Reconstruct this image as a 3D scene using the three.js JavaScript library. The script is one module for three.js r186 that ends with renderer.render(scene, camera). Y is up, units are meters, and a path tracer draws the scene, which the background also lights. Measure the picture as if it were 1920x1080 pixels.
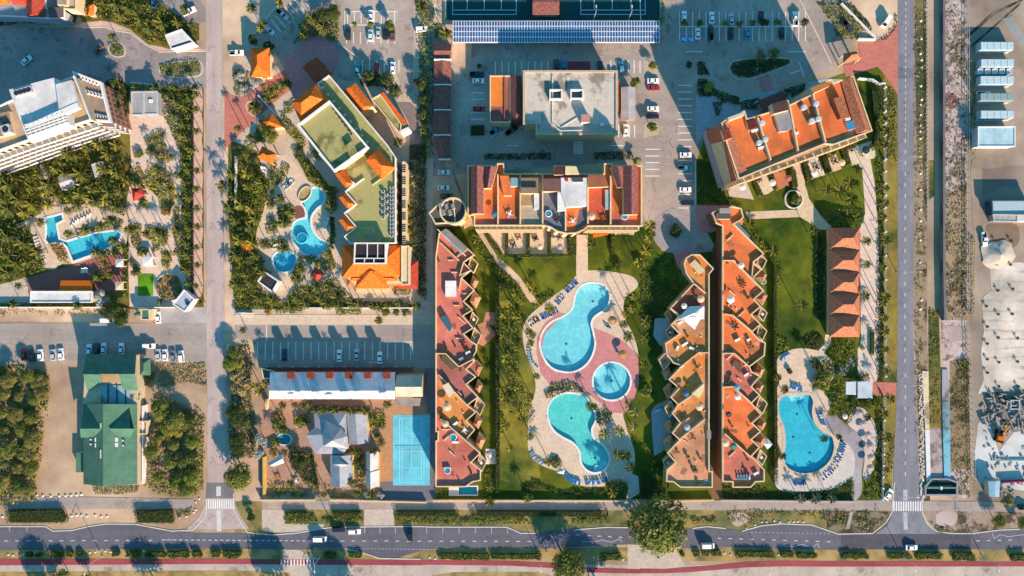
import * as THREE from 'three';
import { mergeGeometries } from 'three/addons/utils/BufferGeometryUtils.js';

// ---------- camera, sky, sun, exposure ----------
const scene = new THREE.Scene();
const ALT = 250;                                    // flying height in metres; one photograph pixel is 0.2 m on the ground
const camera = new THREE.PerspectiveCamera(2 * Math.atan(108 / ALT) * 180 / Math.PI, 16 / 9, 1, 6000);
camera.position.set(0, ALT, 0); camera.up.set(0, 0, -1); camera.lookAt(0, 0, 0);
const SUN = new THREE.Vector3(0.45 * 0.93, 0.37, 0.89 * 0.93).normalize();
const sun = new THREE.DirectionalLight(new THREE.Color(1, 0.78, 0.61), 5);
sun.position.copy(SUN).multiplyScalar(600); sun.castShadow = true; sun.shadow.radius = 1.5;
sun.shadow.mapSize.set(4096, 4096);
Object.assign(sun.shadow.camera, { left: -260, right: 260, top: 200, bottom: -200, near: 50, far: 1200 });
scene.add(sun, sun.target);
{ // computed sky: deep teal blue overhead, paler and warmer towards the horizon and the sun
  const w = 256, h = 128, d = new Float32Array(w * h * 4), v = new THREE.Vector3();
  for (let y = 0; y < h; y++) for (let x = 0; x < w; x++) {
    const el = ((y + 0.5) / h - 0.5) * Math.PI, az = ((x + 0.5) / w - 0.5) * 2 * Math.PI;
    v.set(Math.cos(el) * Math.cos(az), Math.sin(el), Math.cos(el) * Math.sin(az));
    const t = Math.max(0, v.y), s = Math.pow(Math.max(0, v.dot(SUN)), 6), k = Math.pow(1 - t, 3), i = (y * w + x) * 4;
    d[i] = 0.042 + 0.05 * k + 0.05 * s; d[i + 1] = 0.190 + 0.07 * k + 0.04 * s; d[i + 2] = 0.345 + 0.09 * k + 0.02 * s; d[i + 3] = 1;
    if (v.y < 0) { d[i] = 0.06; d[i + 1] = 0.06; d[i + 2] = 0.06; }
  }
  const t = new THREE.DataTexture(d, w, h, THREE.RGBAFormat, THREE.FloatType);
  t.mapping = THREE.EquirectangularReflectionMapping; t.magFilter = t.minFilter = THREE.LinearFilter; t.needsUpdate = true;
  scene.background = t; scene.environment = t;
}
const renderer = new THREE.WebGLRenderer({ antialias: true });
renderer.toneMapping = THREE.LinearToneMapping; renderer.toneMappingExposure = 2.1;
renderer.shadowMap.enabled = true;

// ---------- small tools ----------
let seed = 7;
const rnd = () => { seed = (seed + 0x6D2B79F5) | 0; let t = Math.imul(seed ^ (seed >>> 15), 1 | seed); t = (t + Math.imul(t ^ (t >>> 7), 61 | t)) ^ t; return ((t ^ (t >>> 14)) >>> 0) / 4294967296; };
const rr = (a, b) => a + (b - a) * rnd();
const pick = (a) => a[Math.floor(rnd() * a.length)];
// survey tiles: [x, y of the tile corner in the survey, scale]
const A = [0, 0, 3.6], B = [0, 300, 3.6], C = [0, 580, 3.6], D = [0, 800, 3.857], E = [400, 0, 3.6], F = [400, 300, 3.6], GG = [400, 580, 3.6], HH = [400, 800, 3.857];
const I = [800, 0, 3.6], J = [800, 300, 3.6], K = [800, 580, 3.6], L = [800, 800, 3.857], MM = [1200, 0, 3.6], N = [1200, 300, 3.6], O = [1200, 580, 3.6], P = [1200, 800, 3.857];
const Q = [1550, 0, 3.6], R = [1550, 300, 3.6], S = [1550, 580, 3.6], T = [1550, 800, 3.857], X = [0, 0, 1];
const q = (o, s) => s.trim().split(/\s+/).map((p) => { const [x, y] = p.split(',').map(Number); return [o[0] + x / o[2], o[1] + y / o[2]]; });
// survey point seen at height h -> metres on the map
const G = (p, h = 0) => [(p[0] - 960) / 5 * (1 - h / ALT), (p[1] - 540) / 5 * (1 - h / ALT)];
const AT = (o, s, h = 0) => G(q(o, s)[0], h);
const GP = (pts, h = 0) => pts.map((p) => G(p, h));
const rect = (x0, y0, x1, y1) => [[x0, y0], [x1, y0], [x1, y1], [x0, y1]];
function smooth(pts, n = 6) {                        // closed Catmull-Rom through the points
  const c = new THREE.CatmullRomCurve3(pts.map((p) => new THREE.Vector3(p[0], p[1], 0)), true, 'centripetal');
  return c.getPoints(pts.length * n).slice(0, -1).map((v) => [v.x, v.y]);
}
const ring = (x, y, rx, ry = rx, n = 28) => Array.from({ length: n }, (_, i) => [x + rx * Math.cos(i / n * 2 * Math.PI), y + ry * Math.sin(i / n * 2 * Math.PI)]);
function inside(p, poly) {
  let c = false;
  for (let i = 0, j = poly.length - 1; i < poly.length; j = i++) {
    const a = poly[i], b = poly[j];
    if ((a[1] > p[1]) !== (b[1] > p[1]) && p[0] < (b[0] - a[0]) * (p[1] - a[1]) / (b[1] - a[1]) + a[0]) c = !c;
  }
  return c;
}
const area = (poly) => { let s = 0; poly.forEach((p, i) => { const n = poly[(i + 1) % poly.length]; s += p[0] * n[1] - n[0] * p[1]; }); return s / 2; };
const ORD = 'first second third fourth fifth sixth seventh eighth ninth tenth eleventh twelfth thirteenth fourteenth fifteenth sixteenth seventeenth eighteenth nineteenth twentieth'.split(' ');
const ord = (i) => ORD[i] || (i < 29 ? 'twenty-' + ORD[i - 20] : i === 29 ? 'thirtieth' : i < 39 ? 'thirty-' + ORD[i - 30] : 'fortieth');

// ---------- textures ----------
function lattice(n, sd) { const o = seed; seed = sd; const a = Float32Array.from({ length: n * n }, rnd); seed = o; return (x, y) => {
  const fx = x * n, fy = y * n, ix = Math.floor(fx), iy = Math.floor(fy), u = fx - ix, v = fy - iy, U = u * u * (3 - 2 * u), V = v * v * (3 - 2 * v);
  const g = (i, j) => a[((j % n + n) % n) * n + ((i % n) + n) % n];
  return (g(ix, iy) * (1 - U) + g(ix + 1, iy) * U) * (1 - V) + (g(ix, iy + 1) * (1 - U) + g(ix + 1, iy + 1) * U) * V; }; }
function fbm(sd, base, oct, gain = 0.55) { const ls = Array.from({ length: oct }, (_, i) => lattice(base << i, sd + i * 13)); let tot = 0, a = 1; ls.forEach(() => { tot += a; a *= gain; });
  return (x, y) => { let s = 0, k = 1; for (const l of ls) { s += k * l(x, y); k *= gain; } return s / tot; }; }
const TEX = {};
function tex(name, size, metres, fn) {
  const d = new Uint8Array(size * size * 4);
  for (let y = 0; y < size; y++) for (let x = 0; x < size; x++) { const c = fn(x / size, y / size), i = (y * size + x) * 4; const a = Array.isArray(c) ? c : [c, c, c];
    for (let k = 0; k < 3; k++) d[i + k] = Math.max(0, Math.min(255, Math.round(a[k] * 255))); d[i + 3] = 255; }
  const t = new THREE.DataTexture(d, size, size); t.colorSpace = THREE.SRGBColorSpace; t.wrapS = t.wrapT = THREE.RepeatWrapping; t.magFilter = THREE.LinearFilter; t.minFilter = THREE.LinearMipmapLinearFilter; t.generateMipmaps = true;
  t.repeat.set(1 / metres, 1 / metres); t.needsUpdate = true; TEX[name] = t;
}
{
  const a = fbm(11, 4, 7, 0.62), b = fbm(31, 3, 4), c = fbm(57, 16, 5, 0.7), e = fbm(77, 6, 6, 0.68), f = fbm(91, 64, 3, 0.8);
  tex('ground', 1024, 61, (x, y) => { const v = 0.74 + 0.42 * (a(x, y) - 0.5) + 0.36 * (b(x, y) - 0.5) + 0.06 * (f(x, y) - 0.5); return [v + 0.13, v + 0.12, v + 0.11]; });
  tex('asphalt', 1024, 47, (x, y) => { const st = fbmS(x, y) - (e(y, x) > 0.68 ? 0.12 : 0) - (Math.abs(a(y, x) - 0.5) < 0.005 ? 0.1 : 0); return 0.87 + 0.26 * (a(x, y) - 0.5) + 0.24 * (b(y, x) - 0.5) + 0.10 * (f(x, y) - 0.5) + st; });
  tex('grass', 1024, 53, (x, y) => { const v = e(x, y) - 0.5, w = c(x, y) - 0.5, k = b(x, y) - 0.5, d = Math.max(0, a(y, x) - 0.56) * 2.2; return [0.80 + 0.75 * v + 0.35 * w + 0.75 * k + d, 0.80 + 0.5 * v + 0.3 * w + 0.42 * k + d * 0.45, 0.66 + 0.4 * v + 0.3 * w + 0.4 * k + d * 0.5]; });
  const gx = (t, n, w) => Math.min(1, Math.abs(((t * n) % 1 + 1) % 1 - 0.5) * 2 / w) < 1 ? 1 : 0;
  tex('deck', 1024, 36, (x, y) => { const l = gx(x + 0.004 * b(x, y), 11, 0.035) || gx(y, 13, 0.04), v = e(x, y) - 0.5, k = b(x, y) - 0.5, st = Math.min(1, Math.max(0, (a(x, y) - 0.55) * 8)), sq = lattT(Math.floor(x * 11 + 0.5), Math.floor(y * 13 + 0.5)) - 0.5; const g = 0.84 + 0.26 * v + 0.2 * k + 0.08 * sq - 0.07 * l; return [g + 0.05 * st, g - 0.05 * st + 0.02, g - 0.08 * st + 0.02]; });
  tex('roadv', 1024, 44, (x, y) => { const s = fbs(x, y * 0.06), t = fbs(x * 2, y * 0.15 + 0.3); const cr = Math.abs(a(x, y * 0.7) - 0.5) < 0.006 ? -0.12 : 0; return 0.84 + 0.24 * (s - 0.5) + 0.16 * (t - 0.5) + 0.12 * (b(x, y) - 0.5) + 0.08 * (f(x, y) - 0.5) + cr; });
  tex('roadh', 1024, 44, (x, y) => { const s = fbs(y, x * 0.06), t = fbs(y * 2, x * 0.15 + 0.3); const cr = Math.abs(a(x, y * 0.7) - 0.5) < 0.006 ? -0.12 : 0; return 0.84 + 0.24 * (s - 0.5) + 0.16 * (t - 0.5) + 0.14 * (b(x, y) - 0.5) + 0.08 * (f(x, y) - 0.5) + cr; });
  tex('scrub', 1024, 43, (x, y) => { const v = e(x, y), w = c(x, y), s = Math.min(1, Math.max(0, (v * 0.6 + w * 0.4 - 0.47) * 9)); return [0.9 - 0.42 * s + 0.2 * (f(x, y) - 0.5), 0.87 - 0.40 * s + 0.2 * (f(x, y) - 0.5), 0.84 - 0.44 * s + 0.2 * (f(x, y) - 0.5)]; });
  tex('roof', 512, 19, (x, y) => 0.86 + 0.26 * (e(x, y) - 0.5) + 0.12 * (f(x, y) - 0.5) + 0.12 * (b(x, y) - 0.5));
  tex('stain', 1024, 46, (x, y) => { const v = e(x, y) * 0.55 + b(x, y) * 0.45, s = Math.min(1, Math.max(0, (v - 0.515) * 12)); return [0.92 - 0.27 * s + 0.12 * (f(x, y) - 0.5), 0.91 - 0.28 * s + 0.12 * (f(x, y) - 0.5), 0.9 - 0.3 * s + 0.12 * (f(x, y) - 0.5)]; });
  tex('tile', 512, 8, (x, y) => { const row = (y * 20) % 1, col = (x * 28) % 1; return 0.9 - 0.22 * (row < 0.16) - 0.10 * (col < 0.2) + 0.3 * (c(x, y) - 0.5) + 0.25 * (lattT(Math.floor(x * 28), Math.floor(y * 20)) - 0.5); });
  tex('seam', 512, 12, (x, y) => 0.9 - 0.12 * (((x * 16) % 1) < 0.12) + 0.22 * (e(x, y * 0.4) - 0.5) + 0.2 * (b(x, y) - 0.5) - (((y * 3) % 1) < 0.02 ? 0.06 : 0));
  tex('paver', 512, 12, (x, y) => { const i = Math.floor(x * 30), j = Math.floor(y * 30); return 0.9 - 0.03 * (((x * 30) % 1) < 0.1 || ((y * 30) % 1) < 0.1) + 0.09 * (lattT(i, j) - 0.5) + 0.14 * (e(x, y) - 0.5); });
  tex('pool', 512, 16, (x, y) => { const v = Math.abs(a(x, y) - 0.5) * 2, k = Math.max(0, 1 - v * 9); return [0.80 + 0.12 * k, 0.88 + 0.08 * k + 0.05 * (b(x, y) - 0.5), 0.90 + 0.06 * k]; });
  tex('dune', 1024, 40, (x, y) => { const v = Math.sin((y * 11 + 0.9 * b(x * 0.5 + 0.1, y)) * 2 * Math.PI), s = v > 0.7 ? Math.max(0, a(x, y) - 0.42) * 3 : 0, r = 0.4 * (e(x, y) - 0.5) + 0.3 * (b(y, x) - 0.5); return [0.88 - 0.16 * s + r, 0.87 - 0.17 * s + r, 0.86 - 0.18 * s + r]; });
  tex('fine', 256, 7, (x, y) => 0.9 + 0.2 * (e(x, y) - 0.5));
  function fbs(x, y) { return e(x, y); }
  function lattT(i, j) { const s = Math.sin(i * 127.1 + j * 311.7) * 43758.5453; return s - Math.floor(s); }
  function fbmS(x, y) { const v = c(x, y * 0.5); return v > 0.66 ? -0.10 : 0; }
}
const MATS = {};
function M(hex, t, o = {}) {
  const key = hex + t + JSON.stringify(o);
  if (MATS[key]) return MATS[key];
  const m = new THREE.MeshPhysicalMaterial({ color: new THREE.Color(hex), roughness: o.r ?? 0.9, metalness: o.m ?? 0, map: t ? TEX[t] : null, clearcoat: o.cc ?? 0, clearcoatRoughness: 0.1, specularIntensity: o.s ?? 0.4, side: o.side ?? THREE.FrontSide });
  if (t && o.bump) { m.bumpMap = TEX[t]; m.bumpScale = o.bump; }
  if (o.glass) { m.transmission = 1; m.thickness = 0; m.ior = 1.33; m.specularIntensity = 1; m.bumpMap = TEX.fine; m.bumpScale = 0.12; }
  return (MATS[key] = m);
}
const LEAF = new THREE.MeshPhysicalMaterial({ color: 0xffffff, vertexColors: true, roughness: 0.85, specularIntensity: 0.25, side: THREE.DoubleSide, transmission: 0.3, thickness: 0 });
const K_ = {
  cream: M('#e9cfa4', 'fine'), white: M('#efece6', 'fine'), whiteRoof: M('#e6e3df', 'roof'), grey: M('#a5a3a4', 'roof'), dark: M('#2e3036', 'fine'), glass: M('#16242c', '', { r: 0.12, s: 0.9 }),
  orange: M('#f07c2c', 'tile', { bump: 0.02 }), terra: M('#c67d5c', 'tile', { bump: 0.02 }), brick: M('#9c6258', 'tile', { bump: 0.03 }), redRoof: M('#bd4f3e', 'tile', { bump: 0.02 }), greenRoof: M('#567f69', 'seam', { bump: 0.02 }),
  deckO: M('#ef7f48', 'deck'), deckR: M('#d97b68', 'deck'), deckT: M('#e0a078', 'deck'), deckA: M('#e59654', 'deck'), deckG: M('#8d8888', 'deck'), deckP: M('#b56e64', 'deck'), olive: M('#a9a36c', 'stain'),
  wood: M('#7a5438', 'fine'), steel: M('#c4c8ca', 'fine', { r: 0.4 }), rubber: M('#1b1b1c', ''), trunk: M('#8d7a66', 'fine'), kerb: M('#d9cfc2', 'fine'),
  blue: M('#2f6fae', 'fine'), water: M('#e9fbfb', '', { r: 0.06, glass: true }), mark: M('#f2eee8', 'fine'), plank: M('#a07a60', 'paver'),
};

// ---------- geometry ----------
function shapeOf(pts, holes = []) { const sh = new THREE.Shape(pts.map((p) => new THREE.Vector2(p[0], -p[1]))); holes.forEach((h) => sh.holes.push(new THREE.Path(h.map((p) => new THREE.Vector2(p[0], -p[1]))))); return sh; }
function flat(pts, y, holes) { const g = new THREE.ShapeGeometry(shapeOf(pts, holes)); g.rotateX(-Math.PI / 2); g.translate(0, y, 0); return g; }
function prism(pts, y0, y1, holes) { const g = new THREE.ExtrudeGeometry(shapeOf(pts, holes), { depth: y1 - y0, bevelEnabled: false }); g.rotateX(-Math.PI / 2); g.translate(0, y0, 0); return g; }
function box(w, h, d, x = 0, y = 0, z = 0, turn = 0) { const g = new THREE.BoxGeometry(w, h, d); const p = g.attributes.position, u = g.attributes.uv, n = g.attributes.normal;
  for (let i = 0; i < p.count; i++) { if (Math.abs(n.getY(i)) > 0.5) u.setXY(i, p.getX(i), p.getZ(i)); else if (Math.abs(n.getX(i)) > 0.5) u.setXY(i, p.getZ(i), p.getY(i)); else u.setXY(i, p.getX(i), p.getY(i)); }
  if (turn) g.rotateY(turn); g.translate(x, y + h / 2, z); return g; }
function tri(list, uvScale = 1) {                     // faces from corner lists [[x,y,z],...]; uv in metres along the face
  const pos = [], uv = [], a = new THREE.Vector3(), b = new THREE.Vector3(), n = new THREE.Vector3(), o = new THREE.Vector3(), v = new THREE.Vector3();
  for (const f of list) {
    o.set(...f[0]); a.set(...f[1]).sub(o); b.set(...f[2]).sub(o); n.crossVectors(a, b).normalize();
    let ex = new THREE.Vector3(0, 1, 0).cross(n); if (ex.lengthSq() < 1e-4) ex.set(1, 0, 0); ex.normalize(); const ey = new THREE.Vector3().crossVectors(n, ex);
    for (let i = 1; i < f.length - 1; i++) for (const p of [f[0], f[i], f[i + 1]]) { pos.push(...p); v.set(...p); uv.push(v.dot(ex) * uvScale, v.dot(ey) * uvScale); }
  }
  const g = new THREE.BufferGeometry(); g.setAttribute('position', new THREE.Float32BufferAttribute(pos, 3)); g.setAttribute('uv', new THREE.Float32BufferAttribute(uv, 2)); g.computeVertexNormals(); return g;
}
function band(pts, w, y0, y1, closed) {               // mitred wall along a polyline of metres
  const n = pts.length, L_ = [], R_ = [];
  for (let i = 0; i < n; i++) {
    const p = pts[i], a = pts[(i - 1 + n) % n], b = pts[(i + 1) % n];
    const d = (u, v) => { const x = v[0] - u[0], y = v[1] - u[1], l = Math.hypot(x, y) || 1; return [x / l, y / l]; };
    let d1 = d(a, p), d2 = d(p, b); if (!closed && i === 0) d1 = d2; if (!closed && i === n - 1) d2 = d1;
    let nx = -(d1[1] + d2[1]), ny = d1[0] + d2[0]; const l = Math.hypot(nx, ny) || 1; nx /= l; ny /= l;
    const k = w / 2 / Math.max(0.35, nx * -d1[1] + ny * d1[0]);
    L_.push([p[0] + nx * k, p[1] + ny * k]); R_.push([p[0] - nx * k, p[1] - ny * k]);
  }
  const f = [], m = closed ? n : n - 1;
  for (let i = 0; i < m; i++) { const j = (i + 1) % n, l0 = L_[i], l1 = L_[j], r0 = R_[i], r1 = R_[j];
    f.push([[r0[0], y1, r0[1]], [l0[0], y1, l0[1]], [l1[0], y1, l1[1]], [r1[0], y1, r1[1]]]);
    f.push([[l0[0], y0, l0[1]], [l1[0], y0, l1[1]], [l1[0], y1, l1[1]], [l0[0], y1, l0[1]]]);
    f.push([[r1[0], y0, r1[1]], [r0[0], y0, r0[1]], [r0[0], y1, r0[1]], [r1[0], y1, r1[1]]]); }
  if (!closed) for (const [i, s] of [[0, 1], [n - 1, -1]]) { const l = s > 0 ? L_[i] : R_[i], r = s > 0 ? R_[i] : L_[i]; f.push([[r[0], y0, r[1]], [l[0], y0, l[1]], [l[0], y1, l[1]], [r[0], y1, r[1]]]); }
  return tri(f);
}
function hip(c, y0, y1, inset = 1, thick = 0.25) {     // roof over four corners; ridge runs along the longer pair; inset 0 is a gable
  let [a, b, d, e] = c; const len = (u, v) => Math.hypot(u[0] - v[0], u[1] - v[1]);
  if (len(a, b) < len(b, d)) [a, b, d, e] = [b, d, e, a];
  const m1 = [(a[0] + e[0]) / 2, (a[1] + e[1]) / 2], m2 = [(b[0] + d[0]) / 2, (b[1] + d[1]) / 2], w = len(a, e) / 2, l = len(m1, m2), t = Math.min(0.499, inset * w / l);
  const r1 = [m1[0] + (m2[0] - m1[0]) * t, y1, m1[1] + (m2[1] - m1[1]) * t], r2 = [m2[0] + (m1[0] - m2[0]) * t, y1, m2[1] + (m1[1] - m2[1]) * t];
  const P3 = (p, y) => [p[0], y, p[1]], A_ = P3(a, y0), B_ = P3(b, y0), D_ = P3(d, y0), E_ = P3(e, y0);
  let f = [[A_, B_, r2, r1], [D_, E_, r1, r2], [B_, D_, r2], [E_, A_, r1]];
  const lo = y0 - thick; [[a, b], [b, d], [d, e], [e, a]].forEach(([u, v]) => f.push([P3(v, y0), P3(u, y0), P3(u, lo), P3(v, lo)])); f.push([P3(a, lo), P3(e, lo), P3(d, lo), P3(b, lo)]);
  if (area([a, b, d, e]) > 0) f = f.map((x) => x.slice().reverse());
  return tri(f);
}
const mid = (...p) => [p.reduce((s, x) => s + x[0], 0) / p.length, p.reduce((s, x) => s + x[1], 0) / p.length];
const merge = (l) => mergeGeometries(l.map((g) => { let h = g.index ? g.toNonIndexed() : g; for (const k of Object.keys(h.attributes)) if (!['position', 'normal', 'uv', 'color'].includes(k)) h.deleteAttribute(k); return h; }));

// ---------- scene objects ----------
const used = {};
const numbered = (n) => { const k = used[n] = (used[n] ?? -1) + 1; return k ? n + '_' + String(k).padStart(3, '0') : n; };
function tag(o, label, category, group) { o.userData.label = label; o.userData.category = category; if (group) o.userData.group = group; return o; }
function mesh(name, g, m, parent) { const o = new THREE.Mesh(Array.isArray(g) ? (g.length > 1 ? merge(g) : g[0]) : g, m); o.name = parent ? name : numbered(name); o.castShadow = o.receiveShadow = true; (parent || scene).add(o); return o; }
function thing(name, label, category, at = [0, 0], y = 0, turn = 0, group) { const o = new THREE.Group(); o.name = numbered(name); o.position.set(at[0], y, at[1]); o.rotation.y = turn; scene.add(o); return tag(o, label, category, group); }
function solo(name, g, m, label, category, group) { return tag(mesh(name, g, m), label, category, group); }
const POOLS = [];                                     // outlines in metres, cut out of every sheet that surrounds them
function holesFor(poly) { return POOLS.filter((h) => h.every((p) => inside(p, poly))); }
let level = 0;
const laid = [0, 0, 0, 0, 0, 0, 0];
function sheet(name, pts, lvl, m) { const w = GP(pts), y = lvl * 0.02 + laid[lvl]++ * 0.0005, o = mesh(name, flat(w, y, holesFor(w)), m); o.userData.kind = 'structure'; o.userData.top = y; return o; }
function slab(name, pts, m, h = 0.13) { const w = GP(pts), o = mesh(name, prism(w, -0.05, h, holesFor(w)), m); o.userData.kind = 'structure'; return o; }
function lines(parent, segs, w, m = K_.mark, up = 0.022) { // painted lines on a sheet
  const y = parent.userData.top + up + (parent.children.length ? 0.004 : 0);
  return mesh('marking', merge(segs.map(([a, b]) => { const p = G(a), r = G(b), l = Math.hypot(r[0] - p[0], r[1] - p[1]), nx = -(r[1] - p[1]) / l * w / 2, ny = (r[0] - p[0]) / l * w / 2;
    return flat([[p[0] + nx, p[1] + ny], [r[0] + nx, r[1] + ny], [r[0] - nx, r[1] - ny], [p[0] - nx, p[1] - ny]], y); })), m, parent);
}
const stalls = (x0, y0, x1, y1, n, dx, dy) => Array.from({ length: n + 1 }, (_, i) => { const x = x0 + (x1 - x0) * i / n, y = y0 + (y1 - y0) * i / n; return [[x, y], [x + dx, y + dy]]; });
const dashes = (a, b, step, len) => { const l = Math.hypot(b[0] - a[0], b[1] - a[1]), u = [(b[0] - a[0]) / l, (b[1] - a[1]) / l], o = []; for (let s = 0; s + len < l; s += step) o.push([[a[0] + u[0] * s, a[1] + u[1] * s], [a[0] + u[0] * (s + len), a[1] + u[1] * (s + len)]]); return o; };

// ---------- plants ----------
function leafMesh(quads) {                             // quads: [x, y, z, size, nx, ny, nz, r, g, b]
  const n = quads.length, pos = new Float32Array(n * 18), col = new Float32Array(n * 18), nor = new Float32Array(n * 18), a = new THREE.Vector3(), b = new THREE.Vector3(), m = new THREE.Vector3();
  quads.forEach((k, i) => {
    m.set(k[4], k[5], k[6]).normalize(); a.set(rnd() - 0.5, rnd() - 0.5, rnd() - 0.5).cross(m).normalize(); b.crossVectors(m, a);
    const s = k[3] * 0.5, t = s * rr(0.6, 1), c = [[-1, -0.25], [0.1, -1], [1, 0.2], [-0.1, 1]].map(([u, v]) => [k[0] + a.x * u * s + b.x * v * t, k[1] + a.y * u * s + b.y * v * t, k[2] + a.z * u * s + b.z * v * t]);
    [0, 1, 2, 0, 2, 3].forEach((w, j) => { for (let e = 0; e < 3; e++) { pos[i * 18 + j * 3 + e] = c[w][e]; col[i * 18 + j * 3 + e] = k[7 + e]; nor[i * 18 + j * 3 + e] = [m.x, m.y, m.z][e]; } });
  });
  const g = new THREE.BufferGeometry(); g.setAttribute('position', new THREE.BufferAttribute(pos, 3)); g.setAttribute('normal', new THREE.BufferAttribute(nor, 3)); g.setAttribute('color', new THREE.BufferAttribute(col, 3)); return g;
}
const TONE = {                                         // linear leaf colours
  lush: [[0.115, 0.15, 0.028], [0.06, 0.10, 0.024], [0.20, 0.20, 0.035], [0.045, 0.075, 0.022], [0.13, 0.16, 0.03]],
  olive: [[0.17, 0.165, 0.05], [0.12, 0.13, 0.04], [0.21, 0.19, 0.06], [0.085, 0.10, 0.035]],
  dark: [[0.045, 0.07, 0.022], [0.065, 0.09, 0.025], [0.035, 0.055, 0.02]],
  yellow: [[0.34, 0.30, 0.035], [0.24, 0.24, 0.04], [0.16, 0.2, 0.03]],
  silver: [[0.5, 0.5, 0.46], [0.36, 0.38, 0.33], [0.22, 0.26, 0.19]],
  red: [[0.26, 0.12, 0.05], [0.14, 0.13, 0.035], [0.3, 0.17, 0.05], [0.09, 0.11, 0.03]],
  dry: [[0.33, 0.25, 0.13], [0.25, 0.2, 0.1], [0.17, 0.16, 0.07]],
  teal: [[0.10, 0.19, 0.15], [0.07, 0.14, 0.11]],
  scrub: [[0.20, 0.17, 0.12], [0.13, 0.12, 0.07], [0.26, 0.23, 0.18]],
};
for (const k in TONE) TONE[k] = TONE[k].map(([r, g, b]) => [r * (k === 'silver' ? 1.1 : 1.5), g * (k === 'silver' ? 1.1 : 1.38), b * 1.15]);
const shade = (t) => { const c = pick(t), k = rr(0.7, 1.25); return [c[0] * k, c[1] * k, c[2] * k]; };
function crownGeo(sd, tone, n, flatten = 0.75, lobes = 13, leaf = 0.34) {  // unit-radius crown of leaf clumps with gaps between them
  seed = sd; const lb = [], out = [];
  for (let i = 0; i < lobes; i++) { const a = rr(0, 6.28), r = Math.sqrt(rnd()) * 0.66, y = rr(-0.25, 0.42) * flatten + (0.66 - r) * 0.45; lb.push([r * Math.cos(a), y, r * Math.sin(a), rr(0.26, 0.42), pick(tone)]); }
  for (let i = 0; i < n; i++) { const l = pick(lb), u = rr(-0.55, 1), a = rr(0, 6.28), s = Math.sqrt(1 - u * u), d = l[3] * rr(0.72, 1.08), k = rr(0.65, 1.3);
    const c = rnd() < 0.7 ? l[4] : pick(tone);
    out.push([l[0] + s * Math.cos(a) * d, l[1] + u * d * 0.85, l[2] + s * Math.sin(a) * d, leaf * rr(0.4, 0.8), s * Math.cos(a) + rr(-0.6, 0.6), u + 0.4 + rr(-0.5, 0.5), s * Math.sin(a) + rr(-0.6, 0.6), c[0] * k, c[1] * k, c[2] * k]); }
  return leafMesh(out);
}
const crowns = {};
for (const [k, n] of [['lush', 3], ['olive', 3], ['dark', 2], ['silver', 2], ['yellow', 1], ['red', 1], ['dry', 1]]) crowns[k] = Array.from({ length: n }, (_, i) => crownGeo(100 + i * 17 + k.length * 5, TONE[k], 900, k === 'silver' ? 0.6 : 0.75, 13, k === 'silver' ? 0.26 : 0.3));
const bigCrowns = Array.from({ length: 4 }, (_, i) => crownGeo(400 + i * 31, [TONE.lush, TONE.lush.concat(TONE.olive), TONE.olive, TONE.dark][i], 4600, 0.55, 34, 0.15));
const trunkGeo = (() => { const l = [new THREE.CylinderGeometry(0.045, 0.08, 1, 7).translate(0, 0.5, 0)];
  for (let i = 0; i < 5; i++) { const g = new THREE.CylinderGeometry(0.016, 0.034, 0.62, 5); g.translate(0, 0.31, 0); g.rotateZ(0.75); g.rotateY(i * 1.27); g.translate(0, 0.84, 0); l.push(g); } return merge(l); })();
let treeN = 0;
function tree(at, r, h, kind, label, group, big) {     // at: metres; r crown radius; h height of the crown's middle
  const t = thing('tree', label, 'tree', at, 0, rr(0, 6.28), group), n = treeN++;
  const tr = mesh('trunk', trunkGeo, K_.trunk, t); tr.scale.set(r * 0.8, h * 0.95, r * 0.8);
  const c = mesh('crown', big ? bigCrowns[kind === 'dark' ? 3 : kind === 'olive' ? 1 + n % 2 : n % 2] : crowns[kind][n % crowns[kind].length], LEAF, t); c.position.y = h; c.scale.set(r, r * 0.85, r); return t;
}
function bush(at, r, kind, label, group, y = 0) { const t = thing('bush', label, 'bush', at, y, rr(0, 6.28), group), n = treeN++; const c = mesh('foliage', crowns[kind][n % crowns[kind].length], LEAF, t); c.scale.set(r, r * 0.8, r); c.position.y = r * 0.4;
  const s = mesh('stem', new THREE.CylinderGeometry(0.06 * r, 0.1 * r, r * 0.6, 6).translate(0, r * 0.3, 0), K_.trunk, t); return t; }
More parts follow.
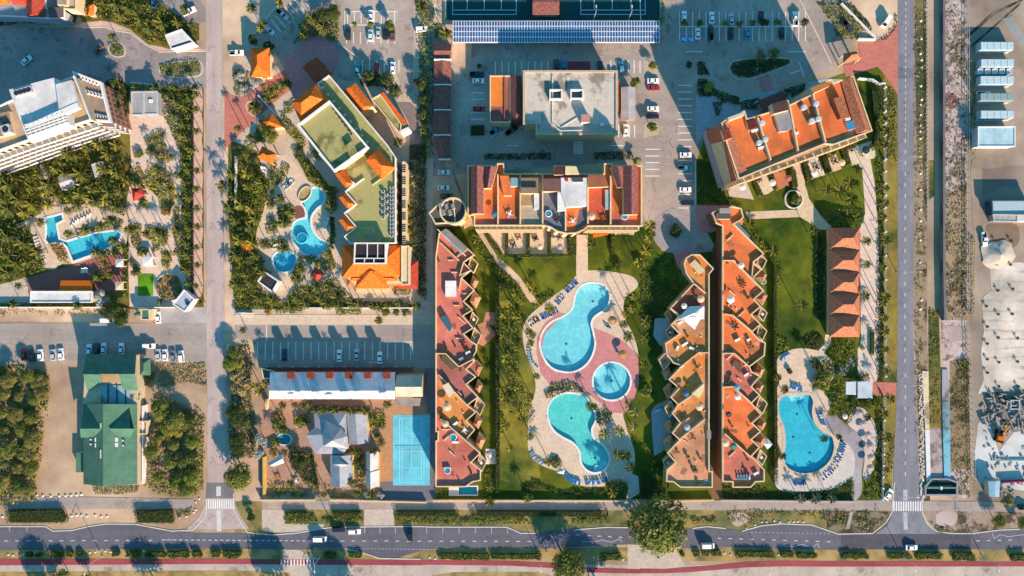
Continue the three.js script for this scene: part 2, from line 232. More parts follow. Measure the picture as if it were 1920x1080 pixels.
// palm: a leaning ringed trunk and arching feather fronds, unit frond length 1
function frondGeo(sd, tone, droop) {
  seed = sd; const pos = [], col = [], nor = []; const c0 = shade(tone);
  const at = (t) => [t * (1 - 0.12 * t * droop), 0.28 * t - 0.5 * droop * t * t];
  const put = (p, c, n) => { pos.push(...p); col.push(...c); nor.push(...n); };
  for (let i = 0; i < 13; i++) { const t = 0.1 + i * 0.07, [x, y] = at(t), L_ = 0.34 * Math.sin(Math.PI * Math.min(1, 0.12 + t * 0.88)) + 0.05, k = rr(0.75, 1.25), c = [c0[0] * k, c0[1] * k, c0[2] * k];
    for (const s of [-1, 1]) { const tip = [x + L_ * 0.62, y - L_ * 0.35, s * L_ * 0.8], b1 = [x - 0.025, y, 0], b2 = [x + 0.035, y + 0.01, 0]; const n = [0.1, 1, s * 0.35]; put(b1, c, n); put(b2, c, n); put(tip, c, n); } }
  for (let i = 0; i < 4; i++) { const a = at(i / 4), b = at((i + 1) / 4), w = 0.02 * (1 - i / 5), n = [0, 1, 0], c = [0.3, 0.27, 0.12]; put([a[0], a[1], -w], c, n); put([a[0], a[1], w], c, n); put([b[0], b[1], w], c, n); put([a[0], a[1], -w], c, n); put([b[0], b[1], w], c, n); put([b[0], b[1], -w], c, n); }
  const g = new THREE.BufferGeometry(); g.setAttribute('position', new THREE.Float32BufferAttribute(pos, 3)); g.setAttribute('color', new THREE.Float32BufferAttribute(col, 3)); g.setAttribute('normal', new THREE.Float32BufferAttribute(nor, 3)); return g;
}
const PALMT = { green: [[0.15, 0.19, 0.04], [0.10, 0.15, 0.035], [0.21, 0.22, 0.05]], pale: [[0.3, 0.33, 0.12], [0.36, 0.36, 0.16]], silver: TONE.silver, teal: [[0.12, 0.2, 0.16], [0.1, 0.16, 0.12]], yellow: [[0.36, 0.34, 0.06], [0.26, 0.28, 0.05]], dark: [[0.06, 0.09, 0.03], [0.05, 0.07, 0.025]] };
for (const k in PALMT) if (k !== 'silver') PALMT[k] = PALMT[k].map(([r, g, b]) => [r * 1.6, g * 1.45, b * 1.2]);
const fronds = {}, palmCrowns = {};
for (const k in PALMT) { fronds[k] = [0, 1, 2].map((i) => frondGeo(900 + i * 7, PALMT[k], 0.7 + 0.45 * i));
  palmCrowns[k] = [0, 1].map((v) => merge(Array.from({ length: 17 }, (_, i) => { seed = 50 + v * 9 + i; const g = fronds[k][i % 3].clone(); g.rotateZ(i < 6 ? 0.45 : 0.05); g.scale(rr(0.8, 1.1), 1, 1); g.rotateY(i * 2.4 + rr(-0.2, 0.2)); return g; }))); }
const palmTrunk = (() => { const l = []; for (let i = 0; i < 8; i++) { const g = new THREE.CylinderGeometry(0.8 - i * 0.045, 0.9 - i * 0.045, 0.125, 7); g.translate(0, 0.0625 + i * 0.125, 0); l.push(g); } return merge(l); })();
let palmN = 0;
function palm(at, r, h, kind, label, group, loose) {   // loose: every frond a part of its own
  const n = palmN++, t = thing('palm_tree', label, 'palm tree', at, 0, n * 1.3, group);
  const tr = mesh('trunk', palmTrunk, K_.trunk, t); tr.scale.set(0.2, h, 0.2);
  if (loose) for (let i = 0; i < 15; i++) { const f = mesh('frond', fronds[kind][i % 3], LEAF, t); f.position.y = h; f.rotation.set(0, i * 2.4, i < 5 ? 0.45 : 0.05, 'YXZ'); f.scale.setScalar(r * (0.85 + 0.08 * (i % 4))); }
  else { const c = mesh('crown', palmCrowns[kind][n % 2], LEAF, t); c.position.y = h; c.scale.setScalar(r); }
  return t;
}
const noiseA = (() => { const f = fbm(5, 8, 4); return (x, z) => f(((x / 40) % 1 + 1) % 1, ((z / 40) % 1 + 1) % 1); })();
function foliageGeo(poly, o) {                         // leaves over a planted area, heaped in clumps with gaps
  const { d = 7, h0 = 0.1, h1 = 1.6, s = 0.55, tone = TONE.lush, gap = 0.27 } = o, D = d * (tone === TONE.dark ? 2.1 : 1.35); const xs = poly.map((p) => p[0]), zs = poly.map((p) => p[1]);
  const x0 = Math.min(...xs), x1 = Math.max(...xs), z0 = Math.min(...zs), z1 = Math.max(...zs), n = Math.min(60000, (x1 - x0) * (z1 - z0) * D), out = [];
  for (let i = 0; i < n; i++) { const x = rr(x0, x1), z = rr(z0, z1); if (!inside([x, z], poly)) continue; const v = noiseA(x, z), w = noiseA(z * 2.7 + 13, x * 2.7); if (v * 0.5 + w * 0.5 < gap) continue;
    const y = h0 + (h1 - h0) * Math.min(1, Math.max(0, (w * 0.65 + v * 0.35 - 0.28) * 2.1)) * rr(0.75, 1), c = tone[Math.floor((noiseA(x * 1.7 + 7, z * 1.7) * 2.4 + rnd() * 0.6) * tone.length / 2) % tone.length], k = rr(0.65, 1.35);
    out.push([x, y, z, s * rr(0.6, 1.3), rr(-0.8, 0.8), rr(0.35, 1), rr(-0.8, 0.8), c[0] * k, c[1] * k, c[2] * k]); }
  return leafMesh(out);
}
function planting(pts, o = {}, name = 'ground_cover') { const m = mesh(name, foliageGeo(GP(pts), o), LEAF); m.userData.kind = 'stuff'; return m; }
function boxFoliage(poly, h, s, tone, d) {             // clipped block: leaves on its top and its sides
  const out = [], xs = poly.map((p) => p[0]), zs = poly.map((p) => p[1]), x0 = Math.min(...xs), x1 = Math.max(...xs), z0 = Math.min(...zs), z1 = Math.max(...zs);
  for (let i = 0, n = Math.min(20000, (x1 - x0) * (z1 - z0) * d); i < n; i++) { const x = rr(x0, x1), z = rr(z0, z1); if (!inside([x, z], poly)) continue; const c = shade(tone); const hv = noiseA(x * 4, z * 4); if (hv < 0.34) continue; out.push([x, h * rr(0.86, 1.06) + 0.7 * (hv - 0.5) * h, z, s * rr(0.6, 1.2), rr(-0.6, 0.6), 1, rr(-0.6, 0.6), ...c]); }
  poly.forEach((p, i) => { const b = poly[(i + 1) % poly.length], l = Math.hypot(b[0] - p[0], b[1] - p[1]); for (let k = 0; k < l * h * d * 0.8; k++) { const t = rnd(), c = shade(tone); out.push([p[0] + (b[0] - p[0]) * t, rr(0.05, h), p[1] + (b[1] - p[1]) * t, s * rr(0.6, 1.2), (b[1] - p[1]) / l + rr(-0.5, 0.5), rr(-0.1, 0.6), -(b[0] - p[0]) / l + rr(-0.5, 0.5), ...c]); } });
  return leafMesh(out);
}
function hedge(pts, h, label, o = {}) { const w = GP(pts), t = thing('hedge', label, 'hedge', [0, 0], 0, 0, o.group), { tone = TONE.lush, s = 0.34, d = 14 } = o;
  mesh('foliage', boxFoliage(w, h, s, tone, d), LEAF, t); const c = mid(...w); mesh('twigs', prism(w.map((p) => [c[0] + (p[0] - c[0]) * 0.9, c[1] + (p[1] - c[1]) * 0.86]), 0, h * 0.86), M('#2c3316', ''), t); return t; }

// ---------- vehicles ----------
const CAR = {};
function bevelled(prof, w, b = 0.05) { const s = new THREE.Shape(prof.map((p) => new THREE.Vector2(p[0], p[1]))); const g = new THREE.ExtrudeGeometry(s, { depth: w - 2 * b, bevelEnabled: true, bevelThickness: b, bevelSize: b, bevelSegments: 1, steps: 1 }); g.translate(0, 0, -w / 2 + b); return g; }
function frustum(xa, xb, wa, y0, xc, xd, wb, y1) { const p = (x, y, z) => [x, y, z];
  const a = p(xa, y0, -wa), b = p(xb, y0, -wa), c = p(xb, y0, wa), d = p(xa, y0, wa), e = p(xc, y1, -wb), f = p(xd, y1, -wb), g = p(xd, y1, wb), h = p(xc, y1, wb); return { body: tri([[e, h, g, f], [a, e, f, b], [b, f, g, c], [c, g, h, d], [d, h, e, a], [a, b, c, d]]), front: [b, f, g, c], rear: [d, h, e, a], s1: [a, e, f, b], s2: [c, g, h, d] }; }
function pane(c, k, off) { const v = c.map((p) => new THREE.Vector3(...p)), m = v.reduce((s, p) => s.add(p), new THREE.Vector3()).multiplyScalar(0.25), n = new THREE.Vector3().crossVectors(v[1].clone().sub(v[0]), v[2].clone().sub(v[0])).normalize(); return tri([v.map((p) => p.lerp(m, k).addScaledVector(n, off).toArray())]); }
const wheelGeo = merge([new THREE.CylinderGeometry(0.33, 0.33, 0.22, 14).rotateX(Math.PI / 2)]), rimGeo = new THREE.CylinderGeometry(0.2, 0.2, 0.235, 10).rotateX(Math.PI / 2);
for (const [k, L_, prof, cab] of [
  ['car', 4.5, [[-2.15, 0.32], [2.1, 0.32], [2.2, 0.55], [2.1, 0.78], [0.9, 0.94], [-1.7, 0.96], [-2.15, 0.9]], [-1.75, 1.05, 0.8, 0.93, -1.1, 0.3, 0.62, 1.44]],
  ['suv', 4.7, [[-2.25, 0.38], [2.2, 0.38], [2.3, 0.65], [2.2, 0.95], [1.0, 1.1], [-2.15, 1.1]], [-2.15, 1.15, 0.84, 1.08, -1.95, 0.45, 0.7, 1.75]],
  ['pickup', 5.3, [[-2.6, 0.42], [2.5, 0.42], [2.6, 0.7], [2.5, 1.0], [1.1, 1.1], [-2.6, 1.1]], [-0.55, 1.25, 0.84, 1.08, -0.35, 0.6, 0.7, 1.78]],
  ['van', 5.0, [[-2.45, 0.4], [2.35, 0.4], [2.45, 0.8], [2.3, 1.15], [1.7, 1.25], [-2.45, 1.25]], [-2.42, 1.85, 0.88, 1.22, -2.35, 1.0, 0.78, 2.05]],
]) { const f = frustum(...cab), y = cab[7]; CAR[k] = { body: bevelled(prof, 1.86), cab: f.body, front: pane(f.front, 0.1, 0.012), rear: pane(f.rear, 0.14, 0.012), s1: pane(f.s1, 0.13, 0.012), s2: pane(f.s2, 0.13, 0.012), roof: box(cab[5] - cab[4] + 0.05, 0.05, cab[6] * 2 + 0.04, (cab[4] + cab[5]) / 2, y - 0.01, 0), L: L_, hl: box(0.08, 0.14, 0.36, L_ / 2 - 0.08, prof[2][1] - 0.02, 0), tl: box(0.08, 0.16, 0.3, -L_ / 2 + 0.06, prof[2][1] + 0.1, 0), bed: box(1.85, 0.06, 1.5, -1.65, 1.09, 0) }; }
const COL = { white: '#eceae6', silver: '#b4b8bc', grey: '#7c8288', black: '#1a1c20', red: '#9e1f1f', blue: '#2f6c9c', teal: '#3d8fa5', brown: '#6a4a3c', dark: '#2a3036', pale: '#c9d9dc' };
function car(o, x, y, deg, color, label, kind = 'car', group = 'parked cars') {
  const [px, py] = q(o, x + ',' + y)[0], c = CAR[kind], t = thing(kind === 'car' ? 'car' : kind, label, kind === 'suv' ? 'car' : kind, G([px, py]), 0.06, deg * Math.PI / 180, group);
  const paint = M(COL[color], '', { r: 0.35, cc: 0.8, s: 0.6 });
  mesh('body', c.body, paint, t); mesh('cabin', c.cab, paint, t); mesh('roof', c.roof, paint, t);
  mesh('windscreen', c.front, K_.glass, t); mesh('rear_window', c.rear, K_.glass, t); mesh('side_window', c.s1, K_.glass, t); mesh('side_window', c.s2, K_.glass, t);
  if (kind === 'pickup') mesh('load_bed', c.bed, K_.dark, t);
  for (const sx of [-0.3, 0.29]) for (const sz of [-1, 1]) { const w = mesh('wheel', wheelGeo, K_.rubber, t); w.position.set(c.L * sx, 0.33, sz * 0.83); mesh('rim', rimGeo, K_.steel, w); }
  for (const s of [-1, 1]) { mesh('headlight', c.hl, K_.white, t).position.z = s * 0.62; mesh('tail_light', c.tl, M('#8c1414', ''), t).position.z = s * 0.66; }
  return t;
}

// ---------- furniture and small things ----------
const LG = { towel: box(1.1, 0.03, 0.5, -0.25, 0.42, 0), frame: merge([box(1.9, 0.06, 0.62, 0, 0.26, 0), ...[[-0.8, -0.26], [-0.8, 0.26], [0.8, -0.26], [0.8, 0.26]].map(([x, z]) => box(0.07, 0.26, 0.07, x, 0, z))]), seat: box(1.3, 0.1, 0.6, -0.28, 0.32, 0), back: box(0.75, 0.1, 0.6, 0.375, 0, 0).rotateZ(0.55).translate(0.37, 0.34, 0) };
function lounger(at, turn, label, group, m = K_.blue, y = 0) { const t = thing('sun_lounger', label, 'sun lounger', at, y, turn, group); mesh('frame', LG.frame, K_.white, t); mesh('seat', LG.seat, m, t); const b = mesh('backrest', LG.back, m, t); if (rnd() < 0.3) mesh('towel', LG.towel, M(pick(['#f2efe8', '#e9d9b8', '#d9e6ee']), 'fine'), t); return t; }
function loungerRow(o, pts, n, turn, label, m) {       // n loungers evenly along a survey polyline
  const p = q(o, pts), seg = p.slice(1).map((b, i) => Math.hypot(b[0] - p[i][0], b[1] - p[i][1])), tot = seg.reduce((a, b) => a + b, 0);
  for (let i = 0; i < n; i++) { let s = tot * (i + 0.5) / n, k = 0; while (k < seg.length - 1 && s > seg[k]) s -= seg[k++]; const a = p[k], b = p[k + 1], t = s / seg[k];
    const dir = Math.atan2(-(b[1] - a[1]), b[0] - a[0]); lounger(G([a[0] + (b[0] - a[0]) * t, a[1] + (b[1] - a[1]) * t].map((v) => v + rr(-0.8, 0.8))), (turn === 'in' ? dir + Math.PI / 2 : turn === 'out' ? dir - Math.PI / 2 : turn * Math.PI / 180) + rr(-0.16, 0.16), label.replace('#', ord(i)), 'sun loungers around the pools', m); }
}
function parasol(at, y, r, m, label, h = 2.4) { const t = thing('parasol', label, 'parasol', at, y); mesh('pole', new THREE.CylinderGeometry(0.04, 0.04, h, 8).translate(0, h / 2, 0), K_.steel, t); mesh('base', new THREE.CylinderGeometry(0.35, 0.4, 0.1, 12).translate(0, 0.05, 0), K_.grey, t);
  const g = new THREE.ConeGeometry(r, r * 0.32, 10, 1, true); g.translate(0, h - 0.05, 0); mesh('canopy', g, m, t).material.side = THREE.DoubleSide; for (let i = 0; i < 5; i++) { const b = box(r, 0.03, 0.04, r / 2, 0, 0); b.rotateZ(-0.3); b.translate(0, h + r * 0.1, 0); b.rotateY(i * 1.257); mesh('rib', b, K_.steel, t); } return t; }
const TB = { top: new THREE.CylinderGeometry(0.6, 0.6, 0.06, 16).translate(0, 0.74, 0), leg: merge([new THREE.CylinderGeometry(0.05, 0.05, 0.72, 6).translate(0, 0.36, 0), new THREE.CylinderGeometry(0.3, 0.3, 0.04, 12).translate(0, 0.02, 0)]) };
function table(at, y, m, label, s = 1) { const t = thing('table', label, 'table', at, y); t.scale.set(s, 1, s); mesh('tabletop', TB.top, m, t); mesh('pedestal', TB.leg, K_.dark, t); return t; }
const CH = { seat: box(0.5, 0.08, 0.5, 0, 0.42, 0), back: box(0.08, 0.5, 0.5, -0.25, 0.45, 0), leg: box(0.06, 0.42, 0.06) };
function chair(at, y, turn, m, label, group) { const t = thing('chair', label, 'chair', at, y, turn, group); mesh('seat', CH.seat, m, t); mesh('backrest', CH.back, m, t); for (const [x, z] of [[-0.2, -0.2], [-0.2, 0.2], [0.2, -0.2], [0.2, 0.2]]) mesh('leg', CH.leg, m, t).position.set(x, 0, z); return t; }
function dining(at, y, m, where, n = 4) { table(at, y, m, 'round table ' + where); for (let i = 0; i < n; i++) { const a = i / n * 6.283 + 0.4; chair([at[0] + Math.cos(a) * 1.0, at[1] + Math.sin(a) * 1.0], y, -a + Math.PI, m, `chair on the ${['east', 'south-east', 'south', 'south-west', 'west', 'north-west', 'north', 'north-east'][Math.round(a / 0.7854) % 8]} side of the table ${where}`, 'chairs ' + where); } }
function sofa(at, y, turn, w, label, m = K_.white) { const t = thing('sofa', label, 'sofa', at, y, turn); mesh('seat', box(w, 0.4, 0.85, 0, 0.05, 0), m, t); mesh('backrest', box(w, 0.5, 0.2, 0, 0.4, -0.36), m, t); for (const s of [-1, 1]) mesh('armrest', box(0.2, 0.3, 0.8, s * (w / 2 - 0.1), 0.4, 0.02), m, t); return t; }
function unit(at, y, turn, label, w = 1.3, d = 0.9, h = 0.9) { const t = thing('air_conditioning_unit', label, 'air conditioner', at, y, turn, 'roof plant'); mesh('casing', box(w, h, d), K_.steel, t); mesh('fan_grille', new THREE.CylinderGeometry(d * 0.38, d * 0.38, 0.06, 12).translate(0, h + 0.03, 0), K_.dark, t); mesh('foot', box(w * 0.9, 0.08, 0.1, 0, -0.07, d * 0.3), K_.dark, t); return t; }
function tub(at, y, r, label) { const t = thing('hot_tub', label, 'hot tub', at, y); const g = new THREE.LatheGeometry([[r * 0.8, 0.3], [r * 0.82, 0.75], [r, 0.75], [r, 0]].map((p) => new THREE.Vector2(...p)), 22); mesh('rim', g, K_.white, t).material.side = THREE.DoubleSide; mesh('water', new THREE.CircleGeometry(r * 0.81, 22).rotateX(-Math.PI / 2).translate(0, 0.6, 0), M('#2b8fb0', 'pool', { r: 0.1 }), t); return t; }
function lamp(px, py, arm, label, h = 9) { const t = thing('street_lamp', label, 'street lamp', G([px, py])); mesh('pole', new THREE.CylinderGeometry(0.08, 0.14, h, 8).translate(0, h / 2, 0), K_.steel, t); mesh('base', new THREE.CylinderGeometry(0.25, 0.3, 0.3, 8).translate(0, 0.15, 0), K_.grey, t);
  const l = Math.hypot(...arm), a = Math.atan2(-arm[1], arm[0]); const g = box(l, 0.1, 0.1, l / 2, h - 0.15, 0); g.rotateY(a); mesh('arm', g, K_.steel, t); const hd = box(0.9, 0.16, 0.35, l + 0.2, h - 0.2, 0); hd.rotateY(a); mesh('lamp_head', hd, K_.white, t); return t; }
function boulder(at, s, label, group, sd = 1) { s *= 0.72; seed = 31 * sd + 5; const g = new THREE.IcosahedronGeometry(1, 1), p = g.attributes.position; for (let i = 0; i < p.count; i++) { const k = 0.8 + 0.35 * noiseA(p.getX(i) * 9 + sd * 3, p.getZ(i) * 9 + p.getY(i) * 7); p.setXYZ(i, p.getX(i) * k * s, Math.max(-0.2, p.getY(i) * k) * s * 0.8, p.getZ(i) * k * s); } g.computeVertexNormals();
  const o = mesh('boulder', g, M('#cfc6b6', ''), null); o.position.set(at[0], 0, at[1]); o.rotation.y = sd; return tag(o, label, 'boulder', group); }

// ---------- buildings ----------
// block: walls under a roof outline seen at height h; parts wall, roof, parapet
function block(t, pts, y0, h, wallM, roofM, o = {}) {
  const w = GP(pts, h); mesh(o.wall || 'wall', prism(w, y0, h), wallM, t); mesh('roof', flat(w, h + 0.02), roofM, t);
  if (o.par) mesh('parapet', band(w, o.pw || 0.42, h - 0.25, h + o.par, true), o.parM || K_.cream, t); return w;
}
function building(name, label, cat = 'building') { return thing(name, label, cat); }
function facade(t, a, b, out, y0, floors, fh, bays, o = {}) {  // windows, and balconies if asked, along a wall from a to b (metres); out: outward normal
  const L_ = Math.hypot(b[0] - a[0], b[1] - a[1]), u = [(b[0] - a[0]) / L_, (b[1] - a[1]) / L_], turn = Math.atan2(-u[1], u[0]), bw = L_ / bays, wg = box(bw * (o.wr || 0.55), fh * (o.hr || 0.6), 0.16), rail = o.balc ? box(bw * 0.9, 0.9, 0.12) : null, fl = o.balc ? box(L_, 0.22, o.balc) : null;
  for (let f = 0; f < floors; f++) { const y = y0 + f * fh;
    for (let i = 0; i < bays; i++) { const s = (i + 0.5) * bw, x = a[0] + u[0] * s, z = a[1] + u[1] * s; const m = mesh('window', wg, o.m || K_.glass, t); m.position.set(x + out[0] * 0.02, y + fh * 0.2, z + out[1] * 0.02); m.rotation.y = turn;
      if (o.balc) { const r = mesh('railing', rail, o.railM || K_.white, t); r.position.set(x + out[0] * o.balc, y + 0.05, z + out[1] * o.balc); r.rotation.y = turn; } }
    if (o.balc) { const m = mesh('balcony', fl, o.slabM || K_.white, t); m.position.set((a[0] + b[0]) / 2 + out[0] * o.balc / 2, y - 0.16, (a[1] + b[1]) / 2 + out[1] * o.balc / 2); m.rotation.y = turn; } }
}
function apexRoof(t, o, s, y0, ap, y1, m) { const w = GP(q(o, s), y0), a = AT(o, ap, y1); if (area(w) < 0) w.reverse(); mesh('pyramid_roof', tri(w.map((p, i) => { const b = w[(i + 1) % w.length]; return [[b[0], y0, b[1]], [p[0], y0, p[1]], [a[0], y1, a[1]]]; })), m, t); }
function hipHouse(name, label, cat, pts, he, hr, roofM, o = {}) {  // pts: eave corners seen at height he
  const t = thing(name, label, cat), e = GP(pts, he), c = mid(...e), k = o.shrink || 0.86, w = e.map((p) => [c[0] + (p[0] - c[0]) * k, c[1] + (p[1] - c[1]) * k]);
  if (o.posts) for (const p of w) mesh('post', box(0.35, he - 0.2, 0.35, p[0], 0, p[1]), o.wallM || K_.cream, t); else mesh('wall', prism(w, o.y0 || 0, he - 0.2), o.wallM || K_.cream, t);
  mesh('roof', hip(e, he, hr, o.inset ?? 1), roofM, t); return t;
}
function wall(o, pts, h, w, label, m = K_.white, name = 'boundary_wall', cat = 'wall') { return solo(name, band(GP(q(o, pts)), w, 0, h, false), m, label, cat); }
function pool(name, pts, label, o = {}) {              // pts: survey outline of the water; basin with real depth, coping round it
  const w = GP(pts), t = thing(name, label, 'swimming pool'); if (area(w) < 0) w.reverse(); const dep = t.userData.depth = o.depth || 0.85;
  mesh('basin', merge([tri(w.map((p, i) => { const b = w[(i + 1) % w.length]; return [[p[0], 0.02, p[1]], [b[0], 0.02, b[1]], [b[0], -dep, b[1]], [p[0], -dep, p[1]]]; })), flat(w, -dep)]), M(o.color || '#45b3bd', 'pool', { side: THREE.DoubleSide }), t);
  mesh('water', flat(w, -0.12), K_.water, t); mesh('coping', band(w, o.rim || 0.7, -0.1, 0.16, true), o.rimM || K_.white, t); return t;
}

// ================= POOL OUTLINES (dug through every sheet) =================
const sm = (o, s, n) => smooth(q(o, s), n);
const PO = {
  lagoon: sm(F, '650,200 700,182 745,215 748,290 700,330 662,390 672,470 720,530 785,565 765,620 690,648 615,635 575,600 535,540 527,450 565,405 625,385 618,330 592,290 620,262'),
  lower: sm(F, '402,655 430,622 490,616 545,630 562,660 550,720 500,758 435,750 402,705'),
  garden: q(B, '298,392 420,360 432,408 384,432 402,532 450,548 520,525 640,492 790,472 822,500 800,560 700,612 600,650 492,688 452,590 420,560 370,560 330,572 306,540 310,450'),
  upper: smooth([[1079, 552], [1090, 536], [1110, 530], [1130, 534], [1143, 550], [1142, 568], [1132, 582], [1115, 594], [1109, 606], [1113, 625], [1116, 645], [1110, 668], [1098, 685], [1080, 696], [1060, 698], [1035, 690], [1019, 670], [1012, 645], [1018, 622], [1034, 604], [1058, 592], [1073, 578]]),
  round: ring(1147, 715, 36),
  twin: smooth([[1040, 745], [1060, 737], [1080, 738], [1100, 746], [1113, 766], [1117, 788], [1110, 805], [1113, 820], [1128, 832], [1141, 850], [1142, 868], [1132, 882], [1115, 887], [1099, 881], [1089, 866], [1086, 846], [1075, 831], [1055, 820], [1039, 808], [1029, 790], [1027, 765]]),
  east: smooth([[1457, 757], [1463, 744], [1480, 739], [1502, 738], [1520, 739], [1527, 752], [1525, 772], [1530, 792], [1545, 808], [1562, 818], [1566, 840], [1559, 863], [1541, 881], [1515, 890], [1490, 887], [1473, 876], [1467, 858], [1470, 832], [1467, 800], [1459, 780]]),
  plunge: q(L, '228,430 368,430 368,495 228,495'),
  court: sm(GG, '432,862 455,843 500,843 524,862 524,892 500,912 455,912 432,892', 3),
};
for (const k in PO) POOLS.push(GP(PO[k]));

// ================= GROUND, ROADS, PAVEMENTS =================
{ const g = [[-2000, -2000], [2000, -2000], [2000, 2000], [-2000, 2000]]; const o = mesh('ground', flat(g, 0, holesFor(g)), M('#bfa489', 'ground')); o.userData.kind = 'structure'; }
const C_ = { warm: M('#b9aba0', 'roadh'), lot: M('#b5a599', 'asphalt'), road: M('#cebab2', 'roadv'), main: M('#727079', 'roadh'), east: M('#929199', 'roadv'), lane: M('#a29692', 'asphalt'), conc: M('#cdbcaa', 'paver'), deck: M('#dfc6ac', 'paver'), pink: M('#dcb6a0', 'paver'), redP: M('#c97c6c', 'paver'), maroon: M('#cf8a86', 'paver'), soil: M('#6f6a3a', 'grass'), lawn: M('#5f6b1e', 'grass'), lawnD: M('#8c863e', 'grass'), dry: M('#a3926e', 'grass'), dirt: M('#c4a688', 'ground'), sand: M('#d2b79b', 'ground'), scrub: M('#cbbcba', 'scrub'), dune: M('#ddd2c4', 'dune'), path: M('#c0b0a5', 'roadh'), cycle: M('#b5545a', 'roadh'), blueish: M('#c9d4d6', 'ground') };
// --- far left: hotel garden, lots
sheet('garden_ground', rect(-30, 155, 382, 580), 1, C_.soil);
sheet('car_park', q(A, '-120,185 560,185 700,170 790,205 880,218 1000,302 1080,345 1200,342 1392,330 1392,600 1050,600 860,575 760,470 730,600 0,790 -120,800'), 2, C_.lane);
sheet('pavement', q(A, '540,162 690,138 760,150 900,230 1050,300 1130,330 1390,330 1390,345 1200,348 1078,350 990,305 880,222 790,210 700,182 560,190'), 3, C_.pink);
sheet('forecourt', q(A, '-60,-60 560,-60 545,165 0,185 -60,185'), 2, M('#a8968c', 'paver'));
sheet('car_park', q(A, '960,-60 1290,-60 1390,60 1390,150 1260,160 1130,40'), 2, C_.lane);
sheet('planting_bed', q(A, '520,-60 960,-60 1260,150 1345,160 1345,270 1160,330 1000,300 880,200 760,150 680,140 550,150'), 3, C_.soil);
const gp = sheet('garden_path', q(B, '880,-530 1040,-515 1130,-430 1220,-330 1232,450 1215,740 1300,800 1300,985 875,990 868,740 870,400 850,300 890,100 870,-300'), 2, M('#e4c8b4', 'paver'));
sheet('pool_deck', q(B, '270,20 330,80 360,230 420,300 620,260 840,280 870,430 845,640 700,660 500,700 420,700 360,740 300,740 230,560 220,500 100,440 280,360'), 2, C_.deck);
sheet('terrace', q(B, '185,790 480,715 660,650 740,640 845,640 845,885 630,890 185,885'), 3, M('#a8695e', 'paver'));
sheet('yard', q(B, '0,840 190,790 190,885 215,985 -60,985 -60,860'), 3, C_.conc);
slab('pavement', (() => { const p = [[362, 165]]; for (let i = 0; i <= 60; i++) p.push([378 + 2.6 * Math.abs(Math.sin(i * 0.42)), 165 + i * 6.5]); p.push([362, 560]); return p; })(), C_.pink);
sheet('sand_strip', q(B, '-60,1000 700,1000 700,1090 -60,1090'), 2, C_.sand);
sheet('forecourt', rect(292, 576, 388, 608), 2, M('#b9b2b0', 'asphalt'));
// --- roads
const r1 = sheet('road', [[386, -40], [417, -40], [418, 400], [421, 620], [428, 800], [436, 905], [442, 945], [452, 970], [468, 992], [350, 992], [374, 968], [386, 940], [389, 905], [388, 620]], 4, C_.road);
const r2 = sheet('side_street', [[-30, 606], [389, 606], [389, 679], [-30, 679]], 3, C_.warm);
const r3 = sheet('side_street', [[440, 609], [812, 609], [815, 690], [486, 690], [480, 650], [468, 635], [440, 635]], 3, C_.warm);
const r4 = sheet('main_road', q(D, '-60,722 330,722 400,752 520,750 640,722 760,700 980,705 1100,728 1250,755 1420,770').concat(q(HH, '200,770 420,780 600,770 720,745 860,728 1090,722 1543,722'), q(L, '580,726 640,750 790,768 1050,735 1300,725 1470,730'), q(P, '380,735 480,720 620,735 740,752 880,712 1020,700 1240,708 1440,775'), q(T, '90,770 340,775 470,760 760,745 900,770 1030,772 1250,745 1480,735 1480,885 0,890'), q(P, '600,870 300,880'), q(L, '1480,850 1200,862 900,880 80,870 0,885'), q(HH, '1300,960 1180,950 1060,905 960,885 700,890 0,880'), q(D, '1400,880 0,893 -60,893')), 3, C_.main);
const r5 = sheet('east_road', [[1683, -40], [1713, -40], [1713, 300], [1712, 600], [1715, 740], [1722, 860], [1728, 960], [1738, 985], [1758, 1001], [1640, 1001], [1664, 985], [1673, 955], [1676, 860], [1681, 740], [1683, 600]], 4, C_.east);
slab('pavement', q(D, '40,525 280,505 700,510 1400,525 1400,590 860,595 500,598 60,590'), C_.path, 0.09);
slab('pavement', [[492, 938], [1678, 938], [1678, 957], [492, 955]], C_.path, 0.09);
slab('pavement', [[1726, 939], [1960, 942], [1960, 960], [1726, 958]], C_.path, 0.09);
sheet('verge', [[-30, 953], [388, 953], [384, 968], [366, 990], [320, 992], [235, 984], [140, 996], [90, 988], [-30, 988]], 1, C_.dirt);
sheet('verge', [[440, 940], [1676, 940], [1676, 990], [1640, 1004], [440, 1004]], 1, C_.dry);
sheet('forecourt', q(HH, '350,600 520,600 520,700 800,705 800,760 420,765 355,740'), 2, C_.conc);
sheet('forecourt', q(HH, '1090,600 1300,598 1310,720 1090,722'), 2, C_.conc);
sheet('verge', [[-30, 1027], [1960, 1027], [1960, 1052], [-30, 1052]], 1, C_.dry);
const cyc = sheet('cycle_path', q(D, '-60,955 1543,955').concat(q(HH, '60,955 1543,965'), q(L, '20,965 600,972 900,985 1180,1020 1543,1030'), q(P, '0,1025 180,1028 350,1015 560,1000 760,978 1000,970 1543,972'), q(T, '0,972 1480,978 1480,1010 0,1012'), q(P, '1000,1010 760,1018 560,1035 350,1052 180,1060 0,1060'), q(L, '1543,1062 1180,1055 900,1022 600,1005 0,998'), q(HH, '1500,1003 0,993'), q(D, '1500,993 -60,1003')), 3, C_.cycle);
sheet('promenade', [[-30, 1056], [1960, 1060], [1960, 1200], [-30, 1200]], 1, M('#ccb9a9', 'asphalt'));
sheet('dry_ground', q(HH, '-1543,1050 0,1040 300,1045 600,1060 600,1200 -1543,1200'), 2, C_.dry);
sheet('dry_ground', q(L, '40,1075 200,1052 800,1050 900,1075 900,1200 40,1200'), 2, C_.dry);
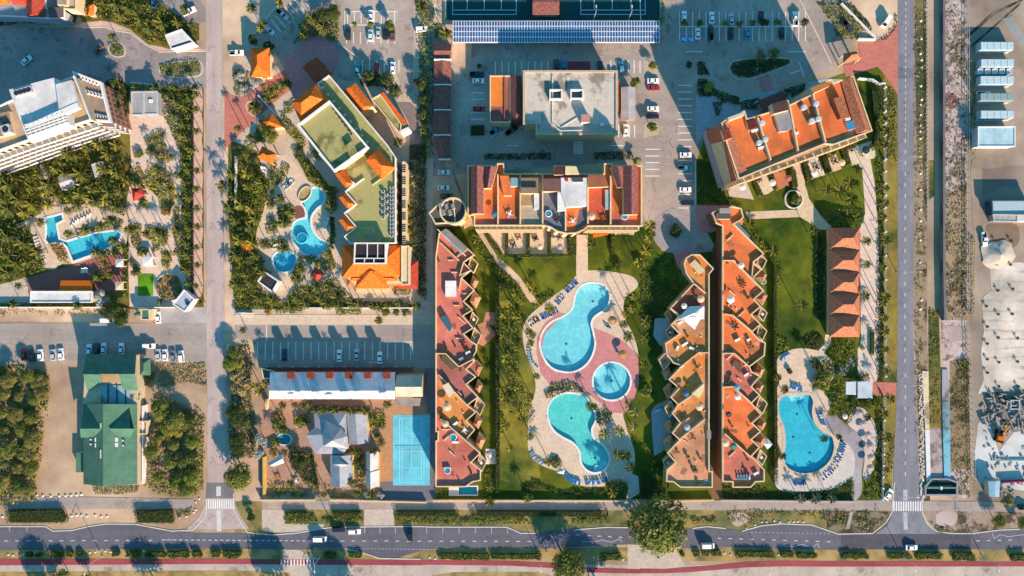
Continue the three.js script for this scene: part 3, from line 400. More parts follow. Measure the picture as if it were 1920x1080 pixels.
sheet('crossing_plaza', q(HH, '490,890 620,890 760,960 770,1080 560,1080'), 2, C_.conc);
sheet('crossing_plaza', q(P, '-90,850 250,870 330,1010 180,1030 -90,1040'), 2, C_.conc);
lines(r4, [...dashes([8, 1014], [290, 1013], 20.8, 7), ...dashes([303, 1012], [590, 1014], 11, 6), ...dashes([618, 1014], [1010, 1015], 20.6, 7), ...dashes([1080, 1003], [1180, 1008], 20, 7), ...dashes([1345, 1009], [1570, 1016], 20.5, 7), ...dashes([1830, 1014], [1910, 1012], 20, 7)], 0.34, M('#c9c8cb', 'fine'));
lines(r4, [[[303, 1012], [325, 1012]], ...dashes([590, 1028], [830, 1030], 7, 4), ...stalls(800, 989, 952, 989, 5, 0, 11), ...stalls(684, 989, 770, 989, 3, 0, 11), [[18, 988], [18, 996]], [[51, 988], [51, 996]], ...dashes([1400, 998], [1560, 1000], 8, 3), ...q(L, '1125,832 1230,830 1265,818 1340,835 1395,810 1410,835').map((p, i, a) => a[i + 1] && [p, a[i + 1]]).filter(Boolean), ...q(P, '1005,862 1115,865 1165,850 1245,872 1285,845 1297,880').map((p, i, a) => a[i + 1] && [p, a[i + 1]]).filter(Boolean), ...q(T, '1195,770 1210,810 1255,780 1310,795 1380,785 1430,780').map((p, i, a) => a[i + 1] && [p, a[i + 1]]).filter(Boolean)], 0.22, M('#a9adb5', ''));
lines(r1, [...Array.from({ length: 13 }, (_, i) => [[387 + i * 4.2, 936], [387 + i * 4.2, 954]])], 0.5);
lines(r1, [[[410, 912], [410, 930]], [[410, 956], [411, 996]]], 1.7, M('#d9d4cf', 'fine'));
lines(r5, [...Array.from({ length: 12 }, (_, i) => [[1676 + i * 4.5, 940], [1676 + i * 4.5, 958]]), ], 0.5);
lines(r5, [...dashes([1698, 4], [1697.5, 240], 12, 4.5), ...dashes([1697, 240], [1696.5, 700], 20.6, 7), ...dashes([1697, 700], [1697, 905], 20.6, 7)], 0.3, M('#c4c3c3', ''));
lines(r5, [[[1697, 918], [1697, 938]], [[1697, 960], [1698, 993]]], 1.6, M('#b6bac2', 'fine'));
lines(cyc, [...dashes([528, 1055], [596, 1055], 6, 3)].map(([a, b]) => [[a[0], 1049], [a[0], 1060]]), 0.55);
// --- middle left hotel grounds
sheet('hotel_ground', [[440, -30], [812, -30], [812, 606], [440, 606]], 1, M('#cdb8a2', 'paver'));
sheet('sand_strip', [[417, -30], [470, -30], [455, 70], [452, 180], [425, 175], [440, 620], [421, 620]], 2, C_.sand);
const e1 = sheet('car_park', q(E, '255,250 425,40 470,-60 1360,-60 1345,620 1290,640 1240,500 1000,560 860,540 480,470 400,320 250,310'), 2, C_.lot);
sheet('drive_circle', sm(E, '480,430 520,350 600,290 680,250 760,255 835,320 852,400 815,490 720,560 640,620 540,670 530,580 500,520'), 4, C_.maroon);
sheet('drive', q(E, '75,610 140,650 200,655 270,610 400,520 480,470 545,540 530,600 400,700 330,770 230,860 150,930 75,1010'), 3, C_.redP);
sheet('drive', q(E, '1240,690 1330,690 1400,760 1440,1080 1330,1080 1320,830'), 3, M('#8f7f7c', 'paver'));
lines(e1, [...stalls(500, 45, 560, -10, 7, 18, 22), ...stalls(652, 20, 740, 20, 7, 0, 24), ...stalls(650, 60, 740, 60, 7, 0, 22), ...stalls(666, 112, 748, 112, 6, 0, 24), ...stalls(782, 68, 782, 160, 7, 30, 0), [[648, 47], [742, 47]]], 0.3);
lines(r3, [...stalls(483, 641, 770, 641, 20, 0, 33), [[500, 608], [500, 640]], [[720, 641], [774, 641]], [[774, 641], [774, 665]], [[692, 679], [712, 679]]], 0.28);
sheet('garden_ground', q(F, '100,-140 300,-60 340,100 380,130 350,300 330,400 290,520 280,620 330,760 330,900 440,960 800,960 1000,960 1000,1000 150,1010 130,800 100,400'), 2, C_.soil);
sheet('pool_deck', sm(F, '430,10 480,-40 560,30 640,130 800,260 830,400 860,560 850,720 900,840 960,930 880,900 780,760 700,680 560,840 460,890 300,680 300,560 290,500 340,340 380,170', 5), 3, C_.deck);
sheet('garden_ground', q(F, '560,-20 640,-10 720,90 800,200 830,260 760,200 690,170 640,140'), 4, C_.soil);
sheet('paver_disc', ring(400 + 576 / 3.6, 300 + 352 / 3.6, 12.5), 4, M('#8d5c52', 'paver'));
slab('pavement', [[437, 590], [775, 590], [775, 609], [437, 609]], C_.deck, 0.1);
sheet('dirt_yard', q(GG, '60,100 300,100 330,380 330,1000 90,1080'), 1, C_.dirt);
// --- motel block
sheet('yard', [[487, 735], [716, 735], [736, 775], [736, 930], [487, 930]], 2, M('#b78e76', 'paver'));
sheet('yard', q(GG, '1190,640 1440,640 1440,720 1215,720 1215,1250 1110,1250 1150,760'), 3, M('#c0926a', 'paver'));
sheet('yard', [[712, 903], [818, 903], [818, 938], [712, 938]], 4, M('#77757c', 'paver'));
sheet('alley', [[796, 690], [820, 690], [820, 935], [806, 935], [806, 775], [796, 775]], 2, M('#8a8284', 'asphalt'));
const ct = sheet('tennis_court', [[737, 778], [806, 778], [806, 910], [737, 910]], 5, M('#76d4e6', 'roof'));
lines(ct, [[[749, 784], [749, 905]], [[795, 784], [795, 905]], [[754, 784], [754, 905]], [[790, 784], [790, 905]], [[749, 784], [795, 784]], [[749, 905], [795, 905]], [[754, 812], [790, 812]], [[754, 877], [790, 877]], [[772, 812], [772, 877]]], 0.2, M('#8fd6e6', ''));
// --- middle: lots round the bank building and the tower
const m1 = sheet('car_park', [[812, 80], [1240, 80], [1240, -30], [1590, -30], [1600, 60], [1590, 100], [1560, 130], [1500, 150], [1400, 190], [1330, 230], [1306, 300], [1306, 400], [1345, 470], [1260, 480], [1200, 440], [1200, 300], [812, 330]], 2, C_.lot);
sheet('sand_strip', [[848, 80], [885, 80], [882, 130], [868, 136], [848, 116]], 3, C_.sand);
sheet('drive', q(MM, '870,490 900,590 890,640 830,640 790,520'), 3, C_.maroon);
sheet('drive', q(N, '375,305 640,305 700,360 700,430 555,470 480,490 390,490'), 3, C_.maroon);
sheet('drive', [[1262, 470], [1290, 466], [1300, 478], [1282, 500], [1290, 520], [1270, 500]], 3, C_.maroon);
sheet('drive', q(I, '950,415 1105,415 1105,480 950,480'), 3, M('#9a4a52', 'paver'));
sheet('drive_circle', ring(1265, 433, 42), 4, M('#a99c98', 'paver'));
sheet('drive', [[838, 300], [846, 308], [870, 372], [862, 388], [880, 400], [888, 420], [870, 430], [872, 380], [832, 305]], 3, M('#d3ab8c', 'paver'));
lines(m1, [...stalls(929, 115, 1040, 115, 9, 0, 25), ...stalls(1145, 113, 1200, 113, 5, 0, 24), ...stalls(884, 174, 884, 236, 5, 24, 0), ...stalls(920, 258, 990, 236, 4, 12, -8), ...stalls(1274, 22, 1510, 22, 19, 0, 55), ...stalls(1271, 160, 1271, 390, 18, 26, 0), ...stalls(1210, 280, 1210, 330, 4, 26, 0), [[951, 273], [972, 273]], [[1146, 273], [1168, 273]], [[1285, 97], [1318, 97]], [[1478, 97], [1510, 97]], [[1274, 50], [1510, 50]], [[1480, 138], [1500, 132]], [[1498, 117], [1508, 144]], ...stalls(1140, 234, 1190, 234, 5, 0, 24)], 0.28, M('#d8dcdc', ''));
lines(m1, Array.from({ length: 9 }, (_, i) => [[1075, 260 + i * 3.4], [1093, 260 + i * 3.4]]), 0.38);
for (const [i, s] of [['upper', '275,240 315,240 315,285 275,285'], ['lower', '322,240 358,240 358,285 322,285']].entries()) { const p = q(MM, s[1]); const b = sheet('parking_bay', p, 3, M('#2f7fb5', '')); const c = mid(...p); lines(b, [[[c[0] - 2, c[1] - 3], [c[0] - 2, c[1] + 2]], [[c[0] - 2, c[1] + 2], [c[0] + 3, c[1] + 2]], [[c[0] + 3, c[1] + 2], [c[0] + 4, c[1] + 5]], [[c[0] - 2, c[1] - 1], [c[0] + 2, c[1] - 1]]], 0.3); }
sheet('lot_ground', [[1130, 80], [1240, 80], [1258, 310], [1130, 300]], 3, C_.warm);
// tennis courts
const tc = sheet('tennis_court', [[838, -60], [1236, -60], [1236, 38], [838, 38]], 3, M('#234f52', 'fine'));
lines(tc, [...q(I, '175,-200 175,98 605,98 605,-200').map((p, i, a) => a[i + 1] && [p, a[i + 1]]).filter(Boolean), ...q(I, '1040,-200 1040,98 1475,98 1475,-200').map((p, i, a) => a[i + 1] && [p, a[i + 1]]).filter(Boolean), [[848, 19], [968, 19]], [[1089, 19], [1210, 19]], [[876, 19], [876, -60]], [[908, 19], [908, -60]], [[940, 19], [940, -60]], [[1114, 19], [1114, -60]], [[1148, 19], [1148, -60]], [[1183, 19], [1183, -60]]], 0.28, M('#9fc3c4', ''));
// --- pool resort gardens
sheet('lawn', [[818, 425], [1230, 425], [1240, 470], [1345, 500], [1345, 936], [818, 936]], 2, C_.lawn);
sheet('lawn', smooth(q(K, '490,-60 640,20 650,200 690,350 730,480 720,620 690,760 700,900 740,1000 760,1150 500,1150 485,600 490,100'), 3), 3, C_.lawnD);
sheet('pool_deck', smooth([[1090, 510], [1120, 507], [1150, 510], [1188, 520], [1196, 535], [1172, 560], [1170, 590], [1188, 630], [1196, 660], [1193, 690], [1183, 730], [1168, 770], [1174, 800], [1190, 850], [1186, 885], [1165, 905], [1135, 911], [1100, 912], [1072, 905], [1055, 888], [1015, 872], [993, 850], [990, 800], [992, 770], [1004, 730], [1000, 700], [985, 660], [980, 620], [988, 598], [1020, 568], [1058, 540]], 5), 4, C_.deck);
sheet('paver_band', q(K, '1110,115 1310,200 1430,310 1432,500 1400,600 1340,700 1250,700 1180,640 1090,570 980,480 920,482 830,512 770,430 742,300 745,180 800,90 890,22 965,30 880,80 800,160 775,260 800,370 870,425 980,430 1080,380 1130,280 1128,190'), 5, C_.maroon);
sheet('garden_path', q(J, '330,470 372,480 420,560 480,655 560,720 630,790 690,880 735,935 760,975 700,960 640,880 600,820 540,760 470,700 420,610 360,520'), 4, C_.sand);
sheet('garden_path', q(J, '1008,505 1088,505 1088,760 1010,785'), 5, C_.deck);
for (const s of ['400,480 530,480 530,640 500,630', '548,470 672,470 672,635 550,635', '697,470 815,470 815,635 697,635', '838,500 945,500 952,632 838,632', '1270,470 1400,470 1400,505 1270,505']) sheet('patio', q(J, s), 4, M('#e2c9a8', 'paver'));
sheet('lawn', q(J, '1095,520 1250,520 1260,640 1100,640'), 3, M('#66701f', 'grass'));
for (const s of ['400,20 470,20 470,110 380,100', '330,110 400,80 470,170 380,250 330,220']) sheet('patio', q(K, s), 4, M('#c08a70', 'paver'));
sheet('patio', q(L, '425,160 500,160 500,270 425,270'), 4, M('#e6dccf', 'paver'));
sheet('patio', q(L, '160,430 228,430 228,500 160,500'), 4, C_.white || M('#e6dccf', 'paver'));
sheet('garden_path', q(L, '1410,390 1470,330 1530,360 1540,480 1460,530 1440,520 1460,440'), 4, M('#cbbcae', 'paver'));
sheet('patio', q(O, '75,690 100,650 200,600 240,760 240,850 150,960 95,990 85,880'), 3, M('#a3a9ad', 'paver'));
sheet('patio', q(O, '100,60 230,60 230,140 260,240 140,250 90,180'), 3, M('#a9b4b6', 'paver'));
sheet('alley', [[1334, 470], [1354, 430], [1354, 935], [1334, 935]], 3, M('#7a5a44', 'ground'));
// --- east resort
sheet('garden_ground', [[1306, 110], [1345, 116], [1400, 200], [1660, 110], [1662, 940], [1340, 940], [1306, 400]], 1, C_.lawn);
sheet('forecourt', q(MM, '375,640 480,640 680,680 760,640 1250,530 1340,535 1440,540 1440,600 560,860 450,870 380,990'), 3, M('#a9b0b6', 'paver'));
slab('traffic_island', q(MM, '265,500 268,460 280,430 310,415 345,420 350,500'), M('#b7a697', 'fine'), 0.14);
sheet('garden_path', q(N, '700,350 1060,335 1060,190 990,0 1075,0 1115,160 1140,260 1215,370 1290,440 1290,470 1200,470 1140,420 1080,385 740,400'), 3, M('#d9c0a2', 'paver'));
sheet('garden_path', [[1608, 300], [1632, 300], [1640, 345], [1646, 420], [1650, 560], [1650, 640], [1648, 700], [1632, 745], [1608, 700], [1608, 655], [1614, 640], [1612, 430], [1622, 400], [1618, 340]], 3, M('#e4ccba', 'paver'));
sheet('pool_deck', smooth(q(O, '915,380 945,310 1040,268 1150,268 1250,300 1305,370 1305,460 1240,560 1285,620 1275,690 1310,760 1345,850 1345,960 1310,1060 1240,1130 1130,1170 1010,1160 930,1110 930,1020 950,960 905,850 900,700 915,560 940,480'), 5), 4, C_.deck);
sheet('pool_deck', smooth(q(P, '985,260 1030,300 1100,350 1230,365 1330,310 1410,220 1440,120 1500,100 1560,200 1570,290 1500,400 1380,450 1200,470 1060,470 990,440 970,330'), 5), 3, M('#d5c9bd', 'paver'));
sheet('garden_path', smooth(q(S, '0,700 40,700 130,780 220,850 250,980 235,1100 230,1250 170,1300 165,1200 190,1050 180,960 110,880 0,800'), 4), 4, M('#a9a0a2', 'asphalt'));
sheet('patio', smooth(q(S, '140,770 200,660 260,680 330,790 345,900 310,1000 290,1150 250,1150 255,980 225,850'), 4), 3, M('#d6c6bc', 'paver'));
sheet('lawn', q(N, '1110,160 1440,50 1500,50 1510,330 1480,400 1280,440 1220,370 1150,270'), 3, M('#5d6c1c', 'grass'));
sheet('lawn', q(N, '720,410 1080,390 1130,430 1180,520 1175,1100 920,1100 900,700 760,480'), 3, M('#596a1a', 'grass'));
sheet('lawn', q(O, '915,0 1240,0 1240,180 1180,270 915,280'), 3, M('#596a1a', 'grass'));
sheet('garden_path', q(O, '1250,170 1285,170 1290,220 1240,300 1200,280 1240,240'), 5, C_.deck);
sheet('drive', q(S, '310,490 470,495 470,590 310,580'), 4, C_.redP);
for (const [s, m] of [['590,160 705,120 770,268 600,245', '#ccbdb2'], ['755,100 850,70 905,200 860,230 800,240', '#decaae'], ['880,40 960,20 1005,170 920,210', '#c47f5c'], ['1110,0 1195,-30 1250,100 1150,130', '#e6d6c2'], ['1245,0 1320,-40 1360,60 1275,90', '#dfc8a8'], ['1400,-70 1560,-130 1600,-20 1430,40', '#e2cfae']]) sheet('patio', q(N, s), 4, M(m, 'paver'));
// --- east road verges, ditch, scrub and building site
sheet('verge', q(Q, '360,560 400,510 440,560 475,640 480,1080').concat(q(S, '478,400 470,700 440,1200 385,1300 385,0'), q(R, '380,0')), 2, M('#8b8148', 'grass'));
sheet('drive', q(Q, '210,290 320,290 400,250 450,190 480,140 480,640 430,560 370,480 340,450 130,520 110,440 230,420'), 3, C_.redP);
sheet('verge', q(Q, '80,20 180,-20 480,-60 480,150 440,210 380,260 320,280 250,180'), 2, C_.sand);
sheet('verge', [[1713, -40], [1737, -40], [1738, 620], [1742, 800], [1744, 940], [1730, 940], [1722, 800], [1713, 600]], 1, M('#a2927c', 'scrub'));
sheet('verge', [[1715, -40], [1730, -40], [1736, 60], [1736, 300], [1720, 300], [1716, 150]], 2, M('#75705a', 'grass'));
sheet('dirt_track', [[1739, -40], [1752, -40], [1752, 620], [1762, 800], [1740, 800], [1738, 400]], 1, M('#b09a82', 'ground'));
sheet('grass_strip', q(R, '680,0 728,0 728,240 680,280').concat([]), 2, M('#8a7d48', 'grass'));
sheet('grass_strip', q(S, '685,0 755,0 775,560 770,800 690,800'), 2, M('#8a7d4c', 'grass'));
sheet('scrub_land', [[1763, -40], [1811, -40], [1811, 600], [1818, 935], [1780, 935], [1764, 600]], 1, C_.scrub);
sheet('scrub_land', q(R, '800,250 945,150 945,1080 800,1080'), 2, M('#a8957c', 'scrub'));
sheet('scrub_land', q(S, '830,350 960,330 970,1080 835,1080'), 2, M('#97866a', 'scrub'));
sheet('dirt_lot', [[1812, -40], [1960, -40], [1960, 940], [1826, 940], [1818, 600]], 1, M('#aa9a8a', 'ground'));
sheet('dirt_lot', q(S, '800,110 945,115 945,210 830,220'), 3, M('#b9a5a0', 'ground'));
sheet('site_sand', q(R, '1100,700 1500,680').concat(q(S, '1500,520 1300,540 1100,560 1020,570 1060,470 1040,300 1060,150 1050,0'), q(R, '1045,1000 1060,920 1110,880')), 3, C_.dune);
sheet('site_sand', q(S, '1020,770 1060,740 1100,780 1160,960 1260,830 1500,790 1500,1250 1030,1180 995,1000'), 3, M('#cfd2ce', 'ground'));
sheet('site_sand', q(S, '1075,560 1500,560 1500,790 1260,830 1160,760 1070,720'), 2, M('#8d8c8a', 'scrub'));
sheet('concrete_apron', q(T, '745,18 832,18 842,370 745,370'), 3, M('#b3a3a0', 'stain'));
sheet('verge', q(T, '690,610 1440,600 1440,735 1250,745 1030,770 900,768 770,740'), 2, M('#a8998e', 'scrub'));
sheet('verge', q(T, '0,610 450,615 430,700 330,770 90,765 0,740'), 2, M('#8a7f6c', 'scrub'));

sheet('dirt_patch', smooth(q(R, '1080,440 1180,430 1285,440 1295,560 1220,600 1150,540 1090,530'), 4), 2, M('#8a7664', 'ground'));
sheet('dirt_patch', smooth(q(R, '980,0 1060,60 1300,40 1500,120 1500,230 1200,180 1040,240 980,120'), 4), 2, M('#9a8c80', 'ground'));
sheet('dirt_track', q(Q, '1180,130 1250,105 1345,270 1345,340 1250,225'), 3, M('#a3a6a4', 'ground'));
sheet('dirt_track', smooth(q(R, '985,0 1030,0 1035,500 1010,700 1040,1080 990,1080 1000,600 980,300'), 4), 3, M('#b3a18c', 'ground'));
sheet('ditch', q(Q, '765,385 960,225 1110,90 1300,0 1330,0 1130,105 965,245 770,400'), 2, M('#7d736c', 'scrub'));
sheet('ditch', q(Q, '945,330 1200,110 1300,20 1310,30 1200,125 950,345'), 2, M('#7d736c', 'scrub'));
sheet('scrub_patch', smooth(q(Q, '780,640 860,630 890,690 850,740 790,700'), 4), 2, M('#8a6a66', 'scrub'));
sheet('road_patch', [[1684, 128], [1713, 128], [1713, 147], [1684, 147]], 5, M('#7f8089', 'roadv'));
sheet('road_patch', [[1578, 996], [1820, 996], [1820, 1029], [1578, 1029]].map(([x, y]) => [x, Math.max(y, 1002)]), 4, M('#5f5e66', 'roadh'));
sheet('road_patch', [[388, 905], [437, 905], [441, 934], [386, 934]], 5, M('#8d8a8c', 'roadv'));
for (const [o, s] of [[D, '-60,722 330,722 385,755 520,750 640,722 760,703 980,705 1100,728 1250,755 1400,745 1450,690 1490,640 1494,520'], [HH, '148,480 150,600 205,705 250,765 420,782 600,770 800,735 860,727 1300,722 1543,722'], [L, '0,725 580,726 680,770 790,770'], [L, '1080,745 1300,727 1460,730'], [P, '380,735 480,722 620,735'], [P, '740,755 880,715 1020,702 1240,710 1440,778'], [T, '490,400 470,620 430,690 330,772 90,776'], [T, '680,400 690,620 720,690 790,755 900,772 1050,772 1250,747 1480,737'], [HH, '960,885 1060,905 1200,952 1500,958'], [A, '560,190 700,182 790,210 880,222 990,305 1078,350 1200,348 1390,345'], [E, '845,290 985,395'], [E, '885,200 885,75 1240,75'], [MM, '1050,-60 1290,430'], [MM, '0,-20 10,300'], [N, '375,0 375,300']]) { const k = mesh('kerb', band(GP(q(o, s)), 0.35, 0, 0.15, false), M('#ddd5c9', 'fine')); k.userData.kind = 'structure'; }
for (const [o, s] of [[A, '735,312 775,285 820,295 845,335 835,375 785,384 745,362'], [A, '1080,450 1150,424 1260,414 1345,410 1366,450 1355,500 1322,515 1118,515 1080,490'], [MM, '600,470 620,420 720,400 860,395 1005,400 1022,425 960,456 740,532 645,526'], [E, '228,692 322,692 322,742 280,783 230,745']]) { const k = mesh('kerb', band(GP(smooth(q(o, s), 4)), 0.4, 0, 0.16, true), M('#d8c9a8', 'fine')); k.userData.kind = 'structure'; }
sheet('garden_path', q(P, '1487,742 1512,738 1545,612 1520,610'), 3, C_.path); sheet('dirt_patch', smooth(q(P, '640,640 720,620 800,650 760,700 690,720'), 4), 2, M('#b8a596', 'ground')); sheet('dirt_patch', smooth(q(T, '800,625 940,620 930,700 840,720 790,690'), 4), 3, M('#b9aaa0', 'ground'));

// ================= BUILDINGS =================
const segs = (o, s) => { const p = q(o, s); return p; };
function divider(t, o, s, h, up = 1.3, m = K_.cream, w = 0.35) { mesh('party_wall', band(GP(q(o, s), h), w, h, h + up, false), m, t); }
let laidDecks = 0;
function deckPiece(t, o, s, h, m) { mesh('roof_terrace', flat(GP(q(o, s), h), h + 0.03 + (laidDecks++ % 8) * 0.004), m, t); }
function boxRoof(t, o, s, y0, y1, wm, rm, name = 'rooftop_room') { const w = GP(q(o, s), y1), p = mesh(name, prism(w, y0, y1), wm, t); mesh('roof', flat(w, y1 + 0.02), rm, p); return p; }
// --- white hotel, far left
{ const t = building('hotel', 'white multi-storey hotel with stepped balconies and brown roofed wing above the palm garden'), h = 17;
  const main = block(t, q(A, '-200,790 0,725 70,690 510,520 620,810 190,950 -200,1090'), 0, h, K_.cream, M('#c9ad8b', 'roof'), { par: 0.9, parM: K_.white });
  const wing = block(t, q(A, '508,495 672,558 690,564 752,822 700,820 612,808'), 0, 13, M('#b07e6a', 'fine'), M('#a08c80', 'seam'), { par: 1.1, parM: K_.white, pw: 0.7 });
  facade(t, wing[3], wing[2], [0.96, -0.27], 0.8, 4, 3.0, 7, { m: M('#5c4c46', '', { r: 0.3 }), wr: 0.5, hr: 0.5 });
  for (const s of ['530,560 640,795']) mesh('roof_rib', band(GP(q(A, s), 13), 0.4, 13.02, 13.4, false), K_.white, t);
  for (let i = 0; i < 6; i++) for (const [a, b] of [['545,520', '660,565'], ['580,620', '690,650'], ['640,780', '735,800']]) { const p = q(A, a)[0], r = q(A, b)[0], c = G([p[0] + (r[0] - p[0]) * i / 5, p[1] + (r[1] - p[1]) * i / 5], 13); const m = mesh('roof_vent', box(0.9, 0.7, 1.3, c[0], 13.02, c[1], 0.3), K_.white, t); mesh('vent_mouth', box(0.5, 0.06, 0.8, c[0], 13.72, c[1], 0.3), K_.dark, m); }
  boxRoof(t, A, '60,605 190,570 300,540 365,525 500,690 430,755 150,845', h, h + 3, K_.white, K_.whiteRoof);
  boxRoof(t, A, '375,570 480,540 530,720 400,755', h + 3, h + 4.4, K_.white, K_.whiteRoof);
  boxRoof(t, A, '150,842 445,752 470,842 192,945', h, h + 4, K_.white, K_.white);
  boxRoof(t, A, '150,845 220,825 520,690 530,725 445,765 200,862', h + 2.9, h + 4.6, K_.white, K_.white);
  for (let k = 0; k < 4; k++) mesh('pergola_beam', band(GP(q(A, `${165 + k * 8},${868 + k * 19} ${448 + k * 6},${772 + k * 18}`), h + 4), 0.35, h + 4.03, h + 4.6, false), K_.white, t);
  for (let k = 0; k < 9; k++) mesh('pergola_slat', band(GP(q(A, `${165 + k * 33},${852 - k * 11} ${200 + k * 31},${935 - k * 11}`), h + 4), 0.28, h + 4.6, h + 4.85, false), K_.white, t);
  for (let k = 0; k < 4; k++) unit(AT(A, `${115 + k * 28},${630 - k * 8}`, h + 3.6), h + 3.02, 0.3, `dark roof fan unit on the white hotel's upper roof, ${ord(k)} of four in line`, 1.6, 2.2, 1);
  const B1 = main[5], B2 = main[4], BB = main[6], un = (a, b) => { const l = Math.hypot(b[0] - a[0], b[1] - a[1]); return [-(b[1] - a[1]) / l, (b[0] - a[0]) / l]; };
  facade(t, BB, B1, un(BB, B1).map((v) => v), 1, 5, 3.1, 9, { balc: 1.9 }); facade(t, B1, B2, un(B1, B2), 1, 5, 3.1, 9, { balc: 1.9 });
  facade(t, wing[5], wing[3], un(wing[5], wing[3]), 1, 4, 3.0, 6, { balc: 1.6 });
  for (const [s, h2] of [['-30,770 60,750 90,900 -30,930', 1.5]]) boxRoof(t, A, s, h, h + h2, K_.cream, M('#9c8a72', 'stain'));
  unit(AT(A, '65,880', h + 1), h + 1.52, 0.3, 'large dark machine on the tan lower roof of the white hotel', 3, 3, 1.5);
}
{ const t = building('townhouse', 'grey walled townhouse with red pitched roofs beside the shaded street'); const h = 8;
  block(t, q(A, '-90,-60 310,-60 310,60 430,70 430,120 320,125 180,115 -90,105'), 0, 6, M('#b9bcc2', 'fine'), M('#b7b2b0', 'roof'), { par: 0.5, parM: K_.white });
  mesh('pitched_roof', hip(GP(q(A, '182,-60 300,-60 300,112 182,112'), 7), 7, 9, 0), K_.redRoof, t); mesh('pitched_roof', hip(GP(q(A, '85,-60 180,-60 180,35 85,30'), 7), 7, 9, 0), K_.redRoof, t); mesh('pitched_roof', hip(GP(q(A, '-60,-60 62,-60 62,25 -60,30'), 7), 7, 9, 1), K_.orange, t);
  boxRoof(t, A, '320,48 430,50 430,118 330,120', 6, 6.8, K_.white, M('#6d625a', 'stain')); }
{ const t = building('house', 'cream flat roofed house beside the orange awning and palm beds'); block(t, q(A, '400,-60 515,-60 515,65 440,62 400,40'), 0, 6, K_.cream, M('#cbb79e', 'roof'), { par: 0.5 }); boxRoof(t, A, '385,-60 450,-60 450,35 385,30', 6, 7.5, K_.cream, M('#b09c88', 'roof')); }
hipHouse('garden_kiosk', 'small kiosk with bright orange roof among the shrubs by the townhouse', 'kiosk', q(A, '595,30 635,25 630,105 590,105'), 2.6, 3.4, K_.orange);
{ const t = building('gatehouse', 'white flat roofed gatehouse between palms and the striped planter island'); block(t, q(A, '1120,240 1228,200 1308,288 1160,332'), 0, 4, K_.white, K_.whiteRoof, { par: 0.35, parM: K_.white }); mesh('drain_slot', band(GP(q(A, '1160,318 1285,278'), 4), 0.5, 4.03, 4.1, false), K_.dark, t); }
{ const t = building('shed', 'grey metal roofed shed with a skylight beside the hotel wing'); block(t, q(A, '890,622 966,620 966,772 890,775'), 0, 4, K_.grey, M('#a9a7a8', 'seam'), { par: 0.2, parM: K_.steel }); block(t, q(A, '972,620 1060,618 1062,768 972,771'), 0, 4.1, K_.grey, M('#b0aeae', 'seam'), { par: 0.2, parM: K_.steel }); boxRoof(t, A, '1003,670 1028,670 1028,690 1003,690', 4.1, 4.5, K_.white, K_.white, 'skylight'); }
{ const t = building('snack_bar', 'long low bar with white flat roof on the garden boundary'); block(t, q(B, '210,888 620,888 620,960 210,960'), 0, 3.6, K_.cream, K_.whiteRoof, { par: 0.3, parM: K_.white }); }
{ const t = thing('awning', 'bright orange sloping awning on the north side of the long white bar', 'awning'); const c = GP(q(B, '405,815 626,815 626,884 405,884'), 3); mesh('canopy', tri([[[c[3][0], 3.5, c[3][1]], [c[2][0], 3.5, c[2][1]], [c[1][0], 2.6, c[1][1]], [c[0][0], 2.6, c[0][1]]]]), M('#f0741c', 'fine', { side: THREE.DoubleSide }), t); mesh('valance', band([c[0], c[1]], 0.1, 2.2, 2.62, false), M('#d85f14', 'fine'), t); for (const p of [c[0], c[1], mid(c[0], c[1])]) mesh('post', box(0.15, 2.3, 0.15, p[0], 0, p[1]), K_.white, t); }
{ const t = building('ticket_kiosk', 'white square roofed kiosk standing diagonally at the street corner'); block(t, q(B, '1245,878 1312,940 1248,1022 1172,972'), 0, 4, K_.white, M('#b9c2cb', 'roof'), { par: 0.3, parM: K_.white }); boxRoof(t, B, '1255,955 1278,962 1270,982 1250,975', 4, 4.6, K_.dark, K_.dark, 'roof_hatch'); }
for (const [s, l] of [['388,115 470,95 515,165 420,205', 'pale grey roofed cabana under a large palm, nearer the terrace'], ['615,30 690,8 722,85 640,118', 'pale blue-grey roofed cabana higher among the palms']]) hipHouse('cabana', l, 'cabana', q(B, s), 3, 3.7, M('#cfc9c6', 'seam'), { inset: 0, posts: 1, wallM: K_.white });
hipHouse('gazebo', 'red pyramid roofed gazebo on the pink garden path beside a round planter', 'gazebo', q(B, '885,190 955,190 975,235 900,280'), 3, 4.4, M('#c4463a', 'tile'), { posts: 1 });
hipHouse('pergola', 'white square pergola beside the bright lawn and round planters', 'pergola', q(B, '962,652 1030,652 1030,718 962,718'), 2.8, 3.1, K_.white, { posts: 1, wallM: K_.white });
hipHouse('cabana', 'small grey cabana with white roof beside the wooden terrace rail', 'cabana', q(B, '780,668 832,668 832,722 780,722'), 2.8, 3.2, K_.whiteRoof, { posts: 1 });
hipHouse('cabana', 'small tan roofed cabana at the terrace corner by the silver tree', 'cabana', q(B, '778,820 832,820 832,878 778,878'), 2.8, 3.2, M('#d9c3a6', 'fine'), { posts: 1 });
hipHouse('cabana', 'grey roofed cabana at the far end of the tree covered garden', 'cabana', q(C, '905,25 952,12 958,45 910,52'), 2.8, 3.5, M('#4f8068', 'seam'), { posts: 1 });
{ const t = building('utility_building', 'green and cream roofed utility building behind the white garden wall'); block(t, q(C, '955,0 1030,0 1030,68 955,68'), 0, 3.5, K_.cream, K_.greenRoof, { par: 0.3 }); boxRoof(t, C, '1000,0 1028,0 1028,66 1004,66', 3.5, 3.9, K_.cream, K_.cream); }
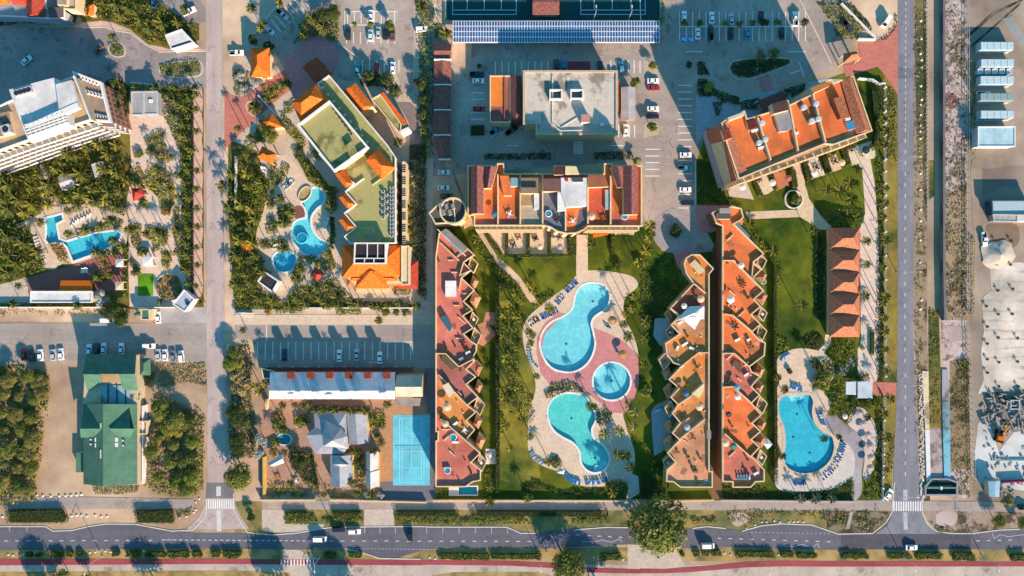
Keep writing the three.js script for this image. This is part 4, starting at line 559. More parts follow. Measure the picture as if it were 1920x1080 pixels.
// --- green roofed building
{ const t = building('green_roofed_building', 'green metal roofed building with gables and twin chimneys between two thickets'); const he = 5, hr = 9.8;
  const w = GP(q(C, '575,310 925,310 930,545 925,640 930,1185 565,1185 560,590'), he).map((p) => p); mesh('wall', prism(w, 0, he - 0.2), M('#cdbd9e', 'fine'), t);
  const gr = (s, a, b, i, n = 'roof') => mesh(n, hip(GP(q(C, s), a), a, b, i), K_.greenRoof, t);
  const P_ = (o, s, y) => { const p = AT(o, s, y); return [p[0], y, p[1]]; };
  mesh('roof', tri([[P_(C, '580,302', he), P_(C, '560,438', hr), P_(C, '912,436', hr), P_(C, '920,302', he)], [P_(C, '560,438', hr), P_(C, '590,548', he), P_(C, '690,490', 6.6), P_(C, '678,440', hr)], [P_(C, '798,438', hr), P_(C, '830,545', 6), P_(C, '930,545', he), P_(C, '912,436', hr)], [P_(C, '560,438', hr), P_(C, '580,302', he), P_(C, '590,548', he)]]), M('#567f69', 'seam', { side: THREE.DoubleSide }), t);
  mesh('courtyard', flat(GP(q(C, '690,510 890,510 890,640 690,640'), 4), 5.02), M('#8fb4bd', 'stain'), t); mesh('sun_deck', flat(GP(q(C, '678,438 798,438 800,492 690,490'), 6), 6.6), M('#d0a878', 'paver'), t);
  for (let k = 0; k < 3; k++) { const c = AT(C, `${720 + k * 60},575`, 6); mesh('glazing_bar', box(0.2, 0.3, 7, c[0], 5.05, c[1]), K_.dark, t); }
  const main = (x0, x1, y0, y1) => { const rx = 695; mesh('roof', tri([[P_(C, `${x0},${y1}`, he), P_(C, `${rx},${y1 + 14}`, hr), P_(C, `${rx},${y0}`, hr), P_(C, `${x0},${y0}`, he)], [P_(C, `${rx},${y1 + 14}`, hr), P_(C, `${x1},${y1 - 2}`, he), P_(C, `${x1},${y0}`, he), P_(C, `${rx},${y0}`, hr)], [P_(C, `${x0},${y0}`, he), P_(C, `${rx},${y0}`, hr), P_(C, `${x1},${y0}`, he)], [P_(C, `${x1},${y1 - 2}`, he), P_(C, `${rx},${y1 + 14}`, hr), P_(C, `${x0},${y1}`, he)]]), K_.greenRoof, t); };
  main(563, 926, 640, 1180);
  for (const f of [[['545,806', 9.5], ['695,806', 9.5], ['566,645', 5.1]], [['540,806', 9.5], ['545,866', 5.6], ['662,866', 7.6], ['692,806', 9.5]], [['735,806', 9.5], ['882,806', 9.3], ['878,690', 6.2]], [['735,806', 9.5], ['792,866', 7.6], ['880,866', 6], ['908,806', 9.3]]]) mesh('cross_gable', tri([f.map(([c, y]) => P_(C, c, y))]), M('#567f69', 'seam', { side: THREE.DoubleSide }), t);
  mesh('gable_wall', tri([[P_(C, '545,806', 9.4), P_(C, '548,866', 5.5), P_(C, '566,645', 5), P_(C, '560,700', 0.2), P_(C, '552,866', 0.2)].slice(0, 3), [P_(C, '905,806', 9.2), P_(C, '880,866', 5.9), P_(C, '878,690', 6.1)]]), M('#cdbd9e', 'fine', { side: THREE.DoubleSide }), t);
  gr('945,330 1015,330 1015,445 945,445', 3.4, 4.6, 1, 'porch_roof');
  for (const s of ['675,768 712,766 712,805 675,806', '674,948 710,946 710,1005 674,1006']) boxRoof(t, C, s, 5, 9.4, K_.cream, M('#d8c8b0', 'fine'), 'chimney');
  for (const [x, y] of [[650, 880], [650, 918], [782, 880], [782, 915]]) boxRoof(t, C, `${x - 10},${y - 14} ${x + 10},${y - 14} ${x + 10},${y + 14} ${x - 10},${y + 14}`, 5.4, 8.1, K_.white, K_.white, 'roof_light');
  for (const [x, y] of [[612, 880], [612, 912], [830, 885], [832, 920]]) boxRoof(t, C, `${x - 6},${y - 5} ${x + 6},${y - 5} ${x + 6},${y + 5} ${x - 6},${y + 5}`, 5, 7.4, K_.dark, K_.white, 'vent_pipe');
  for (let k = 0; k < 2; k++) mesh('gallery', band(GP(q(C, `${940 + k * 24},650 ${940 + k * 24},1180`), 3), 0.6, 0, 3.2 + k * 0, false), k ? K_.white : K_.cream, t);
  block(t, q(C, '880,755 995,755 995,838 880,838'), 0, 3, K_.cream, M('#c9b8a8', 'stain'), { par: 0.7 }); block(t, q(D, '550,190 600,190 600,330 550,330'), 0, 3, K_.cream, K_.greenRoof); }
// --- middle left hotel
{ const t = building('hotel', 'sprawling cream hotel with olive flat roofs and orange tiled pavilions around the lagoon pool'), h = 12;
  const w = block(t, q(X, '597,158 618,143 725,271 742,296 742,456 658,456 647,444 669,426 647,400 669,383 649,360 665,344 628,321 600,290 650,260'), 0, h, K_.cream, K_.olive, { par: 0.9, parM: K_.white });
  block(t, q(X, '561,236 619,192 690,277 628,321'), 0, h + 4.5, K_.cream, K_.olive, { par: 1.2, parM: K_.white, pw: 0.7 });
  boxRoof(t, E, '890,985 935,950 975,1030 925,1065', h + 4.5, h + 6, K_.white, K_.olive); boxRoof(t, F, '1015,458 1082,458 1082,502 1015,502', h, h + 1.2, K_.white, K_.olive);
  divider(t, F, '895,215 1020,125', h, 0.8, K_.white); divider(t, F, '1075,170 1225,60', h, 0.7, M('#c9c58a', 'fine'));
  for (let k = 0; k < 9; k++) mesh('roof_stain_vent', box(0.7, 0.9, 0.7, AT(E, `${735 + k * 38},${590 + k * 46}`, h + 1)[0], h, AT(E, `${735 + k * 38},${590 + k * 46}`, h + 1)[1], 0.6), K_.white, t);
  for (let k = 0; k < 7; k++) mesh('roof_vent', box(0.6, 0.7, 0.6, AT(E, `${810 + k * 20},${735 + k * 28}`, h + 5)[0], h + 4.5, AT(E, `${810 + k * 20},${735 + k * 28}`, h + 5)[1], 0.6), K_.dark, t);
  const a = w[3], b = w[4]; facade(t, a, b, [1, 0], 0.6, 4, 3.2, 8, { wr: 0.6 });
  const cap = mesh('balcony_wall', band([[a[0] + 2.6, a[1] + 1], [b[0] + 2.6, b[1]]], 1.1, 0, h - 1.5, false), K_.cream, t); for (let k = 0; k < 7; k++) for (let j = 0; j < 4; j++) { const z = a[1] + (b[1] - a[1]) * (0.08 + k * 0.14) + j * 0.75; mesh('louvre', box(1.6, 0.1, 0.35, a[0] + 2.6, h - 1.48, z), K_.dark, cap); }
  const hp = (o, s, e, r, m, i, lo = 0) => { const c = GP(q(o, s), e), k = mid(...c); mesh('pavilion_wall', prism(c.map((p) => [k[0] + (p[0] - k[0]) * 0.9, k[1] + (p[1] - k[1]) * 0.9]), lo, e - 0.2), K_.cream, t); return mesh('tiled_roof', hip(c, e, r, i), m, t); };
  hp(E, '525,690 692,563 795,685 592,832', 15.2, 19.6, K_.orange, 1); hp(E, '875,612 960,560 1082,715 988,757', 10, 11.5, K_.orange, 0.3); hp(E, '330,822 395,762 470,857 352,872', 4, 6, K_.orange, 1);
  hp(F, '1028,0 1115,-75 1228,50 1138,132', h + 2, h + 5.5, K_.orange, 1, h);
  hp(F, '818,95 880,62 952,160 895,192', 12.4, 15.2, K_.orange, 0.6); hp(F, '845,252 895,215 972,302 905,332', 12.4, 15.2, K_.orange, 0.9); hp(F, '845,405 892,366 972,455 905,490', 12.4, 15.2, K_.orange, 0.9);
  block(t, q(E, '1072,672 1128,640 1268,840 1262,902'), 0, 6, K_.cream, K_.olive, { par: 0.5 }); mesh('tiled_roof', tri([[[...AT(E, '1285,850', 6)], [...AT(E, '1312,838', 7)], [...AT(E, '1152,625', 7)], [...AT(E, '1122,637', 6)]].map((p, i) => [p[0], i % 3 ? 7.6 : 6.3, p[1]])]), M('#e2702c', 'tile', { side: THREE.DoubleSide }), t);
  boxRoof(t, E, '1262,880 1318,855 1325,870 1270,900', 0, 6.6, K_.white, K_.white, 'stair_head');
  // restaurant block
  const R_ = GP(q(F, '872,578 1312,575 1318,838 962,862 872,790'), 9), cc = mid(...R_); mesh('wall', prism(R_.map((p) => [cc[0] + (p[0] - cc[0]) * 0.93, cc[1] + (p[1] - cc[1]) * 0.93]), 0, 8.8), K_.cream, t);
  mesh('tiled_roof', hip(GP(q(F, '868,575 1272,575 1272,795 868,795'), 9), 9, 13.6, 1), K_.orange, t); mesh('tiled_roof', hip(GP(q(F, '890,745 1260,745 1290,850 900,850'), 8), 7.4, 9.6, 1), K_.orange, t); apexRoof(t, F, '955,868 968,765 1062,742 1172,765 1180,868', 8.6, '1062,748', 12.2, K_.orange);
  const g = boxRoof(t, F, '955,560 1165,560 1165,700 950,700', 9, 15, K_.white, M('#3a3436', 'roof'), 'roof_lantern'); mesh('glazing_frame', [band(GP(q(F, '958,562 1163,562 1163,698 953,698'), 15), 0.45, 14.9, 15.6, true), band(GP(q(F, '1040,562 1040,662'), 15), 0.3, 15.02, 15.5, false), band(GP(q(F, '1110,562 1110,662'), 15), 0.25, 15.02, 15.5, false), band(GP(q(F, '955,664 1163,664'), 15), 0.3, 15.03, 15.53, false), band(GP(q(F, '1022,668 1022,698'), 15), 0.3, 15.02, 15.5, false), band(GP(q(F, '1085,668 1085,698'), 15), 0.3, 15.02, 15.5, false)], K_.white, g);
  block(t, q(F, '1272,582 1320,582 1320,840 1272,840'), 0, 9.6, K_.cream, M('#e6cfa6', 'fine'), { par: 0.4 }); hp(F, '1262,680 1382,680 1382,870 1225,870', 4.5, 6, K_.redRoof, 1);
  mesh('tiled_roof', hip(GP(q(E, '600,455 705,385 802,505 700,575'), 6.5), 6.5, 7.6, 0), M('#b5553c', 'tile'), t); for (const s of ['615,458', '705,400', '790,505', '700,562']) { const p = AT(E, s, 6); mesh('canopy_post', box(0.6, 6.3, 0.6, p[0], 0, p[1]), K_.cream, t); }
  mesh('entrance_steps', prism(GP(q(F, '965,865 1190,865 1190,895 965,895')), 0, 0.5), K_.cream, t);
  for (let k = 0; k < 9; k++) { unit(AT(F, `${1150 + (k % 2) * 22},${215 + k * 22}`, h), h + 0.1, 0, `white condenser in the inner column on the olive roof, ${ord(k)} from the north`); }
  for (let k = 0; k < 13; k++) unit(AT(F, `${1208},${190 + k * 27}`, h), h + 0.1, 0, `white condenser along the roof edge above the cream balconies, ${ord(k)} from its north end`); }
hipHouse('gatehouse', 'orange hip roofed gatehouse beside the sandy verge and diagonal parking bays', 'gatehouse', q(E, '246,325 380,320 382,520 255,520'), 4.5, 7.5, K_.orange);
hipHouse('pavilion', 'orange roofed pavilion on the deck edge north of the sun loungers', 'pavilion', q(E, '295,1060 330,985 430,1040 395,1110'), 4, 6, K_.orange, { posts: 1 });
hipHouse('gazebo', 'small bright orange gazebo between a palm clump and the lower pool', 'gazebo', q(F, '182,560 225,528 275,595 220,622'), 3, 4.4, K_.orange, { posts: 1 });
hipHouse('gazebo', 'dull red roofed gazebo between palms beside the winding hotel path', 'gazebo', q(F, '655,770 690,722 755,770 690,825'), 3.2, 4.8, K_.redRoof, { posts: 1 });
{ const t = building('pool_bar', 'dark roofed pool bar with white frame and footbridge to the lower pool', 'bar'); block(t, q(F, '305,820 345,755 440,818 400,888'), 0, 3.6, K_.white, M('#3a3a40', 'seam'), { par: 0.4, parM: K_.white, pw: 0.5 }); mesh('step', prism(GP(q(F, '380,770 405,735 440,755 415,795')), 0, 0.5), C_.deck, t); }
{ const t = thing('spa_basin', 'oval cream spa basin joined to the top of the lagoon pool', 'hot tub', AT(F, '618,228')); const g = new THREE.LatheGeometry([[2.9, 0.2], [2.95, 0.8], [3.5, 0.8], [3.6, 0]].map((p) => new THREE.Vector2(...p)), 26); const r = mesh('rim', g, M('#d3bd9e', 'paver', { side: THREE.DoubleSide }), t); r.scale.set(0.62, 0.6, 0.95); r.rotation.y = -0.6; const b = mesh('floor', new THREE.CircleGeometry(2.9, 24).rotateX(-Math.PI / 2).translate(0, 0.3, 0), M('#b6a277', 'paver'), t); b.scale.copy(r.scale); b.rotation.y = -0.6; }
{ const t = thing('pool_island', 'round raised blue island ring inside the lagoon pool', 'hot tub', AT(F, '600,525')); const g = new THREE.LatheGeometry([[1.7, 0.1], [1.75, 0.35], [2.3, 0.35], [2.35, -1.3]].map((p) => new THREE.Vector2(...p)), 26); mesh('rim', g, M('#4fb4cf', 'pool', { side: THREE.DoubleSide }), t); mesh('water', new THREE.CircleGeometry(1.7, 22).rotateX(-Math.PI / 2).translate(0, 0.2, 0), M('#2387a8', 'pool', { r: 0.1 }), t); }
// --- motel block
{ const t = building('motel', 'long low motel with pale metal gable roof and brick dormers facing the parking row'); const e = 5, w = GP(q(GG, '385,425 1222,425 1222,602 380,602'), e); mesh('wall', prism(w, 0, e - 0.3), K_.cream, t);
  const y = (s, h) => { const p = AT(GG, s, h); return [p[0], h, p[1]]; }; mesh('roof', tri([[y('378,550', 8), y('1226,550', 8), y('1226,425', 5.6), y('382,425', 5.6)], [y('376,606', e), y('1226,606', e), y('1226,550', 8), y('378,550', 8)]]), M('#d3d6d8', 'seam', { side: THREE.DoubleSide }), t); mesh('gable', tri([[y('382,425', 5.6), y('376,606', e), y('378,550', 8)], [y('1226,606', e), y('1226,425', 5.6), y('1226,550', 8)]]), M('#e9cfa4', 'fine', { side: THREE.DoubleSide }), t);
  for (const x of [520, 652, 782, 912, 1040, 1168]) { const p = boxRoof(t, GG, `${x - 22},422 ${x + 22},422 ${x + 22},466 ${x - 22},466`, 0, 7.4, M('#9b4a3a', 'fine'), M('#8a4434', 'tile'), 'dormer'); }
  mesh('porch_roof', prism(GP(q(GG, '335,392 1345,392 1345,424 335,424'), 3.4), 3.1, 3.4), M('#8d4f48', 'tile'), t); block(t, q(GG, '330,400 415,420 415,465 340,465'), 0, 4, K_.cream, M('#6a5f66', 'roof'), { par: 0.4 });
  for (let k = 0; k < 12; k++) { const p = AT(GG, `${350 + k * 88},394`, 3); mesh('porch_post', box(0.3, 3.1, 0.3, p[0], 0, p[1]), K_.white, t); } }
{ const t = building('annex', 'tan gable roofed annex at the end of the motel beside the court'); const c = GP(q(GG, '1236,446 1414,446 1412,590 1232,590'), 5); mesh('wall', prism(c, 0, 4.8), K_.cream, t); mesh('roof', hip(c, 5, 7.2, 0), M('#d6c2ab', 'seam'), t); const a = GP(q(GG, '1238,594 1402,600 1392,652 1238,652'), 3); mesh('awning', prism(a, 2.9, 3.1), M('#a19a94', 'seam'), t); for (const p of a.slice(2)) mesh('post', box(0.2, 2.9, 0.2, p[0], 0, p[1]), K_.white, t); }
{ const t = building('clubhouse', 'grey hip roofed clubhouse with a steep pyramid at its centre in the motel garden'); const w = GP(q(GG, '680,700 895,700 900,910 915,915 878,978 690,975 625,850 685,795'), 4.5); mesh('wall', prism(w, 0, 4.3), K_.cream, t);
  const ap = AT(GG, '800,850', 8); mesh('roof', tri(w.map((p, i) => { const b = w[(i + 1) % w.length]; return [[b[0], 4.5, b[1]], [p[0], 4.5, p[1]], [ap[0], 6.6, ap[1]]]; })), M('#a3a7ae', 'seam', { side: THREE.DoubleSide }), t); apexRoof(t, GG, '735,860 755,745 865,798 905,856 915,940 745,924', 5.7, '800,888', 11, M('#b9bbc0', 'seam'));
  const c2 = GP(q(GG, '898,702 1030,705 1045,902 915,912'), 4.5); mesh('wall', prism(c2, 0, 4.2), K_.cream, t); mesh('roof', hip(c2, 4.5, 5.8, 0), M('#adb1b8', 'seam'), t); }
{ const t = building('bungalow', 'grey gable roofed bungalow with a small dormer below the clubhouse'); const c = GP(q(HH, '845,205 1000,205 1005,428 848,428'), 4); mesh('wall', prism(c, 0, 3.8), K_.cream, t); mesh('roof', hip(c, 4, 6.2, 0), M('#abb0b7', 'seam'), t); apexRoof(t, HH, '866,276 895,218 980,276 925,300', 4.8, '920,272', 8.5, M('#bcbcc0', 'seam')); }
for (const [s, l] of [['1105,180 1195,180 1195,305 1105,305', 'gable roofed shelter beside the tan court apron, nearer the clubhouse'], ['1103,312 1200,312 1200,428 1103,428', 'gable roofed shelter beside the tan court apron, nearer the sidewalk']]) hipHouse('shelter', l, 'shelter', q(HH, s), 3.4, 7.2, M('#d5d3d0', 'seam'), { inset: 0 });
{ const t = thing('shade_sail', 'white and teal pitched shade sail between the silver tree and the big dark shrub', 'shade sail'); const c = GP(q(HH, '388,268 500,195 512,262 440,288'), 3); mesh('sail', hip(c, 2.8, 4, 0, 0.05), M('#d9d8d2', 'fine', { side: THREE.DoubleSide }), t); for (const p of c) mesh('post', new THREE.CylinderGeometry(0.07, 0.07, 2.8, 6).translate(p[0], 1.4, p[1]), K_.steel, t); }
// --- bank building, depot, brick row
{ const t = building('office_building', 'square concrete building with stained flat roof and open light wells'), h = 11.4; block(t, q(I, '657,485 1282,485 1282,905 742,905 742,832 657,832'), 0, h, K_.cream, M('#cdc3b6', 'stain'), { par: 0.5, parM: M('#cbb598', 'fine'), pw: 0.8 });
  for (const s of ['832,615 910,615 910,675 832,675', '972,615 1052,615 1052,672 972,672']) { const p = mesh('light_well', band(GP(q(I, s), h), 0.5, h, h + 1.6, true), K_.white, t); mesh('well_floor', flat(GP(q(I, s), h), h + 0.06), M('#4f5a5c', ''), p); }
  boxRoof(t, I, '1045,772 1102,772 1102,826 1045,826', h, h + 3, K_.white, M('#c98f80', 'fine')); mesh('roof_step', prism(GP(q(I, '742,832 850,832 880,865 900,880 1056,880 1056,835 1270,845 1270,898 746,898'), h + 0.1), h, h + 0.12), M('#b5aa9c', 'stain'), t);
  boxRoof(t, I, '1172,828 1198,828 1198,850 1172,850', h + 0.12, h + 0.9, K_.white, K_.white, 'skylight'); mesh('roof_kerb', [band(GP(q(I, '850,512 850,835'), h), 0.6, h + 0.02, h + 0.45, false), band(GP(q(I, '850,835 880,870 905,885 1055,882'), h), 0.4, h + 0.13, h + 0.6, false), band(GP(q(I, '905,862 1035,782'), h), 0.3, h + 0.02, h + 0.35, false)], M('#d8d0c4', 'fine'), t);
  mesh('side_stair', prism(GP(q(I, '1285,535 1303,535 1303,750 1285,750'), 3), 0, 3), M('#b5522f', 'tile'), t); }
{ const t = building('depot', 'low depot with orange terrace deck and brick pitched roof beside the concrete building'); block(t, q(I, '430,515 565,515 565,825 430,825'), 0, 8, K_.cream, M('#b0685a', 'roof'), { par: 0.4 }); deckPiece(t, I, '434,519 524,519 524,718 434,718', 8, M('#f08a3c', 'roof'), 0.04); divider(t, I, '525,518 525,822', 8, 0.5, M('#9b5a50', 'fine')); mesh('wall', prism(GP(q(I, '566,518 634,518 634,810 566,810'), 8), 0, 7.8), M('#8f5a50', 'fine'), t); mesh('brick_roof', hip(GP(q(I, '560,515 640,515 645,812 560,812'), 8), 8.3, 9.7, 0), K_.brick, t); }
hipHouse('utility_hut', 'grey metal roofed hut on the sunny side of the concrete building', 'hut', q(I, '1312,588 1405,588 1410,812 1312,812'), 3.6, 4.3, M('#b2afb0', 'seam'), { inset: 0 });
for (const [i, s] of ['50,296 166,296 166,402 50,402', '50,412 166,412 166,572 50,572', '48,582 164,582 164,742 48,742', '48,752 164,752 164,912 48,912', '50,922 162,922 162,1075 80,1075'].entries()) { const t = hipHouse('garage', `brick tiled garage in the long row beside the lot, ${ord(i)} from the solar roof`, 'garage', q(I, s), 3.6, 4.7, K_.brick, { inset: 0, wallM: K_.cream, shrink: 0.94 }); const c = GP(q(I, s), 4.5); mesh('fire_wall', band([c[2], c[3]], 0.35, 3, 4.95, false), K_.white, t); }
{ const t = thing('solar_carport', 'long carport roofed with blue solar panels between tennis courts and the shaded lot', 'carport'), h = 4, c = GP([[849, 39], [1237, 39], [1237, 80], [849, 80]], h); mesh('deck', prism(c, h - 0.3, h), K_.white, t);
  const n = 75, x0 = c[0][0] + 0.2, x1 = c[1][0] - 0.2, z0 = c[0][1] + 0.1, z1 = c[2][1] - 0.1, pw = (x1 - x0) / n, pd = (z1 - z0) / 4, pg = box(pw - 0.3, 0.06, pd - 0.4), ms = ['#2a5584', '#2f5f90', '#26507c'].map((k) => M(k, '', { r: 0.25, s: 0.8 })), ms2 = M('#4a4a80', '', { r: 0.25, s: 0.8 });
  for (let j = 0; j < 4; j++) for (let i = 0; i < n; i++) mesh('solar_panel', pg, rnd() < 0.08 ? ms2 : pick(ms), t).position.set(x0 + (i + 0.5) * pw, h + 0.02, z0 + (j + 0.5) * pd);
  for (let i = 0; i <= 12; i++) for (const z of [z0 + 1, z1 - 1]) mesh('post', box(0.25, h - 0.3, 0.25, x0 + (x1 - x0) * i / 12, 0, z), K_.steel, t); }
hipHouse('tennis_hut', 'brick roofed hut standing between the two dark tennis courts', 'hut', q(I, '715,-60 895,-60 895,97 715,97'), 3.5, 4.3, K_.brick, { inset: 0 });
// --- tower in the middle
{ const t = building('apartment_tower', 'tall apartment block with patchwork roof terraces casting its shadow over the lots'), h = 17;
  const w = block(t, q(X, '878,312 933,312 933,308 944,308 945,327 1039,327 1039,312 1070,312 1072,327 1133,327 1133,308 1147,308 1147,312 1202,312 1202,424 1102,424 1094,431 1080,437 1062,438 1045,434 1032,426 1020,423 890,423 890,404 878,404'), 0, h, K_.cream, K_.deckO, { par: 1.0 });
  const T1 = h + 3.4;
  const dk = (s, m) => deckPiece(t, J, s, h, m);
  dk('330,400 480,400 480,440 330,440', K_.deckR); dk('492,395 628,395 628,435 492,435', K_.deckR); dk('637,125 778,125 778,435 637,435', M('#b9a88f', 'roof')); dk('788,125 930,125 930,480 850,460 790,420', M('#7e7c84', 'roof')); dk('945,325 1080,325 1080,420 1040,465 945,485', K_.deckO); dk('1030,330 1080,330 1080,430 1000,480', M('#6b6a70', 'roof')); dk('1092,190 1232,190 1232,435 1092,435', M('#cf5f42', 'paver')); dk('1242,370 1392,370 1392,435 1242,435', K_.deckR);
  for (const s of ['482,100 482,435', '632,100 632,435', '782,100 782,430', '936,200 936,480', '1086,110 1086,430', '1238,110 1238,435']) divider(t, J, s, h, 1.5, K_.cream, 0.5);
  const th = (s, y1, m, i = 0) => { const c = GP(q(J, s), y1), k = boxRoof(t, J, s, h, y1 - 0.5, K_.cream, m); mesh('tiled_roof', hip(c, y1 - 0.4, y1 + 1.2, i, 0.1), m, t); };
  th('300,42 385,42 385,362 300,362', T1, K_.brick); th('386,45 480,45 436,190 386,190', T1, K_.brick); th('1330,42 1428,42 1428,368 1330,368', T1, K_.brick); th('1245,45 1328,45 1328,185 1290,185', T1, K_.brick);
  boxRoof(t, J, '492,105 555,105 575,240 520,240', h, h + 2.2, K_.cream, K_.deckO); boxRoof(t, J, '565,120 626,120 626,178 565,178', h, h + 2, K_.cream, M('#7fa3ac', 'fine'));
  boxRoof(t, J, '637,120 755,120 755,225 637,225', h, h + 3, K_.cream, M('#8f7c66', 'seam')); boxRoof(t, J, '725,228 760,228 760,332 725,332', h, h + 1, K_.white, K_.whiteRoof); boxRoof(t, J, '637,225 690,225 720,310 640,310', h, h + 0.6, K_.cream, M('#a58f6b', 'roof'));
  boxRoof(t, J, '788,125 900,125 900,212 788,212', h, h + 3, K_.cream, M('#7b5a52', 'seam')); boxRoof(t, J, '884,218 915,218 938,342 884,342', h, h + 2.6, K_.white, K_.white); boxRoof(t, J, '906,120 1080,120 1080,310 945,318 906,220', h, h + 3.2, K_.white, K_.whiteRoof);
  boxRoof(t, J, '860,42 932,42 932,100 860,100', h, h + 3.6, K_.cream, M('#5a3c34', 'roof')); boxRoof(t, J, '935,42 1010,42 1030,95 935,95', h, h + 4, K_.cream, M('#e7cf9e', 'fine')); boxRoof(t, J, '1092,100 1200,100 1230,180 1092,185', h, h + 2.4, K_.cream, M('#a5654a', 'roof')); boxRoof(t, J, '1205,200 1234,200 1234,335 1205,335', h, h + 1, K_.cream, M('#9fb6ba', 'fine'));
  boxRoof(t, J, '985,122 1055,122 1055,148 985,148', h + 3.2, h + 3.7, K_.steel, M('#3b4a50', ''), 'solar_heater'); boxRoof(t, J, '938,118 955,118 955,142 938,142', h + 3.2, h + 4, M('#b3302c', ''), M('#b3302c', ''), 'tank');
  for (let k = 0; k < 2; k++) { const c = AT(J, `690,${158 + k * 22}`, h + 3); mesh('roof_vent', box(5, 0.3, 0.6, c[0], h + 3.02, c[1]), K_.dark, t); }
  facade(t, w[22], w[21], [0, 1], 0.8, 5, 3.2, 12, { balc: 1.2, railM: K_.cream, slabM: K_.cream }); facade(t, w[15], w[14], [0, 1], 0.8, 5, 3.2, 9, { balc: 1.2, railM: K_.cream, slabM: K_.cream }); for (const [i, j] of [[21, 20], [20, 19], [19, 18], [18, 17], [17, 16]]) { const l = Math.hypot(w[j][0] - w[i][0], w[j][1] - w[i][1]); facade(t, w[i], w[j], [-(w[j][1] - w[i][1]) / l, (w[j][0] - w[i][0]) / l], 0.8, 5, 3.2, 1); }
  const pg = GP(q(J, '335,446 800,446 800,476 335,476'), 3); mesh('pergola', prism(pg, 2.8, 3), M('#b58a70', 'seam'), t); mesh('pergola', prism(GP(q(J, '1090,446 1240,446 1240,476 1090,476'), 3), 2.8, 3), M('#b58a70', 'seam'), t); mesh('awning', prism(GP(q(J, '1120,478 1235,478 1225,505 1125,525'), 3), 2.75, 2.95), K_.orange, t); }
{ const t = building('stair_tower', 'round cream stair tower with open equipment well at the corner by the drive'), h = 11, c = ring(850, 396, 24, 24, 26); block(t, c, 0, h, K_.cream, M('#5a5856', 'roof'), { par: 1.2, pw: 0.6 }); block(t, q(J, '20,360 105,275 180,270 195,420 60,430 45,400'), 0, h - 0.5, K_.cream, M('#6a655c', 'roof'), { par: 0.8 }); for (let k = 0; k < 5; k++) boxRoof(t, J, `${75 + k * 22},${300 + (k % 2) * 40} ${95 + k * 22},${290 + (k % 2) * 40} ${105 + k * 22},${325 + (k % 2) * 40} ${85 + k * 22},${335 + (k % 2) * 40}`, h, h + 1.2, K_.steel, M('#8d8d8c', 'fine'), 'duct'); mesh('dome_roof', new THREE.SphereGeometry(3.4, 20, 8, 0, 6.28, 0, 1.2).translate(...(() => { const p = AT(J, '240,350', 9); return [p[0], 5, p[1]]; })()), M('#d8802e', 'roof'), t); }
// --- saw-tooth apartment blocks
function sawBlock(name, label, out, h, decks, walls, teeth, side) { const WM = side > 0 && !out.startsWith('824') ? M('#8f6444', 'fine') : M('#dcb888', 'fine');
  const t = building(name, label, 'apartment building'); block(t, q(X, out), 0, h, WM, decks[0], { par: 1.0, pw: 0.4 });
  decks.slice(1).forEach(([o, s, m]) => deckPiece(t, o, s, h, m)); walls.forEach(([o, s, up]) => divider(t, o, s, h, up || 1.4));
  teeth.forEach(([o, s], i) => { const pts = q(o, s), c = mid(...pts), k = [1, 0.82, 1.12, 0.9, 1.05][i % 5], sc = pts.map((p) => [c[0] + (p[0] - c[0]) * k, c[1] + (p[1] - c[1]) * k]), kind = [0, 1, 0, 2, 0, 0, 1][(i * 3 + (side > 0 ? 1 : 0)) % 7], top = kind === 2 ? h * 0.42 : h * 0.62, w = GP(sc, top);
    const b = mesh('lower_terrace', prism(w, 0, top), M('#dcb888', 'fine'), t);
    if (kind === 0) mesh('tiled_roof', hip(w, top - 0.1, top + 1.1, 0.7, 0.1), M(pick(['#c98f6a', '#bd8462', '#d29a74']), 'tile'), b);
    else { mesh('terrace_floor', flat(w, top + 0.02), M(pick(['#b89878', '#a88468', '#c2a07a', '#cdb596', '#b9a58c']), 'deck'), b); mesh('terrace_parapet', band(w, 0.28, top - 0.1, top + 0.8, true), K_.cream, b); const f = mid(...w); if (kind === 2) table(f, top + 0.03, K_.white, `small table on the lower terrace of the ${decks[1] && side > 0 ? (out.startsWith('824') ? 'red' : 'orange') : 'tan'} block, ${ord(i)} from the north`, 0.9); else mesh('planter_box', box(1.2, 0.5, 0.5, f[0], top + 0.03, f[1], 0.7), M('#5e6a34', 'grass'), b); } });
  const poly = q(X, out), xs = poly.map((p) => p[0]), ys = poly.map((p) => p[1]);
  for (let i = 0, k = 0; k < 42 && i < 900; i++) { const p = [rr(Math.min(...xs), Math.max(...xs)), rr(Math.min(...ys), Math.max(...ys))]; if (![[0, 0], [5, 0], [-5, 0], [0, 5], [0, -5]].every(([a, c]) => inside([p[0] + a, p[1] + c], poly))) continue; k++; const w = G(p, h), u = rnd();
    if (u < 0.3) mesh('roof_vent', new THREE.CylinderGeometry(0.22, 0.26, 0.6, 8).translate(w[0], h + 0.35, w[1]), pick([K_.steel, K_.dark, K_.white]), t);
    else if (u < 0.55) { const pt = mesh('plant_pot', new THREE.CylinderGeometry(0.4, 0.3, 0.5, 9).translate(w[0], h + 0.3, w[1]), M(pick(['#b4623e', '#cfc3b2', '#6d4a38']), 'fine'), t); const f = mesh('pot_plant', crowns.lush[k % 3], LEAF, pt); f.scale.setScalar(rr(0.5, 0.85)); f.position.set(w[0], h + 0.8, w[1]); }
    else if (u < 0.8) mesh('roof_patch', box(rr(1, 2.6), 0.03, rr(0.8, 2), w[0], h + 0.07, w[1], rr(0, 3)), M(pick(['#b8785c', '#d6a58a', '#a9684e', '#c9b09a']), 'deck'), t);
    else mesh('planter_wall', box(rr(1.6, 3.4), 0.5, 0.35, w[0], h + 0.05, w[1], pick([0.75, -0.75, 0])), K_.cream, t); }
  return t; }
